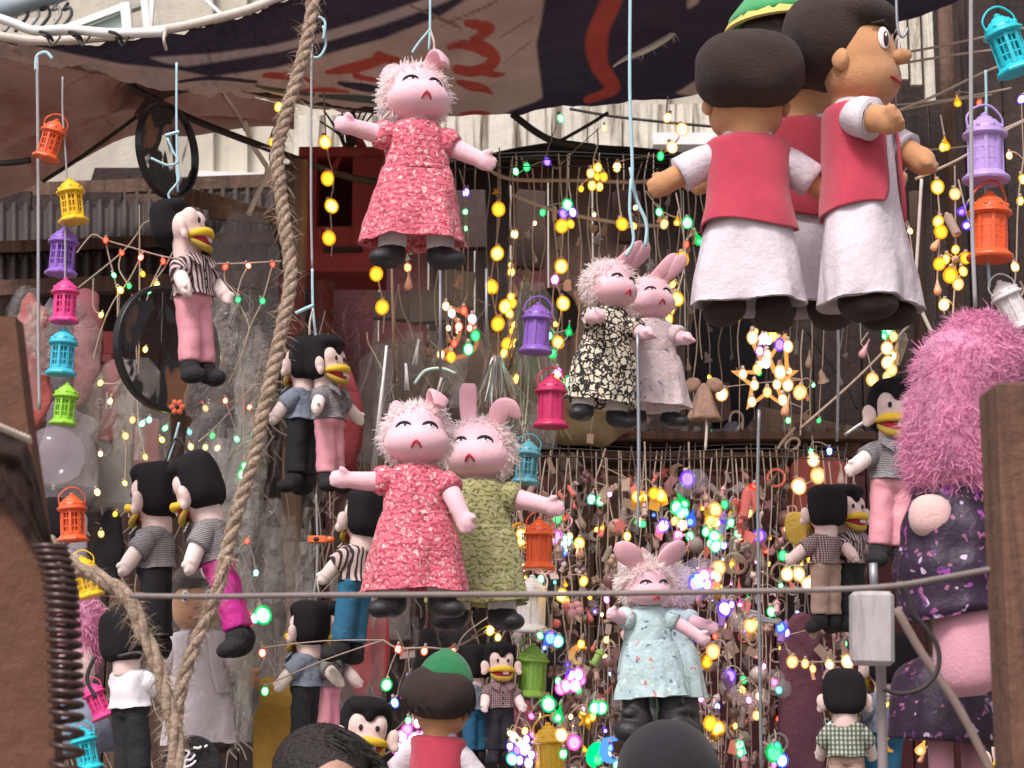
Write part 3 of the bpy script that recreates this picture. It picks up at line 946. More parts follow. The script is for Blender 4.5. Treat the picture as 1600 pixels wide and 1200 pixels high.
def arm_mesh(key, pts, rads, hand_r, thumb=1, up=None):
    """Stuffed arm with a mitten hand, stitched finger lumps and a thumb."""
    if key in BLOBS:
        return BLOBS[key]
    mb = MB()
    mb.tube(smoothpts([(*p, r) for p, r in zip(pts, rads)], 4) and [q[:3] for q in smoothpts([(*p, r) for p, r in zip(pts, rads)], 4)], [q[3] for q in smoothpts([(*p, r) for p, r in zip(pts, rads)], 4)], 12)
    e = Vector(pts[-1]); d = (e - Vector(pts[-2])).normalized()
    s = d.cross(Vector((0, 1, 0)))
    s = s.normalized() if s.length > .1 else Vector((0, 0, 1))
    h = hand_r
    q = d.to_track_quat('X', 'Z').to_euler()
    mb.ell(e + d * h * .3, (h * 1.15, h * .8, h * .95), q)
    for k in (-1, 0, 1):
        mb.ell(e + d * h * (1.05 - .15 * abs(k)) + s * k * h * .48, (h * .62, h * .42, h * .36), q)
    mb.ell(e + d * h * .1 + Vector((0, -h * .55, 0)) + s * thumb * h * .75, (h * .7, h * .36, h * .36), (d * .8 + s * thumb * .6 + Vector((0, -.3, 0))).to_track_quat('X', 'Z').to_euler())
    return blob(key, mb, h * .17, 4)


def arc_tube(c, rx, rz, a0, a1, y, r0, n=9, tilt=0.0):
    pts, rr = [], []
    for i in range(n):
        t = i / (n - 1); a = a0 + (a1 - a0) * t
        x, z = rx * math.cos(a), rz * math.sin(a)
        x, z = x * math.cos(tilt) - z * math.sin(tilt), x * math.sin(tilt) + z * math.cos(tilt)
        pts.append((c[0] + x, y(c[0] + x, c[1] + z), c[1] + z))
        rr.append(r0 * (.35 + .65 * math.sin(PI * min(1, max(0, t * .9 + .05)))))
    return pts, rr


def place(root, px, py0, py1, d, rz=0.0, tilt=0.0, H=1.0, slim=1.0):
    """Hang a doll built one unit tall: top at (px, py0), height down to py1, d metres along the street."""
    T, B = U(px, py0, d), U(px, py1, d)
    s = (T.z - B.z) / H
    m = Matrix.Rotation(tilt, 3, 'Y')
    root.location = T - m @ Vector((0, 0, s * H))
    root.rotation_euler = (m @ Matrix.Rotation(rz, 3, 'Z')).to_euler()
    sl = s * min(slim, root.get('slim', slim))
    if 'slim' in root: del root['slim']
    root.scale = (sl, sl, s)
    return root


def skirt_prof(pr_, k=4):
    return smoothpts(pr_, k)


def ragdoll(label, dress, ears='flop', arms='spread', head=(0, 0, 0), seed=1, mirror=1, hairlen=1.0, boots=False):
    rr = random.Random(seed)
    t = thing('rag_doll', label, 'doll', group='pink fleece rag dolls hanging on cords')
    # head with its sub-parts, turning on the neck
    mb = MB()
    E1, E2 = ((0, 0, .138), (.138, .114, .124)), ((0, -.022, .085), (.146, .124, .092))
    mb.ell(*E1, nu=24, nv=16).ell(*E2, nu=24, nv=16)
    mb.tube([(0, .01, .05), (0, .01, -.06)], .06, 14)
    h = link('head', blob('rag_head', mb, .011, 8), m_pinkskin, t, (0, 0, .685), head)

    def fy(x, z):
        ys = [c[1] - r[1] * math.sqrt(max(0, 1 - ((x - c[0]) / r[0]) ** 2 - ((z - c[2]) / r[2]) ** 2)) for c, r in (E1, E2)]
        return min(ys) - .001
    for sx in (-1, 1):
        ez = .136
        pts, q = arc_tube((sx * .057, ez), .034, .024, R(165), R(5) if sx > 0 else R(15), lambda x, z: fy(x, z) - .002, .0068, tilt=sx * -.12)
        MB().tube(pts, q, 6).build('eyelash', m_lash, h)
        MB().ell((sx * .057, fy(sx * .057, ez + .006) - .001, ez + .006), (.017, .0035, .009)).build('eye', m_eyewhite, h)
        MB().ell((sx * .057 + .006, fy(sx * .057, ez + .006) - .005, ez + .011), (.0055, .003, .005), nu=10, nv=6).build('pupil', m_lash, h)
    mz = .062
    mb = MB()
    for sx in (-1, 1):
        mb.tube([(0, fy(0, mz + .012) - .003, mz + .012), (sx * .012, fy(.012, mz) - .002, mz), (sx * .022, fy(.022, mz - .018) - .001, mz - .02)], [.005, .0055, .0035], 6)
    mb.build('mouth', m_mouthred, h)
    # ears: two felt leaves each
    for sx in (-1, 1):
        if ears == 'flop':
            path = [(sx * .06, -.01, .235), (sx * .085, -.045, .285), (sx * .10, -.10, .275), (sx * .10, -.125, .225)] if sx == mirror else [(sx * .07, .02, .235), (sx * .10, .06, .25), (sx * .12, .08, .22)]
            wd = [.026, .048, .05, .03] if sx == mirror else [.025, .04, .02]
        elif ears == 'long':
            path = [(sx * .05, .0, .24), (sx * .06, .01, .33), (sx * .058, .0, .40), (sx * .056, 0, .43)] if sx == -mirror else [(sx * .07, -.02, .23), (sx * .11, -.05, .285), (sx * .16, -.06, .29), (sx * .20, -.04, .25)]
            wd = [.036, .042, .042, .03] if sx == -mirror else [.03, .05, .045, .01]
        elif ears == 'side':
            path = [(sx * .06, -.02, .225), (sx * .12, -.03, .29), (sx * .19, -.03, .335), (sx * .235, -.02, .35)]
            wd = [.035, .068, .062, .025]
        else:
            path = [(.03 + .03 * sx, -.03, .235), (.09 + .03 * sx, -.06, .29), (.16 + .03 * sx, -.07, .36), (.20 + .03 * sx, -.06, .40)]
            wd = [.03, .045, .045, .02]
        sp_ = smoothpts([(*p, w_) for p, w_ in zip(path, wd)], 5)
        MB().tube([q[:3] for q in sp_], [q[3] for q in sp_], 14, flat=.28, up=(0, 1, .3)).build('ear', m_pinkear, h)
    # pile hair all round the face
    mb = MB()
    hc = Vector((0, .02, .13))
    n = 0
    while n < 2600:
        u_, a = rr.uniform(-1, 1), rr.uniform(0, 2 * PI)
        s_ = math.sqrt(1 - u_ * u_)
        d = Vector((s_ * math.cos(a), s_ * math.sin(a), u_))
        # the face opening: an oval at the front
        if d.y < -.05 and (d.x / .90) ** 2 + ((d.z + .14) / .84) ** 2 < 1.0:
            continue
        if d.z < -.82:
            continue
        p = hc + Vector((d.x * .135, d.y * .128, d.z * .128))
        L = rr.uniform(.022, .044) * hairlen
        o = d + Vector((rr.gauss(0, .45), rr.gauss(0, .45), rr.gauss(-.1, .45)))
        mb.blade(p, o, L, rr.uniform(.0045, .009), (rr.gauss(0, .012), rr.gauss(0, .012), rr.gauss(-.014, .012)), 3)
        n += 1
    mb.ell(hc + Vector((0, .018, .006)), (.143, .128, .137), nu=20, nv=14)
    mb.build('hair', m_palehair, h)['kind'] = 'stuff'
    # dress with a gathered skirt and a hem that shows its inside
    ph = rr.uniform(0, 6)
    prof = skirt_prof([(.665, .085, .07), (.65, .118, .085), (.62, .140, .095), (.54, .140, .105), (.46, .148, .110), (.445, .158, .118), (.36, .183, .137), (.24, .208, .158), (.145, .226, .170), (.128, .230, .173)], 4)
    prof += [(.124, .226, .169), (.14, .216, .160), (.20, .20, .15), (.22, .10, .08)]

    def fold(a, tt):
        k = max(0, (tt - .45)) * 1.6
        return k * (.075 * math.sin(8 * a + ph + .8 * math.sin(2 * a)) + .055 * math.sin(5 * a + 2 * ph + tt * 2) + .025 * math.sin(17 * a)) + .02 * math.sin(3 * a + ph + 8 * tt) + .012 * math.sin(7 * a + 23 * tt + ph)
    dm = MB().lathe(prof, 96, fold).wob(.020, 7, seed, .5, lambda v: .35 + 1.6 * max(0, .45 - v[2]) / .45).wob(.006, 24, seed, .6).build('dress', dress, t)
    MB().lathe([(.462, .152, .113), (.452, .157, .118), (.442, .155, .117)], 48, lambda a, tt: .02 * math.sin(24 * a), cap=False).build('waist_seam', dress, dm)
    MB().lathe([(.668, .075, .062), (.672, .088, .074), (.655, .105, .082)], 40, lambda a, tt: .05 * math.sin(16 * a), cap=False).build('collar', dress, dm)
    A = {'spread': (((-.115, 0, .60), (-.20, -.02, .615), (-.30, -.05, .63)), ((.115, 0, .60), (.20, -.02, .545), (.285, -.05, .50))),
         'down': (((-.115, 0, .60), (-.22, -.02, .60), (-.31, -.04, .605)), ((.125, -.02, .60), (.165, -.07, .52), (.21, -.10, .425))),
         'hug': (((-.115, -.03, .59), (-.16, -.10, .58), (-.17, -.19, .57)), ((.115, -.03, .59), (.15, -.10, .55), (.14, -.19, .53))),
         'point': (((-.115, -.03, .60), (-.18, -.08, .61), (-.23, -.14, .62)), ((.115, -.02, .60), (.19, -.04, .55), (.30, -.07, .47))),
         'wide': (((-.115, 0, .60), (-.2, -.02, .57), (-.29, -.03, .53)), ((.115, 0, .60), (.21, -.02, .575), (.32, -.04, .545)))}[arms]
    for i, pts in enumerate(A):
        link('arm', arm_mesh('rag_arm_%s_%d' % (arms, i), pts, (.046, .043, .036), .044, 1 if i else -1), m_pinkskin, t)
        p0, p1 = Vector(pts[0]), Vector(pts[1])
        d = (p1 - p0).normalized()
        mb = MB().tube([p0 - d * .02, p0 + d * .02, p0 + d * .05, p0 + d * .07, p0 + d * .066], [.05, .066, .064, .052, .044], 22)
        mb.v = [tuple(Vector(v) + Vector(v).normalized() * .006 * math.sin(40 * v[1] + 60 * v[2])) for v in mb.v]
        mb.build('sleeve', dress, t)
    for sx in (-1, 1):
        lx = sx * (.095 + .02 * rr.random())
        MB().tube([(lx, 0, .20), (lx, -.005, .14), (lx, -.01, .085)], [.06, .062, .06], 16).build('sock', m_sock, t)
        mb = MB().ell((lx + sx * .012, -.02, .055), (.072, .07, .05), nu=20, nv=12).ell((lx + sx * .045, -.055, .043), (.068, .06, .042), (0, 0, sx * -.8), nu=20, nv=12)
        mb.tube([(lx, -.01, .105), (lx, -.012, .05)], .062, 16)
        if boots:
            mb.ell((lx * 1.05, -.02, .0), (.10, .09, .12), nu=20, nv=14).ell((lx * 1.5, -.06, -.07), (.11, .10, .075), (0, .3, 0), nu=20, nv=14).tube([(lx, 0, .2), (lx, -.01, 0)], .085, 16)
        link('shoe', blob('rag_shoe_%d_%d' % (seed, sx), mb, .010, 5), m_shoe, t)
    return t


def puppet(label, shirt, trousers, arms='down', seed=1, head=(0, 0, 0), group='black haired felt puppets hanging on cords', hand=None, shoesout=1.0, hairshift=0.0, hairsize=1.0):
    rr = random.Random(seed)
    hand = hand or m_handfelt
    t = thing('felt_puppet', label, 'puppet', group=group)
    mb = MB().ell((0, .0, .13), (.122, .105, .095), nu=24, nv=16)
    for sx in (-1, 1):
        mb.ell((sx * .055, -.045, .165), (.058, .055, .062), nu=18, nv=12)
    mb.ell((0, -.03, .075), (.105, .09, .06), nu=24, nv=14).tube([(0, .02, .09), (0, .02, -.06)], .085, 18)
    h = link('head', blob('pup_head', mb, .011, 7), m_felt, t, (0, 0, .69), head)
    # hair: a boxy felt hood with a point over the brow
    mb = MB().ell((0, .045, .165), (.150, .105, .145), nu=32, nv=20, p=.62)
    mb.ell((0, -.02, .255), (.125, .10, .055), nu=24, nv=14).ell((0, -.085, .225), (.04, .035, .05), nu=16, nv=12)
    mb.v = [(x, y, max(z, .025)) for x, y, z in mb.v]
    mb.wob(.010, 9, seed)
    link('hair', blob('pup_hair%d' % seed, mb, .011, 5), m_blackfelt, h, (0, hairshift, hairshift * .5)).scale = (hairsize, hairsize, hairsize)
    for sx in (-1, 1):
        mb = MB().ell((sx * .15, -.03, .10), (.042, .03, .055), (0, sx * .35, 0), nu=16, nv=10).ell((sx * .165, -.045, .06), (.03, .02, .028), nu=12, nv=8)
        link('ear', blob('pup_ear%d' % sx, mb, .008, 4), m_felt, h)
        MB().ell((sx * .048, -.100, .150), (.0125, .009, .016), nu=12, nv=8).build('eye', m_lash, h)
    # wide felt lips round a red mouth
    pts = [(.112 * math.cos(a), -.045 - .095 * math.sin(a), .085 - .016 * (1 - math.sin(a))) for a in np.linspace(-.05, PI + .05, 15)]
    MB().tube(pts, [.011 + .012 * math.sin(PI * i / 14) for i in range(15)], 10, flat=.8).build('upper_lip', m_yellow, h)
    pts = [(.100 * math.cos(a), -.045 - .070 * math.sin(a), .050 - .048 * math.sin(a)) for a in np.linspace(0, PI, 13)]
    MB().tube(pts, [.011 + .011 * math.sin(PI * i / 12) for i in range(13)], 10).build('lower_lip', m_mustard, h)
    MB().ell((0, -.058, .052), (.092, .072, .036), (R(14), 0, 0), nu=20, nv=10).build('mouth', m_redfelt, h)
    for k in (-1, 1):
        MB().box((.014 * k + .02, -.124, .050), (.022, .012, .024), (0, 0, .1 * k)).build('tooth', m_eyewhite, h, smooth=False, bevel=.003)
    # shirt
    ph = rr.uniform(0, 6)
    prof = skirt_prof([(.665, .085, .075), (.655, .115, .09), (.63, .135, .10), (.57, .130, .105), (.50, .128, .105), (.47, .136, .112), (.462, .138, .113)], 4) + [(.462, .13, .106), (.48, .12, .10)]
    MB().lathe(prof, 56, lambda a, tt: .03 * tt * math.sin(6 * a + ph) + .02 * math.sin(3 * a + 9 * tt + ph)).wob(.016, 11, seed).wob(.006, 30, seed).build('shirt', shirt, t)
    for sx in (-1, 1):
        MB().add([(sx * .012, -.088, .672), (sx * .09, -.07, .675), (sx * .115, -.105, .635), (sx * .05, -.135, .595),
                  (sx * .012, -.080, .672), (sx * .09, -.060, .675), (sx * .115, -.092, .635), (sx * .05, -.122, .595)],
                 [(0, 1, 2, 3), (7, 6, 5, 4), (0, 4, 5, 1), (1, 5, 6, 2), (2, 6, 7, 3), (3, 7, 4, 0)]).build('collar', shirt, t, smooth=False)
    for k in range(3):
        MB().ell((.0, -.108 - .002 * k, .585 - .045 * k), (.009, .004, .009), nu=8, nv=6).build('button', m_shoe, t)
    A = {'down': (((-.11, 0, .60), (-.15, -.05, .54), (-.17, -.10, .475)), ((.11, 0, .60), (.15, -.05, .54), (.17, -.10, .475))),
         'out': (((-.11, 0, .60), (-.19, -.04, .55), (-.26, -.07, .50)), ((.11, 0, .60), (.19, -.04, .55), (.25, -.07, .50))),
         'front': (((-.11, -.02, .60), (-.13, -.10, .55), (-.13, -.16, .50)), ((.11, -.02, .60), (.13, -.10, .55), (.13, -.16, .50)))}[arms]
    for i, pts in enumerate(A):
        p0, p1, p2 = map(Vector, pts)
        link('arm', arm_mesh('pup_arm_%s_%d' % (arms, i), pts, (.045, .045, .042), .040, 1 if i else -1), hand, t)
        d = (p1 - p0).normalized()
        MB().tube([p0 - d * .03, p0 + d * .02, p0 + d * .075, p0 + d * .088, p0 + d * .085], [.05, .060, .062, .062, .05], 20).build('sleeve', shirt, t)
    # trousers: two stuffed legs under one waist
    mb = MB().ell((0, 0, .45), (.125, .085, .055), nu=24, nv=12, p=.7)
    for sx in (-1, 1):
        q = smoothpts([(sx * .056, 0, .47, .068), (sx * .057, 0, .36, .070), (sx * .058, -.005, .24, .068), (sx * .060, 0, .125, .068)], 4)
        mb.tube([p[:3] for p in q], [p[3] for p in q], 18)
    mb.v = [(x + .006 * mnoise.noise(Vector((x * 9, z * 9, seed))), y + .014 * mnoise.noise(Vector((x * 9, z * 14, seed + 5))), z) for x, y, z in mb.v]
    link('trousers', blob('pup_tr%d' % seed, mb, .010, 3), trousers, t)
    t['slim'] = .9
    for sx in (-1, 1):
        mb = MB().ell((sx * .066, -.005, .085), (.062, .064, .065), nu=18, nv=12).ell((sx * (.066 + .03 * shoesout), -.055, .045), (.058, .085, .043), (0, 0, sx * -.35 * shoesout), nu=20, nv=12)
        link('shoe', blob('pup_shoe%d_%.1f' % (sx, shoesout), mb, .010, 5), m_black, t)
    return t


def boy(label, vest=None, cap='none', arms='spread', hairfine=False, face=True, seed=1, head=(0, 0, 0), tunic=None):
    vest = vest or m_vest
    tunic = tunic or m_galab
    t = thing('boy_doll', label, 'doll', group='felt boy dolls in white robes')
    mb = MB().ell((0, -.01, .15), (.132, .122, .14), nu=26, nv=18).ell((0, -.02, .095), (.128, .12, .095), nu=26, nv=16)
    mb.tube([(0, .01, .06), (0, .01, -.03)], [.075, .085], 18)
    h = link('head', blob('boy_head', mb, .011, 7), m_brown, t, (0, 0, .635), head)
    # hair: big rounded felt cushion on the back and crown
    mb = MB().ell((0, .075, .225), (.188, .150, .138), nu=32, nv=20, p=.85).ell((0, .0, .275), (.155, .14, .075), nu=26, nv=14)
    mb.ell((0, -.085, .27), (.10, .05, .05), nu=20, nv=12)
    mb.wob(.014, 8, seed).wob(.004, 30, seed)
    hr = link('hair', blob('boy_hair%d' % seed, mb, .011, 4), m_afro, h)
    if hairfine:
        fb = MB(); rr = random.Random(seed)
        for i in range(1600):
            a, u_ = rr.uniform(0, 2 * PI), rr.uniform(-.55, .9)
            s_ = math.sqrt(1 - u_ * u_)
            d = Vector((s_ * math.cos(a), s_ * math.sin(a), u_))
            if d.y < -.45 and d.z < .55: continue
            fb.blade(Vector((0, .045, .225)) + Vector((d.x * .185, d.y * .155, d.z * .135)), Vector((-d.y * .9 + .2, d.x * .9, -.35)) + d * .12, .07, .003, (0, 0, -.015), 2)
        fb.build('hair_strands', m_afro, hr)['kind'] = 'stuff'
    for sx in (-1, 1):
        link('ear', blob('boy_ear%d' % sx, MB().ell((sx * .132, .0, .125), (.02, .03, .036), nu=14, nv=10).ell((sx * .142, -.012, .122), (.012, .016, .022), nu=12, nv=8), .006, 3), m_brown, h)
    if face:
        MB().ell((0, -.150, .140), (.026, .034, .022), nu=14, nv=10).build('nose', m_brown, h)
        for sx in (-1, 1):
            ang = sx * .5
            ey = MB().ell((sx * .062, -.119, .185), (.023, .006, .033), (0, 0, ang), nu=16, nv=10).build('eye', m_eyewhite, h)
            MB().ell((sx * .060, -.1235, .182), (.013, .005, .024), (0, 0, ang), nu=14, nv=8).build('iris', m_iris, ey)
            MB().ell((sx * .060 - .004, -.1275, .192), (.004, .003, .006), nu=8, nv=6).build('glint', m_eyewhite, ey)
            MB().tube([(sx * .028, -.126, .222), (sx * .06, -.118, .236), (sx * .094, -.092, .225)], [.003, .006, .003], 6).build('eyebrow', m_afro, h)
        MB().tube(smoothpts([(-.045, -.128, .075), (0, -.142, .062), (.045, -.128, .075)], 4), .004, 6).build('mouth', m_redfelt, h)
    # cap
    cp = MB()
    if cap == 'big':
        cp.lathe([(.365, .01, .01), (.36, .07, .07), (.335, .13, .13), (.28, .172, .165), (.255, .176, .168)], 36, c=(0, .06, .05), cap=True)
        c_ = cp.build('cap', m_hatgreen, h)
        vs_, fs = [], []
        n = 36
        zz = MB()
        for i in range(12):
            a = 2 * PI * i / 12
            pts = []
            for da, k in ((-.24, 0), (.24, 0), (0, 1)):
                rr_ = (.181 if k == 0 else .150)
                pts.append((rr_ * math.cos(a + da), .06 + rr_ * math.sin(a + da) * .97, .305 + (.0 if k == 0 else .045)))
            zz.add(pts + [tuple(Vector(p) * .985 + Vector((0, 0, -.004))) for p in pts], [(0, 1, 2), (5, 4, 3), (0, 3, 4, 1), (1, 4, 5, 2), (2, 5, 3, 0)])
        zz.lathe([(.306, .181, .175), (.292, .187, .179), (.288, .178, .172)], 36, c=(0, .06, 0), cap=False)
        zz.build('cap_trim', m_hatyel, c_, smooth=False)
        c_.location = (0, -.012, -.06)
        c_.scale = (1.16, 1.16, 1.16)
    elif cap == 'dome':
        cp.lathe(smoothpts([(.455, .004, .004), (.445, .03, .03), (.41, .085, .08), (.36, .125, .115), (.305, .145, .132), (.29, .145, .132)], 3), 32, lambda a, tt: .02 * math.sin(5 * a), c=(-.03, .06, 0))
        cp.build('cap', m_hatdark, h)
    # collar, robe, vest
    MB().lathe([(.665, .070, .066), (.668, .082, .076), (.635, .095, .085), (.628, .09, .08)], 36, cap=False).build('collar', m_galab, t)
    ph = seed * 1.7
    prof = skirt_prof([(.64, .08, .07), (.62, .125, .09), (.50, .130, .10), (.38, .140, .108), (.30, .154, .116), (.18, .178, .132), (.075, .192, .142), (.065, .194, .144)], 4) + [(.06, .188, .138), (.09, .178, .13), (.16, .14, .11), (.17, .07, .06)]

    def fold(a, tt):
        k = max(0, tt - .4) * 1.5
        return k * (.07 * math.sin(5 * a + ph + tt) + .06 * math.sin(3 * a + ph * 2) + .03 * math.sin(11 * a + ph)) + .012 * math.sin(6 * a + 19 * tt)
    MB().lathe(prof, 96, fold).wob(.026, 6, seed, .5, lambda v: max(0, .42 - v[2]) / .4).wob(.005, 22, seed, .4).build('robe', tunic, t)
    vp = skirt_prof([(.645, .088, .078), (.625, .138, .098), (.56, .140, .108), (.45, .142, .114), (.36, .155, .124), (.325, .160, .128)], 4)
    vs_, fs = [], []
    n, m_ = 60, len(vp)
    mb = MB()
    for off in (0, .008):
        for j, (z, rx, ry) in enumerate(vp):
            tt = j / (m_ - 1)
            for i in range(n + 1):
                gap = .30 + .35 * tt * tt
                a = -PI / 2 + gap + (2 * PI - 2 * gap) * i / n
                q = 1 + .02 * math.sin(4 * a + ph + 3 * tt)
                vs_.append(((rx + .006 - off) * q * math.cos(a), (ry + .006 - off) * q * math.sin(a), z + .012 * math.sin(2 * a) * tt))
    W = n + 1
    for o in range(2):
        for j in range(m_ - 1):
            for i in range(n):
                f = (o * m_ * W + j * W + i, o * m_ * W + j * W + i + 1, o * m_ * W + (j + 1) * W + i + 1, o * m_ * W + (j + 1) * W + i)
                fs.append(f if o == 0 else f[::-1])
    for i in range(n):
        a = (m_ - 1) * W + i
        fs.append((a, a + 1, m_ * W + a + 1, m_ * W + a))
    for j in range(m_ - 1):
        for e in (0, n):
            a = j * W + e
            fs.append((a, a + W, m_ * W + a + W, m_ * W + a))
    mb.add(vs_, fs)
    mb.wob(.014, 7, seed, 1, lambda v: max(0, .6 - v[2]) / .3).build('vest', vest, t)
    A = {'spread': (((-.10, 0, .585), (-.185, -.01, .53), (-.265, -.02, .475)), ((.10, 0, .585), (.19, -.02, .54), (.275, -.03, .495))),
         'reach': (((-.10, -.02, .585), (-.155, -.07, .57), (-.17, -.145, .545)), ((.11, -.02, .585), (.14, -.07, .55), (.13, -.14, .50))),
         'low': (((-.10, 0, .585), (-.17, -.02, .50), (-.24, -.02, .40)), ((.10, 0, .585), (.18, -.02, .50), (.26, -.03, .40)))}[arms]
    for i, pts in enumerate(A):
        p0, p1, p2 = map(Vector, pts)
        link('arm', arm_mesh('boy_arm_%s_%d' % (arms, i), (p1 - (p1 - p0) * .3, p1, p2), (.042, .044, .040), .045, 1 if i else -1), m_brown, t)
        d1, d2 = (p1 - p0), (p2 - p1)
        MB().tube([p0 - d1 * .1, p0 + d1 * .5, p1, p1 + d2 * .25, p1 + d2 * .46, p1 + d2 * .44], [.045, .058, .060, .061, .063, .050], 22).wob(.010, 14, seed + i).build('sleeve', m_galab, t)
    for sx in (-1, 1):
        MB().tube([(sx * .07, 0, .17), (sx * .072, 0, .07)], .042, 14).build('leg', m_brown, t)
        mb = MB().ell((sx * .075, .0, .06), (.062, .07, .062), nu=18, nv=12).ell((sx * .09, -.045, .04), (.066, .085, .042), (0, 0, sx * -.3), nu=20, nv=12)
        link('shoe', blob('boy_shoe%d' % sx, mb, .011, 5), m_afro, t)
    return t


def cord(pts, d, r=.0028, m=None, label='', cat='cord', name='hanging_twine', group=None):
    """A cord through points of the photograph (each may carry its own distance)."""
    P = [U(p[0], p[1], p[2] if len(p) > 2 else d) for p in pts]
    if len(P) > 2:
        P = smoothpts(P, 5)
    return tag(MB().tube(P, r, 6).build(name, m or m_cordblue), label, cat, group)


# coral dress dolls and their companions
place(ragdoll('pink fleece rag doll in coral floral dress hanging alone under the banner', m_coral, 'flop', 'spread', (R(-8), 0, R(14)), 3), 652, 82, 424, 4.0, R(8))
place(ragdoll('pink fleece rag doll in coral floral dress hugging the olive dress doll', m_coral, 'flop', 'down', (R(-2), 0, R(2)), 5), 652, 612, 968, 3.95, R(0))
place(ragdoll('pink fleece rag doll in olive green dress behind the coral dress doll', m_green, 'long', 'wide', (R(-4), 0, R(-10)), 7), 748, 636, 988, 4.2, R(-6))
place(ragdoll('pink fleece rag doll in black dress with pale leaf print', m_blackfl, 'fold', 'hug', (R(-4), 0, R(16)), 9), 962, 394, 668, 4.15, R(26), R(6))
place(ragdoll('pink fleece rag doll in white printed dress beside the black dress doll', m_whitefl, 'fold2' if False else 'fold', 'hug', (R(-6), 0, R(6)), 11, hairlen=.6), 1018, 418, 670, 4.3, R(18))
place(ragdoll('pink fleece rag doll in pale blue printed dress above the black cap', m_bluefl, 'side', 'point', (R(14), 0, R(14)), 13, hairlen=1.5, boots=True), 1004, 862, 1124, 4.1, R(8), R(-3))
place(ragdoll('pink fleece rag doll half hidden behind the pale blue dress doll', m_bluefl, 'side', 'wide', (R(10), 0, R(-30)), 15, boots=True), 1046, 868, 1122, 4.45, R(-40))
# felt puppets
place(puppet('felt puppet in brown striped shirt and pink trousers before the black hoop', m_stripesh, m_pinksatin, 'down', 21, (R(-4), 0, R(20)), hairshift=.085, hairsize=.84), 292, 304, 606, 4.2, R(56), R(-5), slim=.84)
place(puppet('felt puppet in grey shirt and pink trousers beside the palm post', m_greysh, m_pinksatin, 'out', 22), 512, 524, 772, 4.45, R(62), R(-2))
place(puppet('felt puppet in grey shirt and black trousers back to back beside the palm post', m_denimsh, m_blacktr, 'down', 23), 474, 526, 772, 4.5, R(-118))
place(puppet('felt puppet in grey shirt and black trousers turned away behind the jute rope', m_greysh, m_blacktr, 'down', 24), 236, 722, 1036, 4.25, R(-100), R(-4))
place(puppet('felt puppet in slub grey shirt and magenta trousers seen from behind', m_greysh, m_magenta, 'down', 25), 288, 712, 1040, 4.1, R(-96), R(-19))
place(puppet('felt puppet in blue grey shirt and black trousers under the orange clip', m_denimsh, m_blacktr, 'down', 26), 480, 938, 1190, 4.45, R(-112))
place(puppet('felt puppet in grey shirt and dusty pink trousers under the orange clip', m_greysh, m_pinksatin, 'front', 27), 512, 938, 1190, 4.5, R(66))
place(puppet('felt puppet with its head peering over the dark haired passer-by', m_plaidsh, m_pinksatin, 'down', 28), 578, 1088, 1400, 4.2, R(12), R(5))
place(puppet('felt puppet in beige checked shirt and black trousers behind the green capped doll', m_plaidsh, m_blacktr, 'down', 29), 782, 1002, 1196, 4.75, R(14))
place(puppet('felt puppet in checked shirt and blue trousers back to back behind the green capped doll', m_denimsh, m_bluetr, 'down', 30), 742, 1006, 1196, 4.8, R(-140))
place(puppet('felt puppet in grey shirt and pink trousers leaning on the magenta fluffy doll', m_greysh, m_pinksatin, 'out', 31, (0, 0, R(-10))), 1400, 590, 892, 3.7, R(10), R(4))
place(puppet('felt puppet in pale checked shirt with beige trousers under the grey shirted one', m_plaidsh, m_beigetr, 'out', 32, hand=m_felt), 1286, 758, 990, 4.5, R(-150))
place(puppet('felt puppet in striped shirt and black trousers half behind pink trousers', m_stripesh, m_blacktr, 'front', 33, hand=m_felt), 1324, 756, 990, 4.55, R(36))
place(puppet('felt puppet in green gingham shirt and beige trousers seen from behind', m_gingham, m_beigetr, 'down', 34), 1318, 1044, 1300, 3.95, R(170))
place(puppet('felt puppet in blue grey shirt and teal trousers behind the foam block', m_denimsh, m_bluetr, 'out', 35), 1392, 985, 1290, 4.05, R(-150), R(6))
place(puppet('felt puppet in striped sleeve and blue trousers hidden behind the coral dress', m_stripesh, m_bluetr, 'down', 36), 574, 762, 1040, 4.4, R(-130), R(6))
place(puppet('felt puppet in white shirt with black hair behind the frayed rope ends', m_sock, m_blacktr, 'front', 37), 198, 952, 1240, 3.6, R(150), R(-4))
place(puppet('felt puppet with black hair peeping out behind the orange lantern below the balloon', m_sock, m_blacktr, 'down', 38), 92, 778, 1010, 4.4, R(190))
place(puppet('felt puppet in black trousers hanging low beside the timber post', m_greysh, m_blacktr, 'down', 39), 1560, 1130, 1400, 4.0, R(30))
# felt boys
place(boy('large felt boy doll in crimson vest and white robe turned away', arms='spread', seed=2), 1164, 62, 506, 3.6, R(184), 0)
place(boy('large felt boy doll in profile with crimson vest and bare forearms', arms='reach', seed=3), 1332, -12, 510, 3.6, R(58), R(-1), slim=.92)
place(boy('large felt boy doll in shadow darkened crimson vest and green cap hidden between two others', m_vestshade, 'big', 'spread', seed=4), 1240, 22, 512, 3.95, R(170), 0)
place(boy('small felt boy doll in green dome cap and crimson vest turned away', m_vest, 'dome', 'low', True, True, 5), 694, 1040, 1352, 3.7, R(166), R(4))
place(boy('small brown faced felt boy doll in white robe wrapped in clear film', m_galab, 'none', 'low', False, True, 6), 306, 880, 1180, 4.5, R(10), R(-3))

# magenta fluffy doll at the edge
fd = thing('fluffy_doll', 'large doll with magenta fluffy hair and purple floral dress by the timber post', 'doll', (0, 0, 0))
DF = 3.0


def F(px, py, dy=0.0):
    p = U(px, py, DF)
    return Vector((p.x, p.y + dy, p.z))


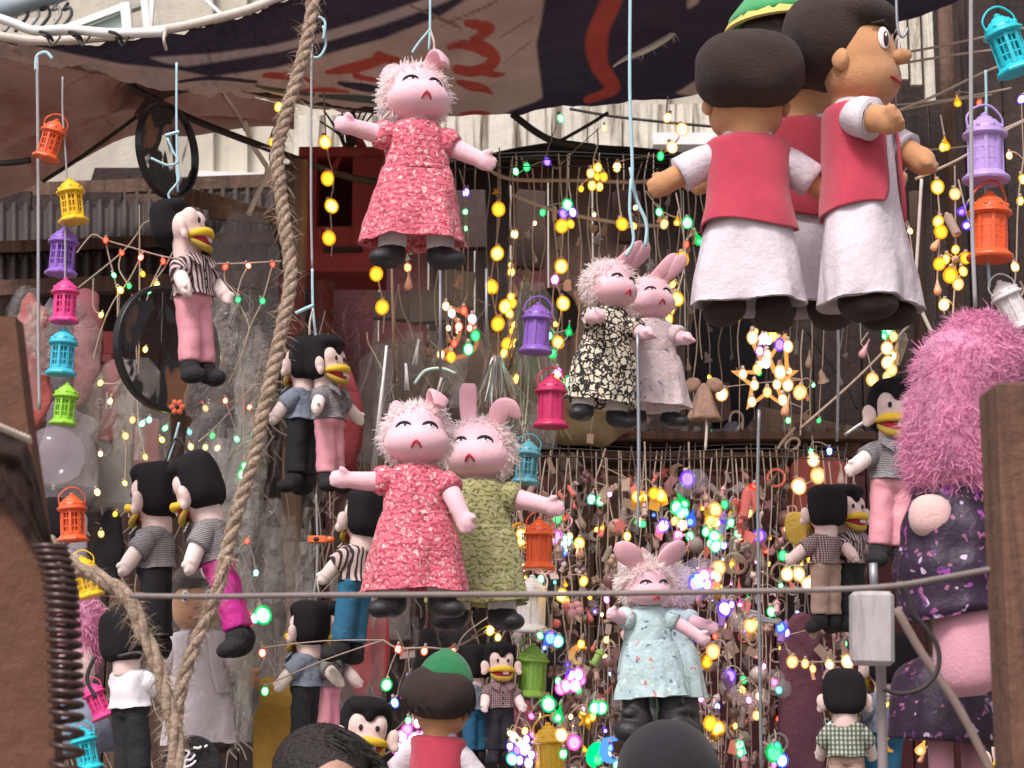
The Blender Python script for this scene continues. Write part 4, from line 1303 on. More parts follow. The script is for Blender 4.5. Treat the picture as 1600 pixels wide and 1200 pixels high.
mb = MB()
core = [(1526, 496, 22), (1528, 525, 58), (1522, 560, 84), (1514, 610, 88), (1500, 670, 84), (1496, 720, 80), (1498, 756, 70), (1500, 772, 48)]
cp_ = smoothpts([(x, y, r_) for x, y, r_ in core], 5)
mb.tube([F(x, y) for x, y, r_ in cp_], [r_ * PX(DF) for x, y, r_ in cp_], 20)
for i in range(17000):
    x, y, r_ = cp_[rnd.randrange(len(cp_))]
    a = rnd.uniform(0, 2 * PI)
    r2 = r_ * PX(DF)
    y += rnd.uniform(-9, 9)
    o = Vector((math.cos(a), math.sin(a), rnd.gauss(.1, .4)))
    p = F(x, y) + Vector((math.cos(a) * r2, math.sin(a) * r2, 0))
    mb.blade(p, o + Vector((rnd.gauss(0, .9), rnd.gauss(0, .9), rnd.gauss(-.2, .9))), rnd.uniform(.005, .018), rnd.uniform(.0007, .0016), (rnd.gauss(0, .007), rnd.gauss(0, .007), rnd.gauss(-.003, .007)), 3)
mb.build('hair', m_fluff, fd)['kind'] = 'stuff'
q_ = smoothpts([(1500, 762, 62), (1492, 800, 72), (1488, 850, 80), (1484, 900, 84), (1490, 950, 82), (1492, 962, 80)], 5)
mb = MB()
mb.tube([F(x, y) for x, y, r_ in q_], [r_ * PX(DF) * (1 + .03 * math.sin(i)) for i, (x, y, r_) in enumerate(q_)], 40)
mb.v = [(x + .008 * mnoise.noise(Vector((x * 30, y * 30, z * 12))), y + .012 * mnoise.noise(Vector((x * 30, y * 30, z * 10 + 4))), z) for x, y, z in mb.v]
mb.build('dress', m_purplefl, fd)
q_ = smoothpts([(1498, 940, 44), (1504, 990, 50), (1508, 1040, 52), (1510, 1072, 44), (1512, 1088, 20)], 4)
MB().tube([F(x, y, -.02) for x, y, r_ in q_], [r_ * PX(DF) for x, y, r_ in q_], 24).build('leg', mat('rose_pink_plush', (.62, .30, .36), .9, .1, 12, .25, 200, sheen=.3), fd)
q_ = smoothpts([(1540, 935, 34), (1552, 990, 40), (1556, 1040, 38), (1556, 1070, 18)], 4)
MB().tube([F(x, y, .06) for x, y, r_ in q_], [r_ * PX(DF) for x, y, r_ in q_], 24).build('leg', MATS['rose_pink_plush'], fd)
mb = MB().ell(F(1443, 812, -.05), (33 * PX(DF), .03, 34 * PX(DF)), nu=24, nv=16, p=.85).tube([F(1478, 800, -.03), F(1450, 808, -.05)], [.022, .026], 14)
link('hand', blob('fd_hand', mb, .003, 4), mat('pale_rose_plush', (.72, .47, .44), .9, .08, 14, .25, 260, sheen=.3), fd)
mb = MB().ell(F(1585, 590, .03), (.034, .03, .04), nu=20, nv=14)
mb.build('arm', m_felt, fd)
# second floral dress hanging below it
dr = thing('floral_dress_doll', 'doll in dark purple floral dress with a pink leg below the fluffy doll', 'doll', (0, 0, 0))
DF = 3.3
q_ = smoothpts([(1490, 1030, 50), (1488, 1060, 88), (1490, 1100, 100), (1492, 1150, 104), (1492, 1160, 100)], 5)
mb = MB().tube([F(x, y) for x, y, r_ in q_], [r_ * PX(DF) for x, y, r_ in q_], 40)
mb.v = [(x + .010 * mnoise.noise(Vector((x * 26, y * 26, z * 8))), y + .012 * mnoise.noise(Vector((x * 26, y * 26, z * 8 + 4))), z) for x, y, z in mb.v]
mb.build('dress', m_purplefl, dr)
for x, dy in ((1464, -.02), (1530, .05)):
    MB().tube([F(x, 1130, dy), F(x + 3, 1200, dy), F(x + 3, 1300, dy)], [.022, .021, .02], 18).build('leg', MATS['rose_pink_plush'], dr)
# fluffy pink head behind the spring
ph_ = thing('fluffy_pink_doll', 'doll with pink fluffy hair and pale face behind the coil spring', 'doll', (0, 0, 0))
DF = 4.0
mb = MB().ell(F(128, 990), (.045, .04, .07))
for i in range(900):
    a, u_ = rnd.uniform(0, 6.28), rnd.uniform(-1, 1)
    s_ = math.sqrt(1 - u_ * u_)
    d = Vector((s_ * math.cos(a), s_ * math.sin(a), u_))
    mb.blade(F(128, 990) + Vector((d.x * .045, d.y * .04, d.z * .07)), d + Vector((rnd.gauss(0, .5), rnd.gauss(0, .5), rnd.gauss(0, .5))), .022, .002, (0, 0, -.006), 2)
mb.build('hair', m_fluff, ph_)['kind'] = 'stuff'
MB().ell(F(122, 1045, -.02), (.04, .035, .06)).build('face', m_felt, ph_)
MB().tube(smoothpts([F(118, 1028, -.055), F(126, 1022, -.06), F(134, 1028, -.055)], 4), .002, 5).build('eyelash', m_lash, ph_)
MB().tube([F(122, 1085), F(125, 1130), F(130, 1180)], [.03, .06, .07], 20).build('dress', m_denimsh, ph_)

# cords that carry the dolls
for pts, d, r_, m, lb in (
        (((672, -40), (672, 40), (670, 78)), 4.0, .003, m_cordblue, 'pale blue cord holding the coral dress doll under the banner'),
        (((672, 46), (655, 66), (644, 82)), 3.98, .0028, m_cordblue, 'blue loop end tied over the head of the topmost coral doll'),
        (((672, 46), (678, 66), (678, 84)), 4.0, .0028, m_cordwhite, 'white loop end tied over the head of the topmost coral doll'),
        (((610, 140), (612, 178), (606, 230)), 4.06, .003, m_cordblue, 'blue cord behind the arm of the topmost coral doll'),
        (((985, -40), (984, 140), (988, 260), (985, 300)), 4.1, .0042, m_cordblue, 'thick pale blue cord above the black dress doll'),
        (((985, 262), (994, 310), (1010, 350), (1008, 385)), 4.12, .0045, m_cordblue, 'mint green loop branch ending at the white dress doll'),
        (((986, 280), (984, 330), (990, 375), (978, 400)), 4.1, .004, m_cordblue, 'mint green knot tied at the black dress doll'),
        (((276, 98), (276, 200), (278, 300)), 4.25, .003, m_cordblue, 'pale blue cord through the upper hoop to the striped puppet'),
        (((487, 60), (486, 300), (488, 420)), 4.5, .0032, m_cordgrey, 'long grey blue cord in front of the red cabinet'),
        (((488, 420), (489, 480), (494, 530)), 4.5, .0035, m_cordblue, 'lower length of cord tied to the pair beside the palm post'),
        (((489, 484), (484, 505), (484, 530)), 4.48, .0028, m_cordwhite, 'white tie between the two puppets beside the palm post'),
        (((505, 62), (508, 35), (498, 26)), 4.45, .0035, m_cordblue, 'blue hook end over the banner hem'),
        (((490, 90), (500, 88), (509, 70), (505, 40)), 4.46, .0035, m_cordblue, 'open blue loop on the cord in front of the banner'),
        (((462, 490), (474, 484), (490, 477)), 4.44, .005, m_cordblue, 'stub of blue tape sticking out by the jute rope'),
        (((258, 212), (272, 208), (280, 206)), 4.1, .004, m_cordblue, 'blue tape bow tied on the upper hoop cord'),
        (((236, 247), (262, 258), (278, 252), (270, 236), (262, 216)), 4.15, .003, m_cordblue, 'trailing blue twine across the upper hoop'),
        (((276, 255), (280, 280), (264, 302), (266, 312)), 4.2, .003, m_cordblue, 'blue twine curling down to the striped puppet'),
        (((262, 720), (272, 690), (280, 660)), 4.2, .003, m_cordblue, 'blue cord knotted above the magenta trouser puppet'),
        (((258, 722), (276, 684), (302, 718)), 4.15, .0028, m_wiredark, 'black loop joining the heads of the two turned puppets'),
        (((494, 772), (496, 850), (494, 905), (488, 936)), 4.5, .0028, m_cordgrey, 'grey cord running through the orange clip'),
        (((494, 900), (500, 936)), 4.5, .0022, m_cordwhite, 'white tie over the pair of puppets under the orange clip'),
        (((58, 90), (60, 300), (60, 520), (62, 640)), 3.95, .0036, m_cordgrey, 'long grey cord beside the first strand of lanterns'),
        (((82, 92), (72, 82), (58, 88), (56, 110)), 3.95, .004, m_cordblue, 'blue hook loop at the top of the grey cord'),
        (((98, 120), (98, 180), (104, 270), (102, 360), (102, 520), (104, 600)), 3.92, .0022, m_cordgrey, 'thin cord threading the first strand of lanterns'),
        (((1540, 110), (1541, 160), (1540, 300), (1546, 450)), 3.62, .003, m_cordblue, 'blue grey cord threading the lilac and orange lanterns'),
        (((1517, -40), (1518, 300), (1524, 480)), 3.45, .0042, m_cordgrey, 'grey cord carrying the magenta fluffy doll'),
        (((1400, -30), (1402, 40), (1410, 58), (1419, 44)), 3.5, .003, m_steel, 'small steel hook hanging above the boy in profile'),
        (((1398, 130), (1400, 176)), 3.6, .002, m_cordgrey, 'grey thread below the steel hook'),
        (((688, 420), (688, 590)), 4.3, .0042, m_steel, 'thin steel rod under the topmost coral doll'),
        (((690, 590), (684, 612)), 4.1, .003, m_cordwhite, 'short cream cord above the embracing dolls'),
        (((996, 520), (998, 700), (996, 835)), 4.0, .0042, m_steel, 'steel rod crossing the white printed dress'),
        (((1186, 640), (1184, 800), (1190, 1230)), 4.2, .0040, m_steel, 'long grey rod below the lit star'),
        (((1308, 470), (1310, 560), (1308, 690)), 4.4, .0036, m_steel, 'grey rod below the hidden boy doll'),
        (((760, 420), (760, 545)), 4.8, .0042, m_steel, 'steel rod beside the amber globe string'),
        (((612, 420), (617, 600)), 4.9, .004, m_woodmid, 'thin bamboo rod beneath the shoe of the topmost coral doll'),
        (((1440, 280), (1434, 380), (1430, 450)), 4.4, .0042, m_cordwhite, 'pale rope hanging behind the profile boy robe'),
        (((1430, 455), (1442, 490), (1456, 520)), 4.4, .0045, m_cordwhite, 'frayed rope end slanting to the fluffy doll'),
        (((1420, 508), (1340, 590), (1250, 670)), 5.2, .004, m_wire, 'slanting cable with a teardrop bulb beside the lit star'),
        (((1262, 520), (1320, 600), (1340, 640)), 5.8, .005, m_wiredark, 'dark bent cable behind the lit star'),
        (((1320, 680), (1360, 655), (1400, 650)), 5.0, .006, m_steel, 'steel strut behind the puppet with pink trousers'),
        (((1376, 1040), (1378, 1120), (1380, 1240)), 2.7, .0075, mat('grey_pole', (.26, .22, .22), .7, .2, 20), 'grey pole standing under the foam block'),
        (((1364, 880), (1366, 925)), 2.7, .0062, m_steel, 'stub of pole above the foam block'),
        (((1400, 950), (1440, 1020), (1500, 1110), (1560, 1230)), 2.6, .0062, mat('beige_webbing', (.24, .17, .15), .9, .2, 40), 'beige webbing strap slanting down to the street corner'),
        (((1405, 908), (1420, 930), (1430, 960), (1450, 985), (1466, 1015), (1464, 1050), (1440, 1076), (1405, 1084), (1380, 1076)), 2.5, .0034, m_wiredark, 'dark wire loop swinging under the taut line'),
        (((184, 1026), (220, 1020), (226, 1040)), 3.5, .0035, m_wiredark, 'black strap behind the frayed rope ends'),
        (((148, 1026), (136, 1060), (150, 1090)), 3.55, .004, m_wiredark, 'curled black strap beside the pink lantern')):
    nm = 'rod' if 'rod' in lb.split() or 'pole' in lb.split() or 'strut' in lb else 'hanging_twine'
    cord(pts, d, r_, m, lb, 'rod' if nm == 'rod' else 'cord', nm)
tag(MB().box(U(1362, 982, 2.65), (64 * PX(2.65), .04, 114 * PX(2.65)), (0, R(1.5), 0)).build('foam_block', m_foam, smooth=False, bevel=.006), 'off white foam block threaded on the pole under the taut line', 'block')

# heavy twisted jute rope
def twisted(path, rad, turns, label, r_in=.56, fray=0):
    P = smoothpts(path, 16)
    t = thing('twisted_rope', label, 'rope', (0, 0, 0))
    m = len(P)
    for s_ in range(3):
        pts, rr = [], []
        for i, p in enumerate(P):
            p = Vector(p)
            a = 2 * PI * (turns * i / m + s_ / 3)
            tt = (Vector(P[min(i + 1, m - 1)]) - Vector(P[max(i - 1, 0)])).normalized()
            x = Vector((1, 0, 0)); x = (x - tt * x.dot(tt)).normalized(); y = tt.cross(x)
            pts.append(p + (x * math.cos(a) + y * math.sin(a)) * rad * .5)
            rr.append(rad * r_in * (1 + .08 * math.sin(i * .7 + s_)))
        MB().tube(pts, rr, 8).build('strand', m_jute, t)
    mb = MB()
    for i in range(int(m * 4)):
        p = Vector(P[rnd.randrange(m)])
        a = rnd.uniform(0, 6.28)
        mb.blade(p + Vector((math.cos(a), math.sin(a), 0)) * rad, (math.cos(a) * .5, math.sin(a) * .5, rnd.uniform(-1, .6)), rnd.uniform(.01, .03), .0006, (0, 0, -.006), 2)
    mb.build('fibres', m_jute, t)['kind'] = 'stuff'
    return t


DR = 3.3
twisted([U(x, y, DR) for x, y in ((494, -40), (484, 40), (468, 110), (446, 180), (434, 240), (438, 300), (446, 360), (454, 430), (444, 500), (428, 570), (412, 640), (398, 710), (374, 790), (350, 880))], .0125, 17, 'thick twisted jute rope hanging from the banner down past the palm post')
twisted([U(x, y, DR - .3) for x, y in ((352, 870), (338, 930), (316, 980), (296, 1030), (282, 1080), (274, 1140), (268, 1240))], .0105, 3, 'loose jute rope tail hanging under the taut line')
twisted([U(x, y, DR - .5) for x, y in ((74, 845), (110, 880), (160, 905), (200, 935), (222, 985), (246, 1040), (260, 1090), (274, 1150), (276, 1240))], .0115, 3, 'loose jute rope swag coming off the timber board')

# ================================================================ plastic lanterns
LC = {'orange': (.80, .12, .03), 'yellow': (.82, .50, .01), 'purple': (.26, .12, .50), 'lilac': (.50, .34, .72), 'pink': (.78, .06, .26), 'cyan': (.05, .48, .62),
      'turquoise': (.02, .56, .66), 'green': (.28, .62, .04), 'crimson': (.55, .03, .13), 'teal': (.10, .33, .40), 'white': (.72, .68, .66), 'leaf': (.22, .42, .06), 'gold': (.66, .40, .03)}


def lantern(label, colour, px, py0, py1, d, tilt=0.0, rz=0.0, lean=0.0, plain=False, handle=True):
    m = mat(colour + '_plastic', LC[colour], .38, .10, 8, .1, 30, sss=0.0, spec=.5)
    S = .86
    t = thing('plastic_lantern', label, 'lantern', group='small plastic lanterns strung on cords')
    N = 8
    MB().lathe([(.0, .30, .30), (0, .37, .37), (.03, .385, .385), (.06, .375, .375), (.075, .34, .34), (.10, .325, .325), (.13, .285, .285), (.14, .26, .26)], 24 if plain else 8, None).build('base', m, t, sharp=40)
    mb = MB()
    for i in range(N):
        a = 2 * PI * (i + .5) / N
        r_ = .27
        c, s_ = math.cos(a), math.sin(a)
        mb.box((r_ * c, r_ * s_, .38), (.035, .062, .52), (0, 0, a))
        a2 = 2 * PI * (i + 1) / N
        r2 = r_ * math.cos(PI / N)
        c, s_ = math.cos(a2), math.sin(a2)
        wdt = 2 * r_ * math.sin(PI / N)
        mb.box((r2 * c, r2 * s_, .38), (.02, .022, .52), (0, 0, a2))
        for z in (.17, .30, .46, .60):
            mb.box((r2 * c, r2 * s_, z), (.022, wdt, .026 if z not in (.17, .60) else .06), (0, 0, a2))
    mb.build('body', m, t, smooth=False)
    if plain:
        MB().lathe([(.13, .262, .262), (.38, .258, .258), (.63, .262, .262)], 24).build('liner', m, t, sharp=50)
    else:
        MB().lathe([(.13, .15, .15), (.63, .15, .15)], 12).build('liner', m, t, sharp=50)
    MB().lathe([(.62, .28, .28), (.635, .34, .34), (.66, .365, .365), (.69, .36, .36), (.70, .325, .325), (.72, .31, .31)], 24, None).build('shoulder', m, t, sharp=45)
    dm = MB().lathe(smoothpts([(.70, .31, .31), (.76, .30, .30), (.81, .265, .265), (.825, .225, .225), (.87, .20, .20), (.885, .15, .15), (.93, .11, .11), (.945, .06, .06), (.975, .065, .065), (1.0, .02, .02)], 2), 20, lambda a, tt: .03 * math.cos(8 * a)).build('dome', m, t, sharp=50)
    for i in range(8):
        a = 2 * PI * i / 8
        MB().ell((.29 * math.cos(a), .29 * math.sin(a), .765), (.03, .05, .035), (0, 0, a), nu=8, nv=6).build('stud', m, dm)
    if handle:
        MB().tube(smoothpts([(-.30, 0, .78), (-.31, 0, .92), (-.20, -lean * .5, 1.04), (-.07, -lean, 1.10), (.07, -lean, 1.11), (.20, -lean * .5, 1.05), (.31, 0, .92), (.30, 0, .78)], 4), .018, 6).build('handle', m, t)
    place(t, px, py0, py1, d, rz, tilt)
    t.scale = (t.scale[0] * S, t.scale[1] * S, t.scale[2])
    return t


for a in (
        ('bright orange lantern tilted under the brown tarpaulin', 'orange', 90, 186, 250, 3.92, R(14), .3),
        ('bright yellow lantern below the tilted orange one', 'yellow', 108, 278, 348, 3.92, R(-8), .2, 0, False, False),
        ('purple lantern hanging between the yellow and hot pink ones', 'purple', 102, 354, 430, 3.95, R(3), .1, 0, False, False),
        ('hot pink lantern between the purple and cyan ones', 'pink', 103, 434, 504, 3.92, 0, .5, 0, False, False),
        ('cyan lantern between the hot pink and lime green ones', 'cyan', 101, 512, 586, 3.92, R(2), .3, 0, False, False),
        ('lime green lantern just above the clear balloon', 'green', 106, 598, 664, 3.90, R(4), .2, 0, False, False),
        ('orange lantern half hidden below the clear balloon', 'orange', 112, 770, 846, 4.0, R(-4), .4),
        ('yellow lantern tilted behind the taut line by the spring', 'yellow', 126, 868, 936, 3.9, R(-16), .1),
        ('hot pink lantern leaning beside the coil spring', 'pink', 138, 1066, 1128, 3.9, R(-26), .1),
        ('turquoise lantern at the foot of the coil spring', 'turquoise', 126, 1134, 1205, 3.8, R(-14), .2),
        ('turquoise lantern tilting at the top of the blue cord', 'turquoise', 1556, 22, 118, 3.55, R(-17), .15),
        ('lilac lantern on the blue cord under the tilted turquoise one', 'lilac', 1538, 176, 284, 3.6, R(1), .2, 0, True),
        ('orange lantern on the blue cord under the lilac one', 'orange', 1546, 298, 406, 3.6, R(2), .35, .1, True),
        ('white lantern tilted above the magenta fluffy doll', 'white', 1560, 438, 520, 3.62, R(-24), .2, 0, True),
        ('violet lantern in shade beside the green and amber bulbs', 'purple', 842, 472, 552, 4.9, R(4), .2, 0, True),
        ('crimson lantern under the violet one in shade', 'crimson', 862, 584, 668, 4.9, R(1), .3, 0, True),
        ('dusty teal lantern beside the hand of the olive dress doll', 'teal', 827, 686, 756, 4.85, R(5), .1),
        ('orange lantern below the hand of the olive dress doll', 'orange', 843, 808, 890, 4.6, R(1), .4, 0, True),
        ('white lantern behind the taut line under the orange one', 'white', 832, 898, 988, 4.75, R(2), .2, 0, True),
        ('leaf green lantern below the white one', 'leaf', 834, 1004, 1090, 4.8, R(3), .3, 0, True),
        ('mustard yellow lantern at the bottom beside the pink violet lights', 'gold', 856, 1128, 1220, 4.6, R(-3), .3, 0, True),
        ('hot pink lantern glowing behind the timber post', 'pink', 1566, 980, 1100, 4.0, R(-8), .3, 0, True)):
    lantern(*a)

# ================================================================ string lights
EC = {'amber': ((1, .42, .01), (1, .66, .10)), 'warm': ((1, .50, .14), (1, .80, .45)), 'green': ((.0, .62, .13), (.25, 1, .45)), 'violet': ((.18, .06, .95), (.62, .45, 1)),
      'pink': ((.95, .12, .65), (1, .6, .95)), 'red': ((.95, .05, .025), (1, .35, .2)), 'cyan': ((.05, .65, .55), (.6, 1, .95)), 'blue': ((.05, .16, 1), (.5, .7, 1)), 'yellow': ((.85, .5, .02), (1, .8, .2)), 'white': ((.8, .75, .95), (1, .96, 1))}
BM = {}


def bulbmesh(kind, col):
    lev = rnd.choice((0, 1, 1))
    if (kind, col, lev) in BM:
        return BM[kind, col, lev]
    a, b = EC[col]
    sh = emis(col + '_glow', a, .9, .45, 'NONE')
    co_ = emis(col + ('_core' if lev else '_soft_core'), b if lev else [.7 * x + .3 * y for x, y in zip(b, a)], 15.0 if lev else 3.0)
    dim = emis(col + '_lamp', [.85 * x + .1 for x in a], 1.6, 0, 'AUTO')
    cap_ = m_wire
    mb = MB()
    if kind == 'globe':
        mb.ell((0, 0, 0), (.92, .92, 1.05), nu=14, nv=10); n1 = len(mb.f)
        mb.ell((0, 0, -.04), (.66, .66, .76), nu=10, nv=8); n2 = len(mb.f)
        mb.lathe([(.85, .35, .35), (1.35, .28, .28)], 8)
    elif kind == 'mini':
        mb.ell((0, 0, 0), (.8, .8, 1.0), nu=8, nv=6); n1 = len(mb.f)
        mb.ell((0, 0, 0), (.56, .56, .74), nu=8, nv=6); n2 = len(mb.f)
        mb.lathe([(.7, .38, .38), (1.5, .25, .25)], 6)
    elif kind == 'drop':
        mb.lathe(smoothpts([(1.2, .12, .12), (.6, .2, .2), (0, .55, .55), (-.55, .72, .72), (-.95, .45, .45), (-1.05, .05, .05)], 2), 8); n1 = len(mb.f)
        mb.ell((0, 0, -.45), (.38, .38, .4), nu=6, nv=4); n2 = len(mb.f)
        mb.lathe([(1.1, .2, .2), (1.8, .16, .16)], 6)
    me = mb.mesh('bulb')
    me.materials.append(sh); me.materials.append(co_); me.materials.append(cap_)
    # the cap joins shell and lamp into one fitting
    me.polygons.foreach_set('material_index', [0 if i < n1 else 1 if i < n2 else 2 for i in range(len(me.polygons))])
    BM[kind, col, lev] = me
    return me


def plast(col):
    return {'clear': m_clear, 'amber': mat('amber_plastic', (.55, .27, .03), .25, .1, 20), 'coral': mat('coral_plastic', (.68, .17, .14), .3, .1, 20), 'violet': mat('violet_plastic', (.30, .16, .52), .25, .1, 20),
            'cream': mat('cream_plastic', (.38, .26, .20), .4, .15, 20), 'grey': m_card, 'pale': mat('pale_pink_plastic', (.56, .43, .42), .3, .15, 20), 'dull': mat('shaded_plum_plastic', (.20, .10, .10), .4, .2, 20), 'umber': mat('umber_plastic', (.15, .085, .06), .4, .2, 20), 'peach': m_peach, 'rose': mat('rose_plastic', (.62, .30, .34), .35, .1, 20), 'aqua': mat('aqua_plastic', (.2, .5, .5), .3, .1, 20), 'lime': mat('lime_plastic', (.3, .5, .12), .3, .1, 20)}[col]  # plum and umber are darkened: shade put into the charm colours


CH = {}


def charm(kind):
    if kind in CH:
        return CH[kind]
    mb = MB()
    if kind == 'star':
        mb.prism([((1 if i % 2 == 0 else .45) * math.sin(PI * i / 5), (1 if i % 2 == 0 else .45) * math.cos(PI * i / 5)) for i in range(10)], -.22, .22)
    elif kind == 'crescent':
        o = [(math.cos(a), math.sin(a)) for a in np.linspace(R(60), R(300), 12)]
        i_ = [(.35 + .72 * math.cos(a), .72 * math.sin(a)) for a in np.linspace(R(280), R(80), 10)]
        mb.prism(o + i_, -.2, .2)
    elif kind == 'bell':
        mb.lathe([(-.9, .85, .85), (-.8, .8, .8), (-.3, .5, .5), (.4, .42, .42), (.75, .2, .2), (.95, .1, .1)], 10)
    elif kind == 'tag':
        mb.box((0, 0, 0), (1.1, .12, 1.6))
    elif kind == 'tube':
        mb.lathe([(-1.3, .3, .3), (-1.2, .42, .42), (.9, .42, .42), (1.0, .3, .3), (1.3, .12, .12)], 8)
    elif kind == 'berries':
        for p in ((-.5, 0, -.1), (.45, .1, .1), (0, -.2, -.55), (0, .1, .5)):
            mb.ell(p, (.5, .5, .5), nu=8, nv=6)
    elif kind == 'drop':
        mb.lathe(smoothpts([(1.6, .08, .08), (.8, .16, .16), (0, .4, .4), (-.5, .5, .5), (-.85, .35, .35), (-.98, .05, .05)], 2), 8)
    elif kind == 'ring':
        mb.tube([(math.cos(a), 0, math.sin(a)) for a in np.linspace(0, 2 * PI, 17)], .16, 6)
    elif kind == 'ball':
        mb.ell((0, 0, 0), (1, 1, 1), nu=12, nv=8)
    elif kind == 'lamp':
        mb.lathe([(-1, .5, .5), (-.85, .6, .6), (-.75, .38, .38), (.2, .38, .38), (.3, .55, .55), (.6, .4, .4), (1.0, .05, .05)], 8)
    CH[kind] = mb.mesh('charm', smooth=kind not in ('star', 'crescent', 'tag'), sharp=45)
    return CH[kind]


NB = 0


def light_string(label, wire, d, bulbs=(), charms=(), group='light strings hanging in the stall', thick=.0022, wm=None, jitter=.006, coil=0):
    global NB
    o = U(wire[0][0], wire[0][1], d)
    t = thing('light_string', label, 'string lights', o, group)
    P = []
    for i, (x, y) in enumerate(wire):
        P.append(U(x, y, d) - o)
    if len(P) == 2:
        n = max(3, int((P[0] - P[1]).length / .09))
        P = [P[0].lerp(P[1], k / n) for k in range(n + 1)]
    P = [p + Vector((rnd.gauss(0, jitter), rnd.gauss(0, jitter), 0)) for p in P]
    P = smoothpts(P, 3)
    MB().tube(P, thick, 4, cap=False).build('wire', wm or m_wire, t)
    for b in bulbs:
        x, y, col, rp = b[:4]
        kind = b[4] if len(b) > 4 else ('globe' if rp >= 10 else 'mini')
        p = U(x, y, d) - o
        r_ = rp * PX(d)
        # the bulb hangs from its nearest place on the wire by a short lead
        ob = link('bulb', bulbmesh(kind, col), None, t, p, (rnd.gauss(0, .25), rnd.gauss(0, .25), rnd.uniform(0, 6)))
        ob.scale = (r_, r_, r_)
        NB += 1
        q = min(P, key=lambda v: (Vector(v) - p - Vector((0, 0, .02))).length)
        if (Vector(q) - p).length > r_ * 1.3:
            MB().tube(smoothpts([q, (Vector(q) + p) / 2 + Vector((0, 0, .012)), p + Vector((0, 0, r_))], 3), thick * .7, 4, cap=False).build('lead', wm or m_wire, t)
    for c in charms:
        x, y, kind, col, sp_ = c[:5]
        p = U(x, y, d) - o
        s_ = sp_ * PX(d)
        ob = link('charm', charm(kind), plast(col) if col in ('clear', 'amber', 'coral', 'violet', 'cream', 'grey', 'peach', 'rose', 'aqua', 'lime', 'dull', 'umber', 'pale') else emis(col + '_lit', EC[col][0], 1.6), t, p, (rnd.gauss(0, .3), rnd.gauss(0, .5), rnd.uniform(-1, 1)))
        ob.scale = (s_, s_, s_)
        q = min(P, key=lambda v: (Vector(v) - p - Vector((0, 0, .02))).length)
        if (Vector(q) - p).length > s_ * 1.2:
            MB().tube([q, p + Vector((0, 0, s_ * .8))], thick * .6, 4, cap=False).build('lead', wm or m_wire, t)
    return t


light_string('amber globe string hanging down the front of the red cabinet', [(505, 60), (508, 222), (514, 280), (518, 322), (514, 372), (512, 400)], 5.4, [(508, 222, 'amber', 11), (512, 279, 'amber', 12), (518, 322, 'amber', 12), (514, 372, 'amber', 12)])
light_string('orange bulbs twined with the jute rope', [(440, 60), (436, 165), (425, 222), (428, 300)], 5.6, [(435, 167, 'amber', 9), (425, 222, 'amber', 8)])
light_string('amber globes hanging under the shoes of the topmost coral doll', [(590, 380), (588, 427), (597, 480), (600, 520)], 5.2, [(588, 428, 'amber', 12), (597, 480, 'amber', 12)])
light_string('peach teardrop and star bulb between the shoes of the topmost coral doll', [(635, 330), (638, 420), (638, 440)], 5.0, [(637, 418, 'warm', 8), (642, 392, 'green', 6)], [(638, 442, 'drop', 'peach', 13), (634, 400, 'bell', 'cream', 8)])
light_string('string with a violet and a green bulb beside the coral skirt', [(722, 262), (728, 300), (727, 330), (722, 470)], 5.6, [(728, 301, 'violet', 8), (727, 331, 'green', 6), (710, 411, 'yellow', 6)], [(715, 440, 'tube', 'cream', 12)])
light_string('four amber globes in a column beside the steel rod', [(774, 230), (779, 326), (778, 396), (768, 448), (778, 506), (776, 560)], 5.5, [(779, 327, 'amber', 12), (777, 396, 'amber', 12), (768, 448, 'amber', 12), (778, 506, 'amber', 12)], [(776, 300, 'star', 'amber', 8)])
light_string('bright clump of amber bulbs beside the violet lantern', [(802, 250), (804, 365), (796, 470), (794, 545), (803, 625), (804, 650)], 5.4,
             [(804, 366, 'warm', 8), (799, 425, 'warm', 8), (790, 479, 'amber', 12), (801, 474, 'amber', 9), (796, 490, 'amber', 9), (803, 508, 'amber', 7), (800, 518, 'amber', 7), (793, 537, 'amber', 11), (805, 536, 'amber', 9), (788, 552, 'amber', 9), (806, 592, 'amber', 9), (797, 540, 'warm', 7), (798, 464, 'amber', 8)], [(802, 624, 'drop', 'peach', 11), (806, 560, 'drop', 'peach', 11), (806, 455, 'drop', 'cream', 10)])
light_string('amber globes with a pink bulb running down to the crimson lantern', [(872, 240), (880, 350), (876, 416), (868, 438), (880, 474), (870, 536), (868, 600)], 5.3, [(878, 353, 'amber', 12), (892, 350, 'amber', 8), (877, 416, 'amber', 12), (867, 437, 'pink', 9), (880, 474, 'amber', 12), (872, 535, 'amber', 11)])
light_string('cluster of green and violet bulbs under the carrier wire', [(884, 240), (887, 318), (885, 345)], 5.2, [(887, 320, 'green', 10), (880, 334, 'violet', 9), (895, 332, 'violet', 9), (848, 332, 'green', 7)])
light_string('curl of green bulbs on the skirt side of the black dress doll', [(858, 500), (872, 520), (890, 515), (868, 550), (864, 565), (875, 582), (890, 597), (870, 592)], 5.1, [(858, 524, 'green', 8), (889, 516, 'green', 9, 'drop'), (864, 553, 'green', 9), (872, 582, 'pink', 9), (868, 593, 'amber', 9), (891, 597, 'green', 12)])
light_string('green and violet bulbs under the beige sheeting', [(805, 240), (806, 268), (823, 260), (855, 252), (870, 264)], 5.8, [(806, 268, 'green', 7), (823, 261, 'green', 8), (855, 253, 'violet', 8), (876, 185, 'green', 8), (944, 200, 'yellow', 6)])
light_string('warm bulbs hanging before the pale sheeting', [(1043, 150), (1043, 184), (1066, 201), (1050, 230), (1032, 244)], 5.4, [(1043, 184, 'warm', 9), (1066, 202, 'warm', 11), (1050, 230, 'warm', 10), (1032, 244, 'green', 8), (964, 261, 'warm', 9)])
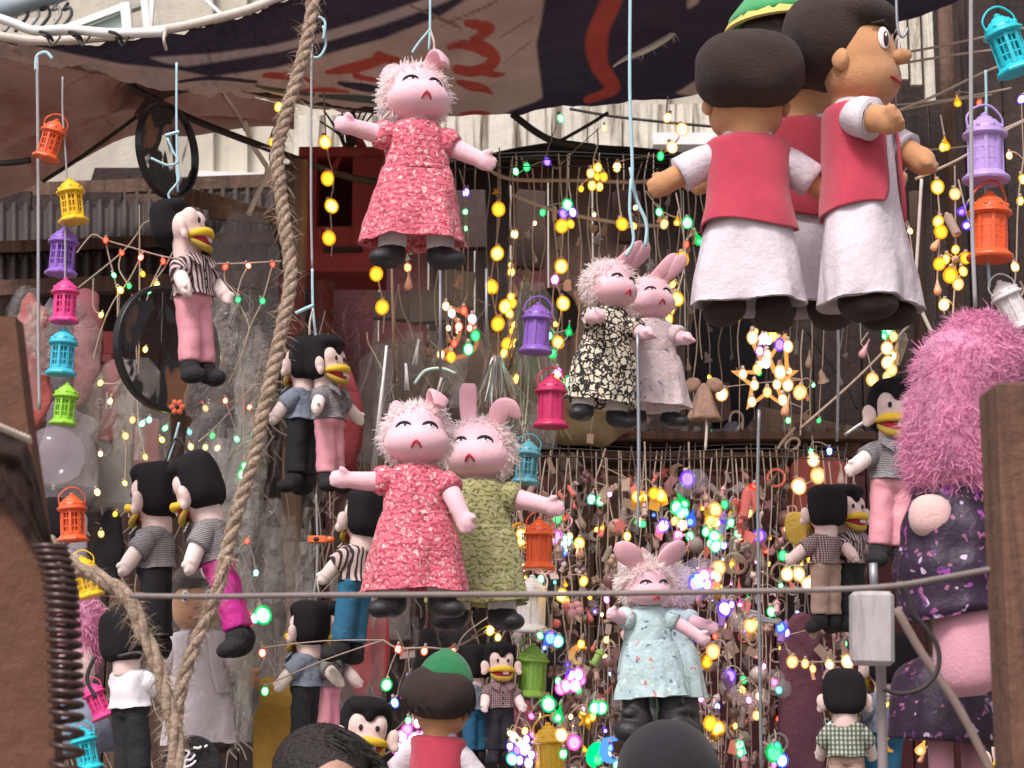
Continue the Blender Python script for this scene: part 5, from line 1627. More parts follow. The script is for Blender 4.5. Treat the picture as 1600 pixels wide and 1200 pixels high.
light_string('amber globes beside the head of the white dress doll', [(1060, 300), (1058, 345), (1066, 404), (1058, 466), (1045, 500), (1042, 510)], 4.9, [(1066, 405, 'amber', 12), (1058, 467, 'amber', 12), (1048, 484, 'amber', 9), (1042, 498, 'amber', 11), (1051, 445, 'amber', 7), (1058, 345, 'amber', 8, 'drop')])
light_string('green bulbs close to the sleeve of the turned away boy', [(1010, 300), (1030, 331), (1074, 348), (1090, 372)], 5.0, [(1030, 331, 'green', 8), (1074, 348, 'green', 10), (1091, 373, 'green', 11, 'drop'), (1038, 350, 'warm', 9), (1072, 382, 'red', 7)])
light_string('amber bulbs above the head of the black dress doll', [(960, 280), (972, 350), (988, 353)], 4.9, [(972, 350, 'amber', 11), (990, 353, 'amber', 7)])
fls = light_string('amber flower of six bulbs hanging from the carrier wire', [(935, 200), (932, 275)], 5.0, [(933, 276, 'amber', 7), (923, 271, 'warm', 9), (943, 276, 'amber', 9), (934, 262, 'amber', 9), (925, 290, 'amber', 9), (937, 292, 'amber', 8), (908, 295, 'amber', 6)])
light_string('violet and warm bulbs between the two big boy heads', [(1296, 150), (1294, 184), (1265, 194), (1262, 200)], 5.2, [(1294, 184, 'violet', 11), (1264, 194, 'warm', 12)])
light_string('green and white bulbs in the gap under the hidden boy', [(1296, 300), (1292, 338), (1302, 348), (1290, 370)], 4.6, [(1292, 338, 'green', 12), (1303, 349, 'white', 8), (1290, 369, 'pink', 7), (1290, 378, 'warm', 6)])
light_string('orange cone bulb on a wire behind the profile boy hand', [(1470, 180), (1475, 220), (1478, 225)], 4.8, [(1477, 225, 'amber', 11, 'drop'), (1473, 230, 'amber', 8)])
light_string('amber bulb beneath the fanning wires', [(1496, 140), (1496, 157)], 5.0, [(1496, 158, 'amber', 9, 'drop'), (1530, 160, 'red', 6)])
light_string('amber globe pair over peach teardrops beside the dark post', [(1464, 270), (1465, 292), (1467, 345), (1470, 362), (1468, 440), (1475, 490)], 4.7, [(1465, 292, 'amber', 12), (1466, 346, 'amber', 10), (1470, 362, 'amber', 12)], [(1462, 382, 'drop', 'peach', 13), (1465, 450, 'drop', 'peach', 13)])
light_string('amber flower of bulbs beside the orange lantern', [(1490, 260), (1492, 405), (1490, 500)], 4.6, [(1492, 303, 'warm', 10), (1493, 390, 'amber', 9), (1509, 403, 'amber', 10), (1478, 405, 'amber', 9), (1468, 412, 'amber', 11), (1485, 430, 'amber', 13), (1505, 424, 'amber', 9), (1497, 444, 'warm', 10), (1475, 476, 'warm', 10)], [(1487, 350, 'tube', 'cream', 18), (1493, 405, 'ball', 'cream', 6)])
light_string('violet bulbs against the edge of the orange lantern', [(1508, 280), (1506, 326), (1512, 348)], 4.5, [(1505, 327, 'violet', 11, 'drop'), (1513, 348, 'violet', 12, 'drop')])
light_string('warm bulbs along the wire behind the white robe of the profile boy', [(1395, 320), (1396, 331), (1422, 361), (1424, 463)], 4.7, [(1396, 331, 'warm', 9), (1422, 361, 'warm', 6), (1426, 464, 'warm', 11)])
light_string('sparse warm bulbs at the edge of the stall beyond the orange lantern', [(1598, 250), (1592, 315), (1586, 417), (1590, 460)], 4.6, [(1594, 314, 'yellow', 8), (1586, 417, 'warm', 9), (1598, 280, 'yellow', 9), (1577, 243, 'warm', 7), (1596, 155, 'violet', 9)])
light_string('magenta bulb beside the white lantern', [(1596, 440), (1594, 480)], 4.0, [(1595, 481, 'pink', 13)])
light_string('glowing spiral tube of mixed bulbs above the pink trouser puppet', [(1383, 480), (1384, 508), (1388, 540), (1390, 590)], 4.4, [(1381, 506, 'violet', 8), (1386, 516, 'green', 10), (1383, 524, 'green', 8), (1396, 526, 'warm', 9), (1386, 544, 'warm', 11), (1394, 556, 'warm', 9), (1387, 566, 'warm', 11), (1393, 578, 'warm', 10), (1386, 588, 'warm', 9)], [(1406, 545, 'tube', 'clear', 22), (1398, 566, 'tube', 'clear', 14)])
light_string('peach teardrop bulb at the end of the slanting cable', [(1350, 520), (1350, 546)], 5.1, [(1363, 593, 'warm', 11)], [(1350, 548, 'drop', 'rose', 13)])
light_string('warm bulb beside the lit star point', [(1258, 515), (1252, 560), (1250, 613), (1249, 680)], 5.2, [(1250, 613, 'warm', 12), (1231, 602, 'warm', 10), (1128, 616, 'warm', 11), (1271, 602, 'green', 4)], [(1228, 638, 'drop', 'peach', 14)])
light_string('warm bulbs in the reddish glow under the slanting plank', [(1270, 680), (1271, 718), (1278, 742), (1248, 760)], 5.5, [(1267, 706, 'green', 6), (1296, 705, 'blue', 7), (1271, 719, 'warm', 11), (1278, 743, 'warm', 13), (1248, 760, 'warm', 13)])
light_string('warm bulbs beside the two turned puppets above the taut line', [(1232, 790), (1236, 870), (1245, 900), (1260, 920)], 5.0, [(1223, 868, 'green', 9), (1238, 872, 'green', 6), (1230, 897, 'warm', 11), (1248, 897, 'warm', 11), (1262, 912, 'warm', 11), (1262, 845, 'warm', 6)])
light_string('row of warm bulbs over the gingham puppet', [(1220, 980), (1240, 1030), (1285, 1034), (1320, 1034)], 4.5, [(1238, 1034, 'warm', 10), (1258, 1037, 'warm', 8), (1296, 1038, 'warm', 9), (1324, 1034, 'warm', 11), (1270, 1045, 'warm', 7)], [(1272, 990, 'tag', 'cream', 10), (1283, 1018, 'tag', 'cream', 13), (1270, 1055, 'tag', 'peach', 9), (1320, 1015, 'drop', 'cream', 12)])
light_string('warm flame bulbs beside the pink lower legs', [(1545, 980), (1550, 1030), (1546, 1050)], 3.6, [(1550, 1030, 'warm', 15), (1547, 1044, 'warm', 9), (1440, 1168, 'warm', 12, 'drop'), (1384, 1100, 'amber', 7)], [(1392, 1160, 'crescent', 'amber', 15), (1440, 1185, 'drop', 'peach', 9)])
light_string('magenta and violet cluster glowing beside the small green capped boy', [(645, 1080), (640, 1130), (625, 1165), (660, 1180)], 4.4,
             [(644, 1100, 'violet', 9), (652, 1130, 'pink', 9), (636, 1140, 'pink', 10), (628, 1150, 'pink', 11), (648, 1156, 'white', 12), (634, 1166, 'white', 11), (620, 1168, 'pink', 11), (644, 1172, 'pink', 12), (630, 1184, 'white', 12), (652, 1186, 'pink', 12), (616, 1154, 'pink', 8), (636, 1192, 'white', 11), (662, 1150, 'pink', 10), (655, 1170, 'white', 10), (622, 1194, 'pink', 11), (638, 1126, 'green', 7), (617, 1098, 'blue', 9), (630, 1090, 'pink', 6)])
light_string('violet white cluster glowing under the beige checked puppet', [(808, 1110), (812, 1150), (820, 1180)], 4.6,
             [(803, 1152, 'white', 9), (812, 1162, 'white', 9), (822, 1156, 'violet', 9), (808, 1172, 'violet', 9), (820, 1170, 'white', 10), (830, 1180, 'violet', 9), (800, 1186, 'cyan', 10), (812, 1188, 'violet', 9), (826, 1192, 'white', 9), (797, 1166, 'violet', 8), (832, 1148, 'pink', 6), (820, 1142, 'yellow', 7), (797, 1146, 'warm', 6)])
light_string('blue bow of bulbs under the white lantern', [(864, 960), (866, 996), (872, 1000)], 4.6, [(860, 997, 'blue', 11), (872, 1002, 'cyan', 10), (861, 990, 'pink', 6), (844, 993, 'green', 7)])
light_string('pink berry cluster beside the pale blue dress', [(894, 1030), (896, 1056), (890, 1075)], 4.5, [(893, 1056, 'violet', 11), (903, 1055, 'pink', 12), (884, 1072, 'pink', 11), (898, 1070, 'pink', 12), (909, 1062, 'pink', 9), (889, 1062, 'pink', 9), (872, 1064, 'green', 7), (904, 1078, 'green', 7), (876, 1076, 'pink', 10)])
light_string('large green bulbs above the mustard lantern', [(850, 1080), (858, 1098), (872, 1116), (876, 1150)], 4.4, [(857, 1100, 'green', 13), (873, 1116, 'green', 13, 'drop'), (877, 1148, 'warm', 11), (880, 1178, 'green', 9), (897, 1160, 'pink', 12), (830, 1119, 'pink', 6)])
light_string('green red bulb clump at the taut line beside the magenta trousers', [(400, 930), (408, 958), (382, 966)], 4.2, [(411, 961, 'green', 15), (382, 962, 'red', 11), (388, 970, 'red', 10), (398, 966, 'cyan', 9), (378, 975, 'red', 8)])
light_string('green capsule of bulbs by the palm post', [(384, 700), (381, 742)], 4.6, [(382, 730, 'green', 10), (380, 742, 'green', 11), (381, 754, 'green', 9)])
light_string('row of tiny red bulbs above the green capped boy', [(600, 1000), (622, 1013), (663, 1012), (707, 1014), (730, 1000)], 4.3, [(622, 1014, 'red', 8), (663, 1017, 'red', 8), (706, 1018, 'red', 9), (604, 1070, 'green', 10), (410, 1020, 'red', 8), (414, 1080, 'green', 8), (766, 985, 'yellow', 9), (778, 996, 'yellow', 7)], [(636, 1020, 'tag', 'grey', 15), (640, 1060, 'bell', 'violet', 11)])
light_string('tiny warm bulbs on a white lead beside the frayed rope ends', [(226, 1060), (226, 1076), (222, 1110), (224, 1140), (222, 1180), (230, 1190)], 3.7, [(227, 1075, 'warm', 8), (224, 1136, 'yellow', 5)], wm=m_cordwhite)
light_string('mixed bulb tubes beside the orange lantern in the middle', [(872, 770), (870, 838), (886, 846), (904, 850), (900, 880)], 4.9, [(871, 809, 'green', 10), (870, 840, 'pink', 12), (884, 846, 'cyan', 12), (888, 856, 'white', 9), (905, 849, 'yellow', 10), (890, 838, 'warm', 7), (815, 835, 'yellow', 10), (814, 846, 'yellow', 8), (880, 862, 'blue', 9), (845, 905, 'green', 8)], [(814, 838, 'ring', 'amber', 20), (878, 868, 'tube', 'violet', 12), (906, 860, 'drop', 'peach', 14), (866, 906, 'tag', 'coral', 9), (862, 826, 'tag', 'coral', 10)])

# net of tiny lights over the goods behind the first strands
net = [(165, 375, 'red'), (190, 395, 'red'), (220, 402, 'red'), (255, 408, 'red'), (352, 417, 'red'), (388, 415, 'red'), (426, 413, 'red'), (178, 430, 'green'), (202, 447, 'green'), (233, 455, 'green'), (372, 468, 'green'), (410, 470, 'green'),
       (223, 428, 'yellow'), (245, 445, 'yellow'), (188, 453, 'yellow'), (158, 492, 'yellow'), (184, 517, 'yellow'), (227, 546, 'yellow'), (341, 559, 'yellow'), (322, 504, 'yellow'), (184, 562, 'yellow'), (214, 603, 'yellow'), (157, 598, 'yellow'), (265, 368, 'warm'),
       (313, 625, 'red'), (352, 626, 'red'), (390, 636, 'red'), (222, 662, 'cyan'), (233, 656, 'cyan'), (258, 669, 'green'), (296, 675, 'cyan'), (332, 681, 'green'), (370, 686, 'green'), (396, 680, 'green'), (157, 709, 'warm'), (152, 769, 'warm'), (227, 714, 'warm'), (196, 681, 'warm'), (195, 755, 'yellow'), (172, 627, 'warm'),
       (344, 836, 'red'), (386, 845, 'red'), (362, 893, 'cyan'), (400, 895, 'cyan'), (382, 1038, 'green'), (158, 834, 'warm'), (180, 803, 'yellow'), (207, 656, 'warm'), (253, 687, 'yellow'), (298, 698, 'yellow'), (321, 699, 'yellow'), (340, 700, 'warm'), (321, 638, 'warm')]
o = U(120, 360, 4.7)
nt_ = thing('net_light', 'net of tiny red green and yellow bulbs draped over the bagged goods', 'string lights', o)
mb = MB()
for k, line in enumerate(([(120, 395), (140, 370), (150, 367), (165, 375), (210, 388), (262, 402), (340, 412), (440, 408)], [(165, 375), (170, 400), (178, 430), (182, 450)], [(122, 450), (190, 395), (214, 366), (230, 346), (280, 338)],
                          [(220, 402), (200, 440), (178, 470), (160, 510), (146, 560)], [(190, 395), (186, 420), (202, 447)], [(255, 408), (233, 455), (226, 500)], [(146, 435), (146, 480), (158, 492)], [(352, 417), (352, 440), (372, 468), (352, 520), (345, 540)], [(388, 415), (376, 440), (372, 468), (388, 506), (386, 530), (372, 570), (356, 600)],
                          [(426, 413), (410, 470), (396, 500), (380, 540)], [(184, 450), (184, 517), (186, 562), (200, 600)], [(218, 320), (218, 450), (217, 560), (216, 660), (230, 720)], [(206, 460), (212, 520), (214, 570)], [(214, 603), (196, 590), (180, 600), (157, 598)],
                          [(400, 600), (370, 630), (340, 664), (310, 690)], [(352, 626), (364, 660), (370, 686), (350, 725), (348, 740)], [(390, 636), (396, 680), (384, 700)], [(380, 600), (381, 730)], [(196, 681), (197, 710), (195, 755)], [(440, 620), (400, 680), (372, 700), (330, 740), (310, 760)],
                          [(386, 845), (372, 860), (362, 893), (364, 930)], [(386, 845), (396, 870), (400, 895)], [(344, 836), (356, 800), (372, 780), (396, 760)], [(400, 895), (384, 930), (382, 1038), (392, 1070), (380, 1100)], [(240, 440), (262, 410), (300, 330)], [(340, 740), (346, 790), (344, 836)])):
    mb.tube(smoothpts([U(x, y, 4.7) - o for x, y in line], 4), .0021, 4, cap=False)
mb.build('wire_net', m_wire, nt_)['kind'] = 'stuff'
for x, y, c in net:
    ob = link('bulb', bulbmesh('mini', c), None, nt_, U(x, y, 4.69) - o, (rnd.uniform(-.6, .6), rnd.uniform(-.6, .6), 0))
    r_ = rnd.uniform(5.2, 7) * PX(4.7)
    ob.scale = (r_, r_, r_)

# star, crescent
def outline_light(label, pts, d, m, bulbs, name, th=4.5):
    o = U(pts[0][0], pts[0][1], d)
    t = thing(name, label, 'light', o)
    P = [U(x, y, d) - o for x, y in pts]
    MB().tube(P, th * PX(d), 6).build('outline_tube', m, t)
    for x, y, c, r_ in bulbs:
        ob = link('bulb', bulbmesh('mini', c), None, t, U(x, y, d) - o + Vector((0, -.012, 0)), (0, 0, 0))
        ob.scale = (r_ * PX(d),) * 3
    return t


st = [(1196, 545), (1184, 582), (1146, 581), (1176, 602), (1168, 637), (1198, 614), (1224, 634), (1214, 602), (1244, 580), (1210, 580), (1196, 545)]
outline_light('large lit star with glowing amber outline hanging under the hidden boy', [(x, y) for x, y in st], 4.9, emis('amber_tube', (1, .42, .12), .62),
              [(1182, 578, 'warm', 9), (1160, 586, 'warm', 9), (1178, 603, 'warm', 9), (1174, 629, 'warm', 9), (1198, 614, 'warm', 9), (1222, 626, 'warm', 10), (1213, 602, 'warm', 9), (1218, 583, 'warm', 13), (1186, 572, 'warm', 8), (1232, 581, 'warm', 6)], 'star_light')
outline_light('small tangle of violet white bulbs on top of the lit star', [(1172, 526), (1186, 556), (1196, 572), (1212, 545), (1226, 522), (1230, 580)], 4.85, MATS['amber_tube'],
              [(1175, 529, 'warm', 12), (1192, 531, 'white', 10), (1206, 526, 'amber', 11), (1217, 540, 'violet', 11), (1186, 550, 'violet', 9), (1230, 543, 'warm', 11), (1196, 568, 'white', 10), (1198, 556, 'warm', 9), (1200, 533, 'white', 8)], 'bulb_tangle', 3.5)
cr = smoothpts([(697, 481), (720, 486), (736, 500), (744, 520), (744, 540), (733, 552), (718, 558), (700, 560), (684, 556), (700, 546), (712, 536), (718, 520), (716, 506), (708, 492), (697, 481)], 3)
outline_light('crescent moon light outlined with red green and amber bulbs', cr, 4.9, emis('coral_tube', (.9, .32, .14), .38),
              [(697, 480, 'warm', 8), (706, 491, 'white', 8), (717, 512, 'red', 9), (734, 514, 'red', 7), (725, 487, 'red', 8), (738, 500, 'white', 9), (743, 526, 'green', 10), (732, 547, 'green', 11), (705, 559, 'amber', 10), (710, 538, 'red', 7), (689, 555, 'warm', 8)], 'crescent_light', 3.6)
mb = MB()
# dense curtain of fine strings behind everything
COLS = ['amber', 'warm', 'green', 'violet', 'pink', 'red', 'cyan', 'blue', 'yellow', 'warm', 'amber']
CHK = ['star', 'crescent', 'tag', 'tube', 'berries', 'drop', 'ring', 'lamp', 'drop', 'ring', 'tag', 'lamp', 'ball', 'tube']
CHC = ['cream', 'cream', 'clear', 'dull', 'dull', 'dull', 'umber', 'umber', 'grey', 'grey', 'clear', 'rose', 'pale', 'pale', 'pale', 'grey', 'clear', 'cream', 'coral', 'umber']
ku = kl = 0
for d, y, lb in ((5.3, 262, 'nearest'), (5.7, 252, 'second'), (6.1, 246, 'third'), (6.4, 240, 'farthest')):
    tag(MB().tube(smoothpts([U(xx, y + 3 * math.sin(xx * .02), d) for xx in range(610, 1350, 60)], 3), .002, 5).build('carrier_wire', m_wiredark), '%s carrier wire of the upper light curtain below the roof sheet' % lb, 'wire')
for d, y, lb in ((4.8, 716, 'nearest'), (5.2, 704, 'second'), (5.6, 697, 'third'), (5.95, 692, 'farthest')):
    tag(MB().tube(smoothpts([U(xx, y + 3 * math.sin(xx * .02), d) for xx in range(790, 1360, 60)], 3), .002, 5).build('carrier_wire', m_wiredark), '%s carrier wire of the lower light curtain along the shelf' % lb, 'wire')
ONES = 'first second third fourth fifth sixth seventh eighth ninth tenth eleventh twelfth thirteenth fourteenth fifteenth sixteenth seventeenth eighteenth nineteenth'.split()
TENS = {2: 'twent', 3: 'thirt', 4: 'fort', 5: 'fift', 6: 'sixt', 7: 'sevent', 8: 'eight', 9: 'ninet'}


def ORD(n):
    if n < 20: return ONES[n - 1]
    return TENS[n // 10] + ('ieth' if n % 10 == 0 else 'y ' + ONES[n % 10 - 1])


x = 640
while x < 1330:
    x += rnd.uniform(10, 19)
    d = rnd.choice((5.3, 5.7, 6.1, 6.4))
    top = {5.3: 262, 5.7: 252, 6.1: 246, 6.4: 240}[d]
    bot = rnd.uniform(430, 700)
    bl, ch = [], []
    y = top + 20
    while y < bot:
        y += rnd.uniform(30, 100)
        if rnd.random() < .13:
            bl.append((x + rnd.gauss(0, 2), y, rnd.choice(['warm', 'amber', 'green', 'warm']), rnd.uniform(4, 6)))
        if rnd.random() < .55:
            ch.append((x + rnd.gauss(0, 3), y + 18, rnd.choice(['drop', 'drop', 'star', 'tag', 'tube', 'bell', 'lamp']), rnd.choice(['cream', 'grey', 'peach', 'clear', 'cream', 'grey']), rnd.uniform(6, 12)))
    ku += 1
    light_string('thin beige fairy string of the upper curtain, %s from the red cabinet' % ORD(ku), [(x, top), (x + rnd.gauss(0, 3), bot)], d, bl, ch, 'fairy light strings in the upper curtain', .0019)
x = 800
k = 0
while x < 1330:
    x += rnd.uniform(6.5, 10.5)
    d = rnd.choice((4.8, 5.2, 5.6, 5.95))
    top = {4.8: 716, 5.2: 704, 5.6: 697, 5.95: 692}[d]
    bl, ch = [], []
    y = top + 10
    while y < 1215:
        y += rnd.uniform(18, 44)
        hot = 1.0 if x > 870 else .6
        if rnd.random() < .2 * hot and y > 770:
            bl.append((x + rnd.gauss(0, 4), y, rnd.choice(COLS), rnd.uniform(3.5, 6.5), rnd.choice(['mini', 'mini', 'drop'])))
        if rnd.random() < .8:
            ch.append((x + rnd.gauss(0, 5), y + 10, rnd.choice(CHK), rnd.choice(CHC), rnd.uniform(7, 14)))
    kl += 1
    light_string('charm hung fairy string of the lower curtain, %s from the teal lantern' % ORD(kl), [(x, top), (x + rnd.gauss(0, 4), 1225)], d, bl, ch, 'fairy light strings in the lower curtain', .0019)
# named bright pieces in that curtain
for lb, wire, d, bl, ch in (
        ('violet bulb glowing in front of a clear disc', [(1080, 690), (1076, 748), (1080, 780)], 4.8, [(1074, 748, 'violet', 13)], [(1088, 752, 'ball', 'clear', 20), (1068, 764, 'ball', 'clear', 14)]),
        ('amber box lamps glowing above the ears of the pale blue doll', [(1008, 690), (1010, 775), (1012, 800)], 4.7, [(996, 776, 'amber', 11), (1022, 771, 'amber', 10), (1032, 774, 'amber', 10), (1006, 777, 'amber', 7)], [(994, 768, 'tag', 'coral', 14), (996, 786, 'tag', 'amber', 15), (1024, 785, 'tag', 'amber', 16), (1038, 782, 'tag', 'amber', 11)]),
        ('emerald and blue glowing drops hanging side by side', [(1066, 760), (1064, 795), (1080, 812)], 4.6, [(1058, 793, 'green', 12), (1066, 783, 'green', 13, 'drop'), (1064, 800, 'green', 12), (1080, 810, 'blue', 13, 'drop'), (1070, 800, 'cyan', 9)], []),
        ('pair of green bulbs above the cream tags', [(940, 700), (932, 780)], 5.0, [(924, 780, 'cyan', 9), (938, 783, 'green', 9)], [(946, 768, 'tag', 'cream', 12), (978, 757, 'tag', 'cream', 13)]),
        ('amber and violet glowing tubes in the coloured cluster', [(1116, 770), (1115, 796), (1128, 815)], 4.7, [(1117, 796, 'warm', 12), (1112, 816, 'amber', 12), (1118, 817, 'warm', 10), (1132, 788, 'green', 8), (1128, 816, 'violet', 9)], [(1110, 806, 'tag', 'amber', 16), (1128, 818, 'tube', 'violet', 16)]),
        ('green square of bulbs with pink charms', [(1112, 820), (1115, 838), (1120, 852)], 4.65, [(1103, 831, 'green', 9), (1116, 838, 'green', 11), (1118, 853, 'green', 11), (1131, 852, 'violet', 8), (1142, 817, 'green', 8), (1153, 834, 'green', 8), (1110, 848, 'green', 8)], [(1126, 842, 'tag', 'coral', 10), (1104, 862, 'tag', 'coral', 11)]),
        ('coral red zigzag ribbon charm with warm bulbs', [(1176, 762), (1172, 800), (1160, 830)], 4.6, [(1176, 763, 'red', 9), (1170, 802, 'warm', 8)], [(1165, 785, 'tube', 'coral', 20), (1150, 792, 'tube', 'coral', 15), (1178, 778, 'tube', 'coral', 16), (1158, 822, 'star', 'coral', 17), (1170, 838, 'tag', 'coral', 14)]),
        ('violet bulb over coral clips beyond the cluster', [(1186, 820), (1186, 836)], 4.7, [(1186, 837, 'violet', 11)], [(1180, 850, 'tag', 'coral', 13), (1193, 852, 'tag', 'coral', 11), (1160, 858, 'ring', 'cream', 22), (1150, 880, 'ring', 'cream', 17)]),
        ('violet and warm bulb knot above the doll ear', [(1040, 800), (1038, 820), (1054, 815)], 4.6, [(1037, 821, 'violet', 11), (1054, 814, 'warm', 8), (1066, 820, 'warm', 10), (1078, 838, 'green', 9), (1060, 836, 'pink', 9)], [(1058, 838, 'tag', 'rose', 14), (1067, 848, 'ring', 'rose', 13), (1030, 832, 'tag', 'coral', 14)]),
        ('tiny green bulbs at the cord of the pale blue doll', [(1000, 800), (1000, 818)], 4.5, [(998, 817, 'green', 8), (1005, 819, 'green', 6), (980, 838, 'yellow', 8)], [(968, 822, 'star', 'coral', 14)]),
        ('big soft violet pink bulb in clear film beside the pale blue doll', [(1096, 860), (1092, 905)], 4.3, [(1090, 908, 'blue', 15), (1100, 900, 'pink', 12), (1086, 912, 'violet', 12), (1104, 912, 'pink', 10)], [(1094, 904, 'ball', 'clear', 34)]),
        ('warm bulbs stacked over an amber charm', [(1122, 860), (1122, 885), (1118, 905)], 4.6, [(1123, 887, 'warm', 12), (1118, 900, 'warm', 11), (1116, 918, 'amber', 11)], [(1118, 922, 'berries', 'amber', 14)]),
        ('violet tube light tilted below the taut line', [(1142, 930), (1134, 952)], 4.5, [(1132, 951, 'violet', 13), (1143, 945, 'violet', 7)], [(1128, 962, 'tube', 'violet', 14), (1166, 948, 'tag', 'coral', 12)]),
        ('clear glass balls lit by a warm bulb', [(1160, 940), (1172, 975)], 4.4, [(1173, 977, 'amber', 12), (1184, 974, 'green', 6), (1176, 972, 'warm', 8)], [(1152, 972, 'ball', 'clear', 16), (1172, 984, 'ball', 'clear', 18)]),
        ('warm bulb over gold charm under the doll hand', [(1112, 990), (1113, 1018)], 4.6, [(1114, 1018, 'warm', 12), (1104, 1034, 'amber', 10)], [(1098, 1036, 'star', 'amber', 16), (1082, 1030, 'lamp', 'amber', 12)]),
        ('lilac tube light above the clear balls', [(1142, 1030), (1140, 1060)], 4.5, [(1140, 1056, 'violet', 11), (1162, 1062, 'green', 7)], [(1137, 1066, 'tube', 'violet', 16)]),
        ('clear glass bubbles clustered with pink light', [(1160, 1060), (1160, 1090)], 4.4, [(1170, 1094, 'pink', 6), (1160, 1078, 'amber', 7), (1186, 1088, 'warm', 7), (1182, 1118, 'warm', 8)], [(1154, 1086, 'ball', 'clear', 16), (1172, 1098, 'ball', 'clear', 17), (1188, 1090, 'ball', 'clear', 16)]),
        ('coral tag charm with a warm bulb', [(1070, 1030), (1066, 1052)], 4.5, [(1066, 1052, 'warm', 11), (1074, 1060, 'amber', 9)], [(1074, 1074, 'tag', 'coral', 18), (1076, 960, 'tag', 'coral', 16), (1082, 978, 'tag', 'rose', 13)]),
        ('gold bulbs twinned near the lower edge', [(1112, 1110), (1114, 1132)], 4.5, [(1110, 1130, 'amber', 12), (1122, 1138, 'amber', 12)], [(1120, 1148, 'berries', 'amber', 12)]),
        ('cyan and blue bulb knot at the lower edge', [(1210, 1140), (1212, 1175)], 4.4, [(1210, 1176, 'green', 15), (1222, 1188, 'blue', 11), (1212, 1168, 'cyan', 10)], [(1216, 1160, 'ring', 'clear', 14)]),
        ('blue violet tube light beside the foam block string', [(1216, 940), (1222, 980)], 4.5, [(1205, 956, 'green', 9), (1221, 981, 'blue', 10), (1228, 988, 'violet', 9)], [(1224, 986, 'tube', 'violet', 14), (1214, 948, 'lamp', 'rose', 12)]),
        ('clear bauble with pink core', [(1210, 1040), (1214, 1070)], 4.5, [(1210, 1066, 'pink', 7), (1217, 1078, 'cyan', 7)], [(1212, 1060, 'ball', 'clear', 15), (1222, 1076, 'ball', 'clear', 15)]),
        ('gold star charm glowing beside the pale blue doll', [(918, 1090), (917, 1124)], 4.5, [(917, 1125, 'amber', 8), (910, 1118, 'amber', 7), (926, 1120, 'amber', 7), (892, 1120, 'warm', 5)], [(917, 1125, 'star', 'amber', 16)]),
        ('two bright green square bulbs below the pale blue dress', [(934, 1080), (934, 1106)], 4.4, [(930, 1106, 'green', 11), (940, 1106, 'green', 11)], []),
        ('green and blue crescent lamps by the black cap', [(940, 1150), (944, 1176)], 4.2, [(938, 1172, 'green', 12), (934, 1186, 'green', 10), (952, 1168, 'blue', 9), (950, 1180, 'blue', 9), (987, 1150, 'amber', 11), (944, 1175, 'green', 8), (964, 1196, 'green', 9)], [(934, 1180, 'crescent', 'green', 20), (954, 1172, 'crescent', 'blue', 20)]),
        ('amber crescent charm on a wire beside the pink berries', [(908, 990), (906, 1020)], 4.7, [(908, 1006, 'amber', 8)], [(905, 1024, 'crescent', 'amber', 17)]),
        ('warm bulb with a rose lamp charm above the blue bow', [(878, 900), (878, 932)], 4.7, [(878, 930, 'yellow', 11), (884, 938, 'warm', 8), (912, 908, 'amber', 9)], [(898, 952, 'berries', 'rose', 15), (884, 940, 'lamp', 'coral', 12)]),
        ('lime lamp charm beside the pale blue dress', [(934, 1000), (934, 1022)], 4.6, [], [(934, 1026, 'lamp', 'lime', 15), (932, 1052, 'lamp', 'cream', 12), (930, 1086, 'bell', 'clear', 10)]),
        ('green and coral pair of tubes at the lower corner of the curtain', [(1156, 1140), (1156, 1166)], 4.4, [(1156, 1164, 'green', 9), (1157, 1176, 'green', 8)], [(1146, 1168, 'tag', 'coral', 13), (1157, 1170, 'tag', 'aqua', 13)])):
    light_string(lb, wire, d, bl, ch, 'bright clusters in the lower curtain')

# ================================================================ other goods and clutter
def bag(label, x0, y0, x1, y1, d, m=None, seed=0.0, depth=.05, crumple=.02, name='clear_bag', cat='bag'):
    A, B = U(x0, y0, d), U(x1, y1, d)
    o = Vector(((A.x + B.x) / 2, d, B.z))
    wd, ht = abs(B.x - A.x), abs(A.z - B.z)
    mb = MB()
    for s_ in (-1, 1):
        def fn(u, v, s_=s_):
            x = (u - .5) * wd
            pin = 1 - .55 * max(0, v - .82) / .18
            e = math.sin(PI * min(max(u, 0), 1)) * math.sin(PI * min(1, v * .9 + .06)) ** .5
            q = Vector((u * wd * 14 + seed, v * ht * 14, s_))
            n1 = mnoise.noise(q) + .6 * abs(mnoise.noise(q * 2.3)) + .3 * mnoise.noise(q * 5)
            return (x * pin + .5 * crumple * mnoise.noise(q + Vector((9, 0, 0))), s_ * depth * e + crumple * n1, ht * v + crumple * .6 * mnoise.noise(q + Vector((0, 5, 0))))
        mb.grid(fn, 18, 24)
    ob = mb.build(name, m or m_film)
    ob.location = o
    return tag(ob, label, cat)


def stuffed(label, name, cat, x0, y0, x1, y1, d, m, seed=1, depth=.5, lump=.03, p=.75):
    A, B = U(x0, y0, d), U(x1, y1, d)
    o = (A + B) / 2; o.y = d
    r_ = (abs(B.x - A.x) / 2, abs(B.x - A.x) / 2 * depth, abs(A.z - B.z) / 2)
    mb = MB().ell((0, 0, 0), r_, nu=24, nv=16, p=p)
    mb.v = [tuple(Vector(v) + Vector((mnoise.noise(Vector(v) * 16 + Vector((seed, 0, 0))), mnoise.noise(Vector(v) * 14 + Vector((0, seed, 0))), mnoise.noise(Vector(v) * 14 + Vector((0, 0, seed))))) * lump) for v in mb.v]
    ob = mb.build(name, m)
    ob.location = o
    return tag(ob, label, cat)


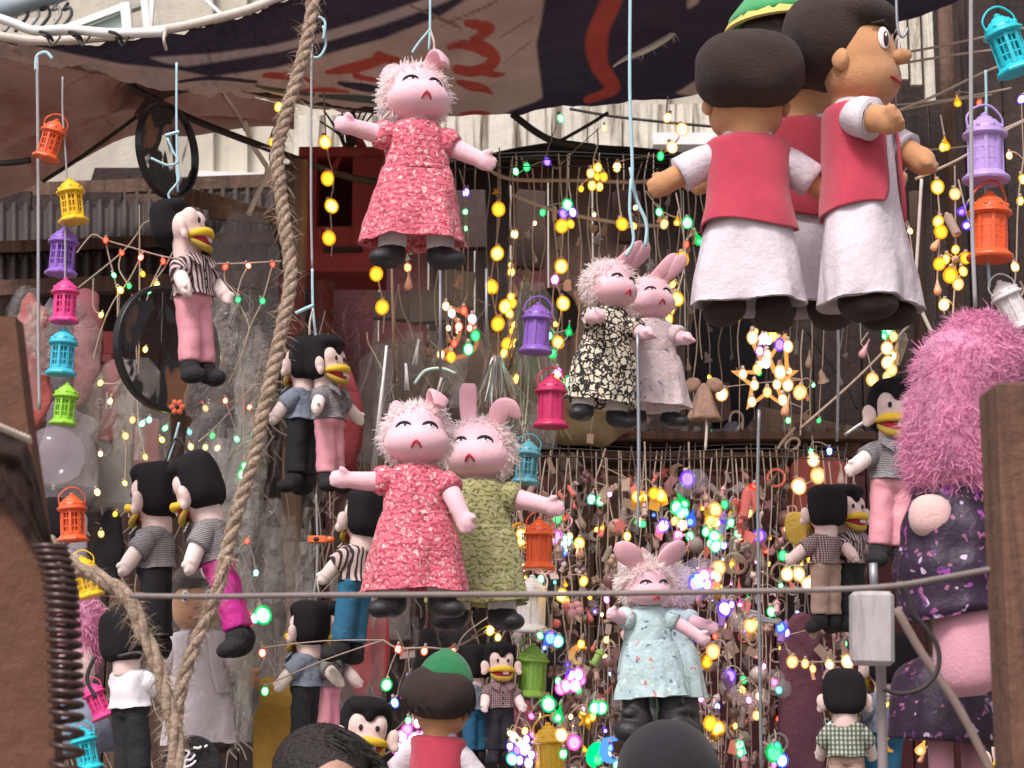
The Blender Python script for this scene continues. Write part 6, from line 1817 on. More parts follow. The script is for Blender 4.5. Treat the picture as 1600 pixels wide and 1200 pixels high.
bag('tall clear bag hanging by the palm post', 330, 330, 432, 640, 5.0, m_film2, 1)
bag('clear bag covering the magenta trouser puppet side', 290, 630, 392, 900, 4.35, m_film, 2)
bag('crinkled clear bag with brown contents behind the embracing dolls', 560, 530, 690, 720, 5.3, m_film2, 3, .06, .03)
bag('crinkled clear bag behind the ear of the olive dress doll', 690, 520, 800, 740, 5.4, m_film2, 4, .06, .03)
bag('long clear bag under the grey shirted pair', 540, 740, 640, 1000, 5.0, m_film, 5)
bag('clear bag round the small brown faced boy doll', 262, 860, 392, 1160, 4.42, m_film, 6, .09, .02)
bag('clear bag around the coral cloth roll', 10, 450, 60, 640, 4.6, m_film, 7)
bag('clear bag of dark cloth behind the first lantern strand', 56, 470, 150, 760, 4.75, m_film2, 8, .05, .025)
bag('clear bag covering the red lettered packet', 132, 560, 262, 800, 4.9, m_film, 9, .03, .015)
bag('clear bag at the foot of the palm post', 384, 780, 450, 1070, 4.9, m_film2, 10, .05, .03)
bag('cloudy bag over the violet shaded lantern strings', 800, 440, 870, 700, 5.2, m_film, 11, .05, .03)
bag('small clear bag below the striped puppet', 296, 470, 352, 650, 4.35, m_film2, 12, .04, .025)
bag('clear bag behind the green bulbs net', 330, 880, 420, 1130, 4.6, m_film2, 13, .05, .03)
bag('clear bag beside the mustard cloth', 520, 930, 600, 1110, 4.7, m_film, 14, .05, .02)
stuffed('brown cloth bundle inside the bag behind the embracing dolls', 'cloth_bundle', 'bundle', 566, 540, 690, 800, 5.5, mat('dull_brown_cloth', (.17, .12, .09), .9, .3, 7, .5, 20), 1)
stuffed('grey brown cloth bundle behind the olive dress doll', 'cloth_bundle', 'bundle', 690, 545, 810, 820, 5.6, mat('grey_brown_cloth', (.15, .12, .10), .9, .3, 7, .5, 20), 2)
stuffed('dull sacking bundle behind the long bag', 'cloth_bundle', 'bundle', 520, 760, 650, 1020, 5.6, mat('sack_cloth', (.13, .09, .07), .9, .3, 7, .5, 20), 3)
stuffed('coral red cloth roll standing at the timber board', 'cloth_roll', 'cloth', 18, 456, 72, 700, 4.7, mat('coral_cloth', (.42, .09, .08), .8, .3, 7, .5, 20), 4)
stuffed('dusty rose cloth roll behind the pink and cyan lanterns', 'cloth_roll', 'cloth', 108, 450, 150, 640, 4.9, mat('rose_cloth', (.30, .09, .11), .8, .3, 7, .5, 20), 5)
stuffed('slate grey cloth bundle behind the lantern strand', 'cloth_bundle', 'bundle', 52, 470, 112, 660, 4.9, mat('slate_cloth', (.10, .09, .11), .85, .3, 7, .5, 20), 6)
stuffed('grey white printed cloth behind the clear balloon', 'cloth_bundle', 'bundle', 66, 630, 150, 800, 4.85, mat('grey_print_cloth', (.28, .26, .29), .85, .2, 7, .5, 20), 7)
stuffed('mustard yellow cloth bundle beside the black trousers', 'mustard_cloth', 'cloth', 398, 1062, 472, 1260, 4.6, mat('mustard_cloth_stuff', (.36, .20, .03), .85, .2, 9, .5, 20), 8, .5, .02, .6)
stuffed('crimson cloth bundle beside the grey shirted pair', 'crimson_cloth', 'cloth', 520, 580, 566, 740, 4.75, mat('crimson_cloth_stuff', (.20, .02, .025), .8, .2, 9, .5, 20), 9, .5, .015)
stuffed('red plastic toy in film beside the dusty pink trousers', 'red_toy', 'toy', 548, 934, 582, 1090, 4.75, mat('red_toy_plastic', (.42, .04, .04), .4, .2, 9), 10, .5, .012)
stuffed('second red toy wrapped in film under the coral doll shoes', 'red_toy', 'toy', 582, 960, 606, 1090, 4.8, MATS['red_toy_plastic'], 11, .5, .012)
stuffed('beige brown draped cloth on the shelf under the dangling boot', 'draped_cloth', 'cloth', 845, 610, 985, 692, 5.4, mat('khaki_cloth', (.20, .14, .075), .9, .3, 9, .6, 20), 12, .5, .03)
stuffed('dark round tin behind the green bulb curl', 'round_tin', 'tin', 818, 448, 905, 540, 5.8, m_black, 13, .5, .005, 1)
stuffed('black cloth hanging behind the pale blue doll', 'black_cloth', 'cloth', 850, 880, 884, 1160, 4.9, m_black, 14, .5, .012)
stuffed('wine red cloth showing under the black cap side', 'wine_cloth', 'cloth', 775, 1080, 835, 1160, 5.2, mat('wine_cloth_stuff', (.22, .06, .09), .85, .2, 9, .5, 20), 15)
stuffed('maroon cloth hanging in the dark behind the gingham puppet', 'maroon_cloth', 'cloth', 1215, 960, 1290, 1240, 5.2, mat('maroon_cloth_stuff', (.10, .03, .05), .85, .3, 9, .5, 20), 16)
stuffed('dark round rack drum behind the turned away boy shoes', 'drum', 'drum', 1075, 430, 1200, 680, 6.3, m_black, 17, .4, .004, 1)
stuffed('red lit packet under the slanting plank', 'red_packet', 'packet', 1232, 715, 1330, 850, 5.9, mat('red_packet_stuff', (.36, .07, .05), .6, .2, 9, .3, 20), 18, .3, .01, .4)
stuffed('yellow cloth triangle behind the turned puppets', 'yellow_cloth', 'cloth', 1228, 800, 1262, 850, 5.0, mat('dull_yellow_cloth', (.40, .26, .04), .85, .2, 9, .5, 20), 19, .4, .01)

for x0, y0, x1, y1, d, c, lb in ((150, 790, 188, 930, 4.9, (.012, .010, .012), 'black piece added as a dark gap under the grey beige box'), (288, 470, 326, 640, 5.2, (.035, .025, .02), 'dark brown piece added as a gap behind the striped puppet legs'),
                                 (176, 930, 214, 1120, 4.9, (.03, .02, .018), 'dark piece added as a gap beside the white shirted puppet'), (392, 500, 432, 700, 5.3, (.05, .032, .024), 'brown strip added as a dark gap behind the jute rope'),
                                 (416, 820, 446, 1000, 5.2, (.04, .03, .025), 'dark brown strip added as a gap beside the green bulb clump'), (330, 900, 372, 1080, 5.0, (.02, .016, .016), 'black piece added as a gap beside the clear wrapped boy doll'),
                                 (612, 760, 640, 930, 5.1, (.03, .02, .02), 'dark strip added as a gap behind the coral dress'), (640, 980, 740, 1060, 5.3, (.018, .014, .016), 'black piece added as a gap behind the tiny red bulbs'),
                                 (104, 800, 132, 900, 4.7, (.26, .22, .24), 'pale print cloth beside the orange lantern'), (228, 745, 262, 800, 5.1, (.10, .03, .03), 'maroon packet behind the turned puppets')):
    stuffed(lb, 'cloth_and_gap_piece', 'cloth', x0, y0, x1, y1, d, mat('cloth_gap_tone_%d' % x0, c, .9, .3, 9, .5, 20), x0, .4, .018, .7)  # the dark ones are added pieces that stand for shaded gaps between goods
# red packet with white letters
pk = thing('red_packet', 'red packet with white printed letters behind the net of lights', 'packet', (0, 4.95, 0))


def flatbox(parent, name, x0, y0, x1, y1, d, th, m, dy=0, bevel=.002):
    p, q = U(x0, y0, d), U(x1, y1, d)
    return MB().box(((p.x + q.x) / 2, dy, (p.z + q.z) / 2), (abs(q.x - p.x), th, abs(p.z - q.z))).build(name, m, parent, smooth=False, bevel=bevel)


flatbox(pk, 'carton', 146, 566, 184, 690, 4.95, .03, mat('packet_red', (.36, .03, .045), .6, .15, 8))
flatbox(pk, 'card_back', 140, 560, 205, 700, 4.95, .004, mat('beige_card_stuff', (.36, .31, .27), .8, .1, 8), .02)
tc = bpy.data.curves.new('letters', 'FONT')
tc.body = 'eli'; tc.size = .055; tc.extrude = .0008; tc.align_x = 'CENTER'
to = bpy.data.objects.new('letters', tc); COL.objects.link(to)
dg = bpy.context.evaluated_depsgraph_get(); dg.update()
tme = bpy.data.meshes.new_from_object(to.evaluated_get(dg))
bpy.data.objects.remove(to)
p = U(164, 640, 4.95)
tme.transform(Matrix.Translation((p.x, -.017, p.z)) @ Matrix.Scale(1.15, 4, (0, 0, 1)) @ Matrix.Rotation(PI / 2, 4, 'X'))
link('letters', tme, mat('packet_white', (.70, .62, .60), .6, .1), pk)
for x0, y0, x1, y1, d, c, lb in ((146, 696, 206, 790, 4.98, (.30, .28, .25), 'grey beige box under the red lettered packet'), (206, 656, 248, 745, 5.0, (.34, .11, .10), 'striped red packet beside the lettered one'),
                                 (150, 556, 180, 640, 5.2, (.28, .05, .05), 'dull red box behind the lettered packet'), (150, 520, 178, 556, 5.3, (.13, .10, .09), 'dark box on top of the red packets'),
                                 (640, 455, 700, 505, 5.9, (.24, .22, .21), 'grey card flap on the stall shelf'), (690, 425, 740, 480, 6.0, (.26, .24, .23), 'pale grey sheet of card behind the crescent'),
                                 (585, 460, 640, 500, 5.9, (.20, .18, .17), 'grey roof shaped card under the amber globes'), (960, 300, 1000, 380, 6.2, (.10, .05, .045), 'brown box hung above the doll ears'),
                                 (700, 300, 760, 390, 6.4, (.07, .045, .04), 'dark box behind the coral skirt'), (930, 640, 985, 680, 5.9, (.16, .04, .035), 'maroon tin beside the dangling boot'),
                                 (806, 300, 850, 420, 6.3, (.09, .06, .05), 'brown panel behind the amber globe columns'), (1100, 600, 1140, 660, 6.2, (.12, .07, .055), 'brown carton behind the lit star')):
    tp, tq = U(x0, y0, d), U(x1, y1, d)
    ob = MB().box((0, 0, 0), (abs(tq.x - tp.x), .05, abs(tp.z - tq.z)), (0, rnd.gauss(0, .05), rnd.gauss(0, .15))).build('carton', mat('carton_%d' % x0, c, .8, .25, 8, .3, 30), smooth=False, bevel=.003)
    ob.location = (tp + tq) / 2
    tag(ob, lb, 'box')

# shelf across the stall with small clutter
sh = thing('stall_shelf', 'long brown shelf crossing the stall under the lit star', 'shelf', (0, 6.1, 0))
for y0, y1, th in ((688, 700, .40), (716, 724, .30), (738, 742, .05)):
    flatbox(sh, 'shelf_board', 826, y0, 1350, y1, 6.1, th, m_wood)
for xx in (900, 1030, 1180, 1300):
    flatbox(sh, 'bracket', xx, 700, xx + 12, 1000, 6.1, .05, m_wooddark, .05)
cnt_ = {}
for i, xx in enumerate(range(850, 1330, 17)):
    w_ = rnd.uniform(8, 15); h_ = rnd.uniform(10, 34)
    c = rnd.choice([(.22, .19, .18), (.13, .10, .09), (.20, .17, .10), (.15, .14, .17), (.26, .22, .20), (.12, .05, .05)])
    p = U(xx, 688 - h_ / 2, 6.0)
    ob = MB().box((0, 0, 0), (w_ * PX(6), .05, h_ * PX(6)), (rnd.gauss(0, .1), rnd.gauss(0, .35), rnd.uniform(-.6, .6))).build('small_packet', mat('packet_%s' % c[0], c, .7, .3, 9), smooth=False, bevel=.004)
    ob.location = p
    cn = {.22: 'grey', .13: 'dark brown', .20: 'khaki', .15: 'slate', .26: 'pale grey', .12: 'maroon'}[c[0]]
    cnt_[cn] = cnt_.get(cn, 0) + 1
    tag(ob, '%s small %s packet along the brown shelf from the teal lantern end' % (ORD(cnt_[cn]), cn), 'packet', 'small packets on the shelf')
for i, xx in enumerate(list(range(846, 930, 12)) + list(range(846, 920, 15))):
    y0 = 720 if i < 7 else 770
    p = U(xx + rnd.gauss(0, 3), y0 + rnd.uniform(0, 26), 5.7)
    ob = link('tag_charm', charm(rnd.choice(['bell', 'drop', 'tag', 'lamp'])), m_card, None, p, (rnd.gauss(0, .2), rnd.gauss(0, .2), rnd.uniform(0, 3)))
    s_ = rnd.uniform(11, 18) * PX(5.7); ob.scale = (s_, s_, s_)
    tag(ob, '%s unlit grey charm of the %s row beside the teal lantern' % (ORD(i % 7 + 1), 'upper' if i < 7 else 'lower'), 'charm', 'unlit grey charms')

# hoops: tambourines with printed skins
def skinmat(seed):
    """Clear drum skin carrying dark printed figures."""
    m = bpy.data.materials.new('printed_skin_%d' % seed); m.use_nodes = True
    nt = m.node_tree
    b = nt.nodes['Principled BSDF']
    co = nd(nt, 'ShaderNodeTexCoord').outputs['Object']
    nz = nd(nt, 'ShaderNodeTexNoise', {'Vector': nd(nt, 'ShaderNodeMapping', {'Vector': co, 'Location': (seed, seed, 0), 'Scale': (1, .6, 1)}).outputs[0], 'Scale': 9.0, 'Detail': 2.0, 'Distortion': 1.0}).outputs[0]
    nt.links.new(mix(nt, ramp(nt, nz, [(.56, 0.0), (.62, 1.0)]), (.018, .016, .02), (.24, .11, .06)), b.inputs['Base Color'])
    b.inputs['Roughness'].default_value = .35
    t = nd(nt, 'ShaderNodeBsdfTransparent')
    mx = nd(nt, 'ShaderNodeMixShader', {0: ramp(nt, nz, [(.45, .88), (.48, .06)])})
    nt.links.new(b.outputs[0], mx.inputs[1]); nt.links.new(t.outputs[0], mx.inputs[2])
    nt.links.new(mx.outputs[0], nt.nodes['Material Output'].inputs[0])
    return m


def hoop(label, px, py, w_, h_, d, rz, seed):
    t = thing('tambourine', label, 'tambourine', U(px, py, d))
    r_ = h_ / 2 * PX(d)
    mb = MB()
    vs_ = []
    for a in np.linspace(0, 2 * PI, 49)[:-1]:
        for rr_, y in ((1, -.011), (1, .011), (.925, .011), (.925, -.011)):
            vs_.append((rr_ * r_ * math.cos(a), y, rr_ * r_ * math.sin(a)))
    fs = []
    for i in range(48):
        for k in range(4):
            fs.append((i * 4 + k, ((i + 1) % 48) * 4 + k, ((i + 1) % 48) * 4 + (k + 1) % 4, i * 4 + (k + 1) % 4))
    mb.add(vs_, fs).build('rim', mat('black_gloss_rim', (.014, .012, .013), .35, .2, 10), t, smooth=False, bevel=.002)

    def printed(nt, co):
        nz = nd(nt, 'ShaderNodeTexNoise', {'Vector': nd(nt, 'ShaderNodeMapping', {'Vector': co, 'Location': (seed, 0, seed), 'Scale': (1, 1, .7)}).outputs[0], 'Scale': 7.0, 'Detail': 2.0, 'Distortion': 1.2}).outputs[0]
        return mix(nt, ramp(nt, nz, [(.44, 0.0), (.5, 1.0)]), mix(nt, ramp(nt, nz, [(.52, 0.0), (.6, 1.0)]), (.02, .018, .02), (.26, .12, .05)), (.42, .30, .24)) if seed else mix(nt, ramp(nt, nz, [(.45, 0.0), (.52, 1.0)]), (.015, .014, .016), (.28, .20, .13))
    MB().lathe([(0, r_ * .93, r_ * .93), (.002, r_ * .93, r_ * .93)], 40, c=(0, 0, 0)).build('skin', skinmat(seed), t, smooth=False).rotation_euler = (R(90), 0, 0)
    t.rotation_euler = (0, 0, rz)
    return t


hoop('black rimmed tambourine seen nearly edge on under the tarpaulin knot', 262, 236, 72, 158, 4.9, R(64), 0)
hoop('large black rimmed tambourine with a printed skin behind the striped puppet', 262, 545, 135, 205, 4.5, R(48), 3)
fo = thing('paper_flower', 'small orange paper flower on the tambourine rim', 'flower', U(277, 636, 4.35))
for k in range(6):
    a = k * PI / 3
    MB().ell((.011 * math.cos(a), 0, .011 * math.sin(a)), (.009, .004, .007), (0, -a, 0), nu=8, nv=6).build('petal', mat('orange_paper', (.65, .14, .06), .8, .1), fo)
MB().ell((0, -.004, 0), (.005, .003, .005), nu=8, nv=6).build('centre', m_lash, fo)
# clear balloon
bl = thing('clear_balloon', 'clear round balloon tied in front of the stall corner', 'balloon', U(86, 712, 3.4))
rb = 47 * PX(3.4)
mbal = film('balloon_film', (.60, .50, .56), .80, .04, .03, 5)
mb = MB().lathe(smoothpts([(-1.06, .02, .02), (-.98, .12, .12), (-.85, .5, .5), (-.55, .83, .83), (0, 1, 1), (.55, .86, .86), (.85, .55, .55), (.98, .2, .2), (1.0, .02, .02)], 4), 32)
mb.v = [(x * rb, y * rb, z * rb) for x, y, z in mb.v]
mb.build('skin', mbal, bl)
MB().lathe([(-1.16 * rb, .10 * rb, .10 * rb), (-1.05 * rb, .03 * rb, .03 * rb), (-1.0 * rb, .09 * rb, .09 * rb)], 12).build('knot', m_cordwhite, bl)
# orange clip on the cord
cl = thing('orange_clip', 'orange plastic tag clip threaded on the grey cord', 'clip', U(496, 843, 4.5))
MB().box((0, 0, 0), (.045, .014, .018), (0, 0, 0)).build('clip_body', mat('orange_clip_plastic', (.80, .17, .05), .35, .1), cl, smooth=False, bevel=.003)
MB().ell((.030, 0, 0), (.012, .007, .008), nu=10, nv=6).build('clip_tip', MATS['orange_clip_plastic'], cl)
MB().ell((-.002, -.008, 0), (.007, .002, .005), nu=8, nv=6).build('clip_hole', m_lash, cl)
# fibre wands and tinsel
for (a, b), d, lb in ((((604, 540), (580, 735)), 4.8, 'clear fibre wand slanting beside the grey shirted pair'), (((634, 568), (638, 610)), 5.0, 'short fibre wand with a red tip above the coral doll'), (((655, 530), (647, 570)), 5.1, 'small pale strip above the coral doll hair')):
    mb = MB()
    for k in range(5):
        mb.tube([U(*a, d) + Vector((rnd.gauss(0, .002), rnd.gauss(0, .003), 0)), U(*b, d) + Vector((rnd.gauss(0, .005), rnd.gauss(0, .004), 0))], .0022, 4)
    tag(mb.build('fibre_wand', m_white), lb, 'wand')
mb = MB()
for k in range(46):
    x0 = rnd.uniform(750, 800)
    x1 = 776 + (x0 - 776) * rnd.uniform(1.0, 1.9)
    mb.blade(U(776 + (x0 - 776) * .25, 555, 5.0), U(x1, 650, 5.0) - U(776, 555, 5.0) + Vector((0, rnd.gauss(0, .03), 0)), rnd.uniform(.08, .17), .003, (rnd.gauss(0, .02), 0, -.01), 3)
ts = mb.build('silver_tinsel', mat('silver_foil', (.65, .66, .63), .22, .1, 10, metal=.9))
tag(ts, 'bunch of silver tinsel strips under the steel rod', 'tinsel'); ts['kind'] = 'stuff'


def tinsel(label, px, y0, y1, half, d, m, n=60, wd=.0028):
    mb = MB()
    top = U(px, y0, d)
    if m is m_gloss:
        # folded sheets of wrap hanging side by side
        for k in range(max(4, n // 13)):
            xx = rnd.gauss(0, half * .6) * PX(d); yy = rnd.gauss(0, .02); w2 = rnd.uniform(.010, .024)
            z0 = -rnd.random() * .3 * (y1 - y0) * PX(d); L = rnd.uniform(.45, .7) * (y1 - y0) * PX(d); sd_ = rnd.uniform(0, 50)

            def fn(u, v):
                q = Vector((u * 2.2 + sd_, v * L * 16, sd_))
                return (top.x + xx + (u - .5) * 2 * w2 * (1 + .5 * mnoise.noise(q * .6)) + .012 * mnoise.noise(Vector((v * 3, sd_, 0))), d + yy + .014 * mnoise.noise(q) + .006 * math.sin(u * 9 + v * 14 + sd_), top.z + z0 - v * L)
            mb.grid(fn, 6, 20)
        n = 0
    for k in range(n):
        a = top + Vector((rnd.gauss(0, half * .35) * PX(d), rnd.gauss(0, .012), -rnd.random() * .5 * (y1 - y0) * PX(d)))
        L = min(rnd.uniform(.25, .8) * (y1 - y0) * PX(d), a.z - U(px, y1, d).z)
        mb.blade(a, (rnd.gauss(0, .12), rnd.gauss(0, .2), -1), max(L, .03), wd * rnd.uniform(.5, 1.8), (rnd.gauss(0, .035), rnd.gauss(0, .035), 0), 5)
    o = mb.build('foil_tinsel', m)
    o['kind'] = 'stuff'
    return tag(o, label, 'tinsel')


m_foil = MATS['silver_foil']
m_gfoil = mat('green_grey_foil', (.24, .26, .16), .3, .3, 10, metal=.6)
m_gloss = film('glossy_wrap', (.42, .39, .35), .66, .07, 1.0, 20)
tinsel('long green grey tinsel hanging beside the violet shaded lantern', 822, 430, 700, 16, 5.25, m_gfoil, 130)
tinsel('second green grey tinsel behind the amber clump', 808, 560, 760, 14, 5.5, m_gfoil, 90)
tinsel('dark silver tinsel behind the ear of the olive dress doll', 778, 630, 740, 26, 5.3, mat('dark_foil', (.30, .30, .30), .25, .3, 10, metal=.8), 110)
tinsel('loose silver wrap strips above the coral dress doll', 702, 540, 650, 14, 5.2, m_gloss, 50, .005)
tinsel('glossy wrap strips beside the clear fibre wand', 600, 520, 760, 26, 5.25, m_gloss, 90, .006)
tinsel('glossy wrap hanging behind the embracing dolls', 650, 510, 640, 22, 5.3, m_gloss, 70, .006)
tinsel('glossy wrap strips hanging along the palm post', 404, 480, 900, 26, 4.95, m_gloss, 150, .006)
tinsel('crinkled wrap beside the magenta trouser puppet', 348, 640, 900, 20, 4.5, m_gloss, 90, .005)
tinsel('glossy wrap strips under the grey shirted pair', 466, 790, 1010, 26, 5.1, m_gloss, 90, .006)
tinsel('glossy wrap behind the dusty pink trousers', 560, 880, 1090, 30, 4.9, m_gloss, 90, .006)
tinsel('crinkled wrap at the side of the small brown faced boy doll', 380, 900, 1150, 20, 4.4, m_gloss, 90, .006)
tinsel('glossy wrap over the red lettered packet', 200, 590, 780, 34, 4.85, m_gloss, 70, .006)
tinsel('crinkled wrap over the coral cloth roll', 60, 470, 640, 34, 4.55, m_gloss, 70, .006)
tinsel('dull wrap strips in the dark beside the striped puppet', 340, 450, 640, 24, 4.7, m_gloss, 90, .005)
for x0, y0, x1, y1, d, c1, c2, lb in ((436, 430, 474, 580, 5.3, (.22, .05, .04), (.10, .06, .045), 'strip of red and brown patterned cloth beside the palm post'), (486, 438, 520, 520, 5.9, (.20, .035, .035), (.12, .09, .07), 'red lace strip hanging under the red cabinet')):
    A, B = U(x0, y0, d), U(x1, y1, d)
    ob = MB().grid(lambda u, v: ((u - .5) * (B.x - A.x), .012 * math.sin(u * 9) + .01 * mnoise.noise(Vector((u * 5, v * 7, 0))), -v * (A.z - B.z)), 16, 24).build('patterned_cloth', mat('lace_cloth_%d' % x0, c1, .9, .2, 9, .4, 60, stain=(c2, 60, .48)))
    ob.location = ((A.x + B.x) / 2, d, A.z)
    tag(ob, lb, 'cloth')
tag(MB().tube(smoothpts([U(x, y, 4.9) for x, y in ((648, 600), (664, 580), (690, 576), (712, 584))], 5), .005, 6).build('pale_hoop', m_aqua), 'pale mint plastic hoop behind the coral doll hair', 'hoop')
# black plate with white calligraphy
ptp = thing('lettered_plate', 'round black plate with white calligraphy at the bottom edge', 'plate', U(300, 1196, 3.9))
MB().lathe([(0, .055, .055), (.008, .06, .06), (.012, .058, .058), (.006, .045, .045)], 40).build('disc', m_black, ptp).rotation_euler = (R(90), 0, 0)
mb = MB()
for st_ in ([(-.022, .022), (-.014, .03), (-.004, .026), (-.010, .016), (-.018, .012)], [(-.024, .004), (-.012, .010), (0, .012), (.008, .022)], [(.004, .036), (.014, .034), (.02, .038)], [(-.02, -.006), (-.008, -.002), (.002, .002), (.010, .010)], [(.026, .036), (.032, .04)], [(-.016, .02), (-.012, .008), (-.014, -.004)]):
    mb.tube([(x, -.014, z) for x, z in smoothpts(st_, 4)], [.0028 - .001 * abs(i / (len(smoothpts(st_, 4))) - .5) for i in range(len(smoothpts(st_, 4)))], 5, flat=.3)
mb.build('calligraphy', m_eyewhite, ptp)
# loops of wire by the slanting plank
mb = MB()
mb.tube(smoothpts([U(x, y, 5.6) for x, y in ((1212, 705), (1224, 688), (1242, 668))], 4), .005, 5)
tag(mb.build('bent_wire', m_wire), 'stiff bent wire stub before the slanting plank', 'wire')
tag(MB().tube([U(1238 + 11 * math.cos(t), 694 - 9 * math.sin(t) - 3 * math.cos(t), 5.6) for t in np.linspace(0, 6.28, 20)], .0045, 5).build('wire_ring', m_wire), 'oval wire ring before the slanting plank', 'ring')
tag(MB().tube(smoothpts([U(x, y, 5.7) for x, y in ((1140, 660), (1142, 648), (1150, 643), (1160, 650), (1160, 672))], 4), .004, 5).build('wire_hook', m_wire), 'thin wire arch standing on the shelf under the lit star', 'hook')
# mouse like beige bell charm
bc = thing('beige_bell', 'beige cloth bell charm beside the boots of the white dress doll', 'bell', U(1100, 625, 5.0))
MB().lathe([(-.055, .046, .046), (-.045, .040, .040), (0, .026, .026), (.03, .018, .018), (.045, .005, .005)], 20, lambda a, tt: .25 * (1 - tt) * math.sin(5 * a)).build('bell_skirt', mat('beige_cloth', (.27, .17, .13), .9, .3, 20, .4, 40), bc)
for sx in (-1, 1):
    MB().ell((sx * .03, 0, .04), (.025, .008, .02), (0, sx * .5, 0), nu=10, nv=6).build('bow_loop', MATS['beige_cloth'], bc)
tag(MB().tube(smoothpts([U(1102, 640, 4.98), U(1104, 670, 4.98), U(1102, 704, 4.98)], 3), .004, 5).build('bell_pull', m_cordwhite), 'cream pull string under the beige bell charm', 'string')
tag(MB().prism([(U(x, y, 5.2).x, U(x, y, 5.2).z) for x, y in ((1298, 470), (1312, 466), (1310, 492), (1298, 494))], 5.2, 5.21).build('card_clip', m_card, smooth=False), 'small pale clip on the rod under the hidden boy', 'clip')

# green and beige film strips, twigs: uncountable tangle at the back
mb = MB()
for i in range(320):
    x0, y0 = rnd.uniform(345, 820), rnd.uniform(440, 1150)
    if rnd.random() < .35: x0, y0 = rnd.uniform(60, 440), rnd.uniform(700, 1180)
    L = rnd.uniform(30, 130)
    d = rnd.uniform(5.0, 6.0)
    sl = rnd.gauss(0, 9); cv = rnd.gauss(0, 10)
    pts = [U(x0 + sl * j + cv * math.sin(j * .8) + rnd.gauss(0, 1.5), y0 + j * L / 4, d) for j in range(5)]
    mb.tube(smoothpts(pts, 3), rnd.uniform(.001, .0028), 4, cap=False)
tg = mb.build('string_tangle', m_wire)
tag(tg, 'tangle of strings and strips among the bagged goods', 'string', kind='stuff')
mb = MB()
for i in range(700):
    x0, y0 = rnd.uniform(380, 820), rnd.uniform(470, 1150)
    if rnd.random() < .3: x0, y0 = rnd.uniform(280, 450), rnd.uniform(480, 1150)
    d = rnd.uniform(5.0, 6.0)
    p = U(x0, y0, d)
    mb.blade(p, (rnd.gauss(0, .22), rnd.gauss(0, .5), -1), rnd.uniform(.05, .25), rnd.uniform(.002, .012), (rnd.gauss(0, .03), rnd.gauss(0, .03), 0), 4)
tg = mb.build('film_strips', m_film2)
tag(tg, 'loose strips of clear wrapping film among the bagged goods', 'film', kind='stuff')

# ================================================================ passers-by
m_skin = mat('warm_skin', (.46, .26, .18), .55, .08, 9, .15, 120, sss=.1)
m_hair = mat('dark_hair', (.022, .016, .014), .5, .3, 30, .6, 90)


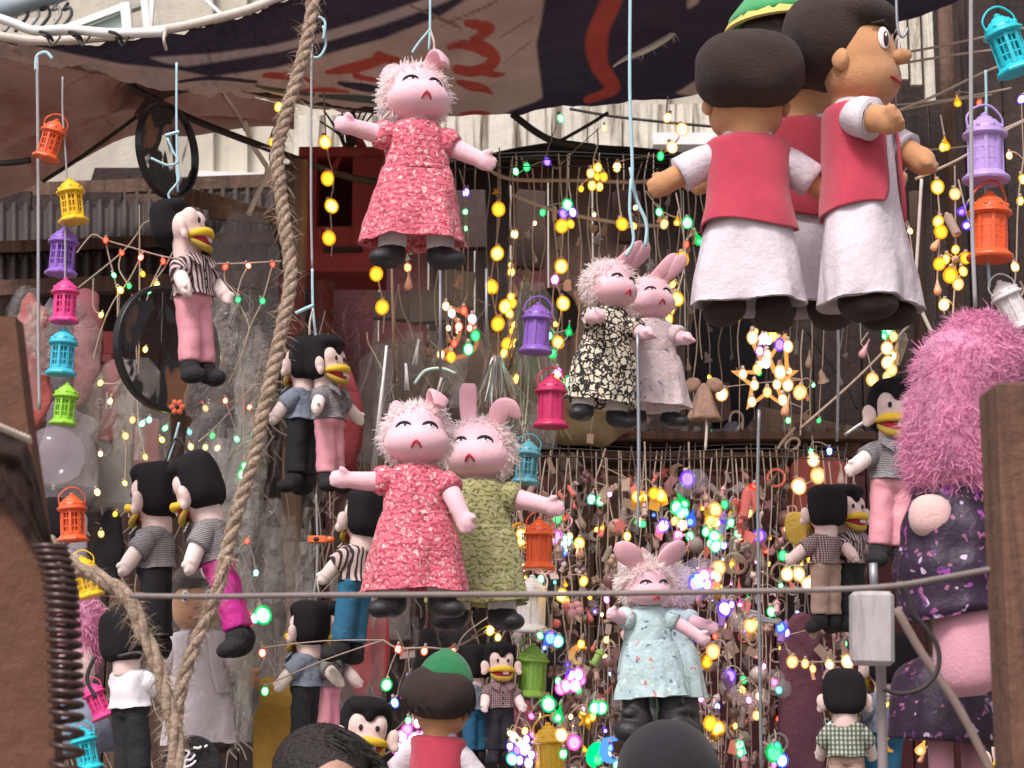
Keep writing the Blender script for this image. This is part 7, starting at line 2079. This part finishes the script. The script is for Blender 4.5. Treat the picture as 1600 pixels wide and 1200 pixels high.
def person(label, px, py, d, face, shirt_m, trouser_m, hair='short', lean=0.0):
    top = U(px, py, d)
    H = top.z
    k = H / 1.72
    t = thing('person', label, 'person', (top.x, d, 0))
    mb = MB()
    mb.ell((0, -.005, 1.60), (.076, .098, .118), nu=20, nv=16).ell((0, -.035, 1.535), (.058, .062, .066), nu=16, nv=12)
    mb.ell((0, -.105, 1.575), (.014, .02, .028), nu=10, nv=8)
    for sx in (-1, 1):
        mb.ell((sx * .078, .01, 1.585), (.012, .022, .034), nu=10, nv=8)
    mb.tube([(0, .02, 1.54), (0, .02, 1.40)], [.055, .065], 14)
    mb.tube(smoothpts([(0, .01, 1.43, .10), (0, .01, 1.33, .15), (0, 0, 1.15, .14), (0, 0, 1.0, .15), (0, 0, .90, .15)], 3) and [(0, .01, 1.43), (0, .01, 1.33), (0, 0, 1.15), (0, 0, 1.0), (0, 0, .90)], [.09, .15, .14, .15, .14], 18, flat=.7)
    for sx in (-1, 1):
        mb.tube([(sx * .15, .01, 1.38), (sx * .22, .015, 1.25), (sx * .25, .02, 1.12), (sx * .26, -.01, .98), (sx * .265, -.03, .88)], [.062, .055, .045, .038, .027], 12)
        mb.ell((sx * .268, -.035, .82), (.018, .036, .048), nu=12, nv=8)
        for q in range(4):
            y = -.065 + q * .02
            mb.tube([(sx * .268, y, .80), (sx * .268, y - .005, .755 + .008 * abs(q - 1.5)), (sx * .258, y - .008, .715 + .010 * abs(q - 1.3))], [.0095, .009, .008], 8)
        mb.tube([(sx * .262, -.06, .845), (sx * .25, -.085, .81), (sx * .245, -.092, .775)], [.012, .010, .009], 8)
        mb.tube([(sx * .09, 0, .92), (sx * .10, -.01, .50), (sx * .10, .01, .10)], [.095, .062, .042], 14)
        mb.ell((sx * .10, -.05, .045), (.045, .125, .045), nu=14, nv=8)
    b = link('body', blob('person_body', mb, .0085, 4), m_skin, t)
    for sx in (-1, 1):
        e = MB().ell((sx * .032, -.088, 1.60), (.014, .010, .010), nu=12, nv=8).build('eye', m_eyewhite, b)
        MB().ell((sx * .032, -.096, 1.60), (.006, .004, .006), nu=8, nv=6).build('iris', m_iris, e)
        MB().tube([(sx * .015, -.098, 1.622), (sx * .035, -.096, 1.628), (sx * .052, -.082, 1.622)], [.003, .004, .002], 6).build('eyebrow', m_hair, b)
    MB().tube([(-.024, -.092, 1.527), (0, -.100, 1.526), (.024, -.092, 1.527)], [.003, .007, .003], 6, flat=.8).build('mouth', mat('lip', (.40, .16, .13), .5, .05), b)
    if hair == 'short':
        mb = MB().ell((0, .018, 1.645), (.090, .108, .088), nu=24, nv=16).ell((0, .05, 1.60), (.086, .08, .10), nu=20, nv=14)
        hp = link('hair', blob('person_hair', mb, .008, 5), m_hair, b)
        fb = MB()
        for i in range(2600):
            a, u_ = rnd.uniform(0, 6.28), rnd.uniform(-.1, 1)
            s_ = math.sqrt(max(0, 1 - u_ * u_))
            dd = Vector((s_ * math.cos(a), s_ * math.sin(a), u_))
            if dd.y < -.55 and u_ < .5: continue
            fb.blade(Vector((0, .018, 1.645)) + Vector((dd.x * .090, dd.y * .108, dd.z * .088)), Vector((.8, dd.y * .4, -.3)) + dd * .06, rnd.uniform(.02, .045), .0010, (0, 0, -.010), 2)
        fb.build('hair_strands', m_hair, hp)['kind'] = 'stuff'
    else:
        mb = MB().ell((0, .015, 1.635), (.098, .118, .10), nu=32, nv=22).ell((0, .03, 1.57), (.098, .105, .09), nu=24, nv=14)
        hp = link('cap', blob('person_cap', mb, .007, 6), mat('black_knit', (.012, .011, .015), .92, .3, 30, .25, 300, sheen=.1), b)
        MB().lathe([(1.548, .098, .110), (1.55, .103, .116), (1.575, .104, .117), (1.58, .099, .112)], 40, c=(0, .02, 0), cap=False).build('cap_rim', MATS['black_knit'], hp)
    sm = MB().lathe(smoothpts([(1.445, .075, .07), (1.42, .13, .085), (1.36, .19, .115), (1.2, .185, .125), (1.0, .18, .13), (.88, .185, .135)], 4), 40, lambda a, tt: .02 * math.sin(5 * a + 6 * tt))
    sb = sm.build('shirt', shirt_m, b)
    for sx in (-1, 1):
        MB().tube([(sx * .13, .01, 1.39), (sx * .20, .015, 1.27), (sx * .245, .02, 1.13), (sx * .25, .02, 1.125)], [.08, .074, .068, .055], 16).build('sleeve', shirt_m, sb)
    tm = MB()
    for sx in (-1, 1):
        tm.tube([(sx * .08, 0, .95), (sx * .095, -.005, .7), (sx * .10, 0, .35), (sx * .10, 0, .09)], [.115, .10, .078, .07], 16)
    tm.ell((0, 0, .92), (.18, .13, .08))
    link('trousers', blob('person_trousers', tm, .012, 3), trouser_m, b)
    for sx in (-1, 1):
        MB().ell((sx * .10, -.055, .045), (.052, .135, .05), nu=16, nv=10).build('shoe', m_shoe, b)
    t.scale = (k, k, k)
    t.rotation_euler = (0, 0, face)
    return t


person('dark haired passer-by with bare forehead under the black trouser puppet', 506, 1140, 3.25, R(22), m_denimsh, m_blacktr)
person('passer-by in a round black cap under the pale blue dress doll', 1044, 1136, 3.3, R(170), m_black, m_blacktr, 'cap')
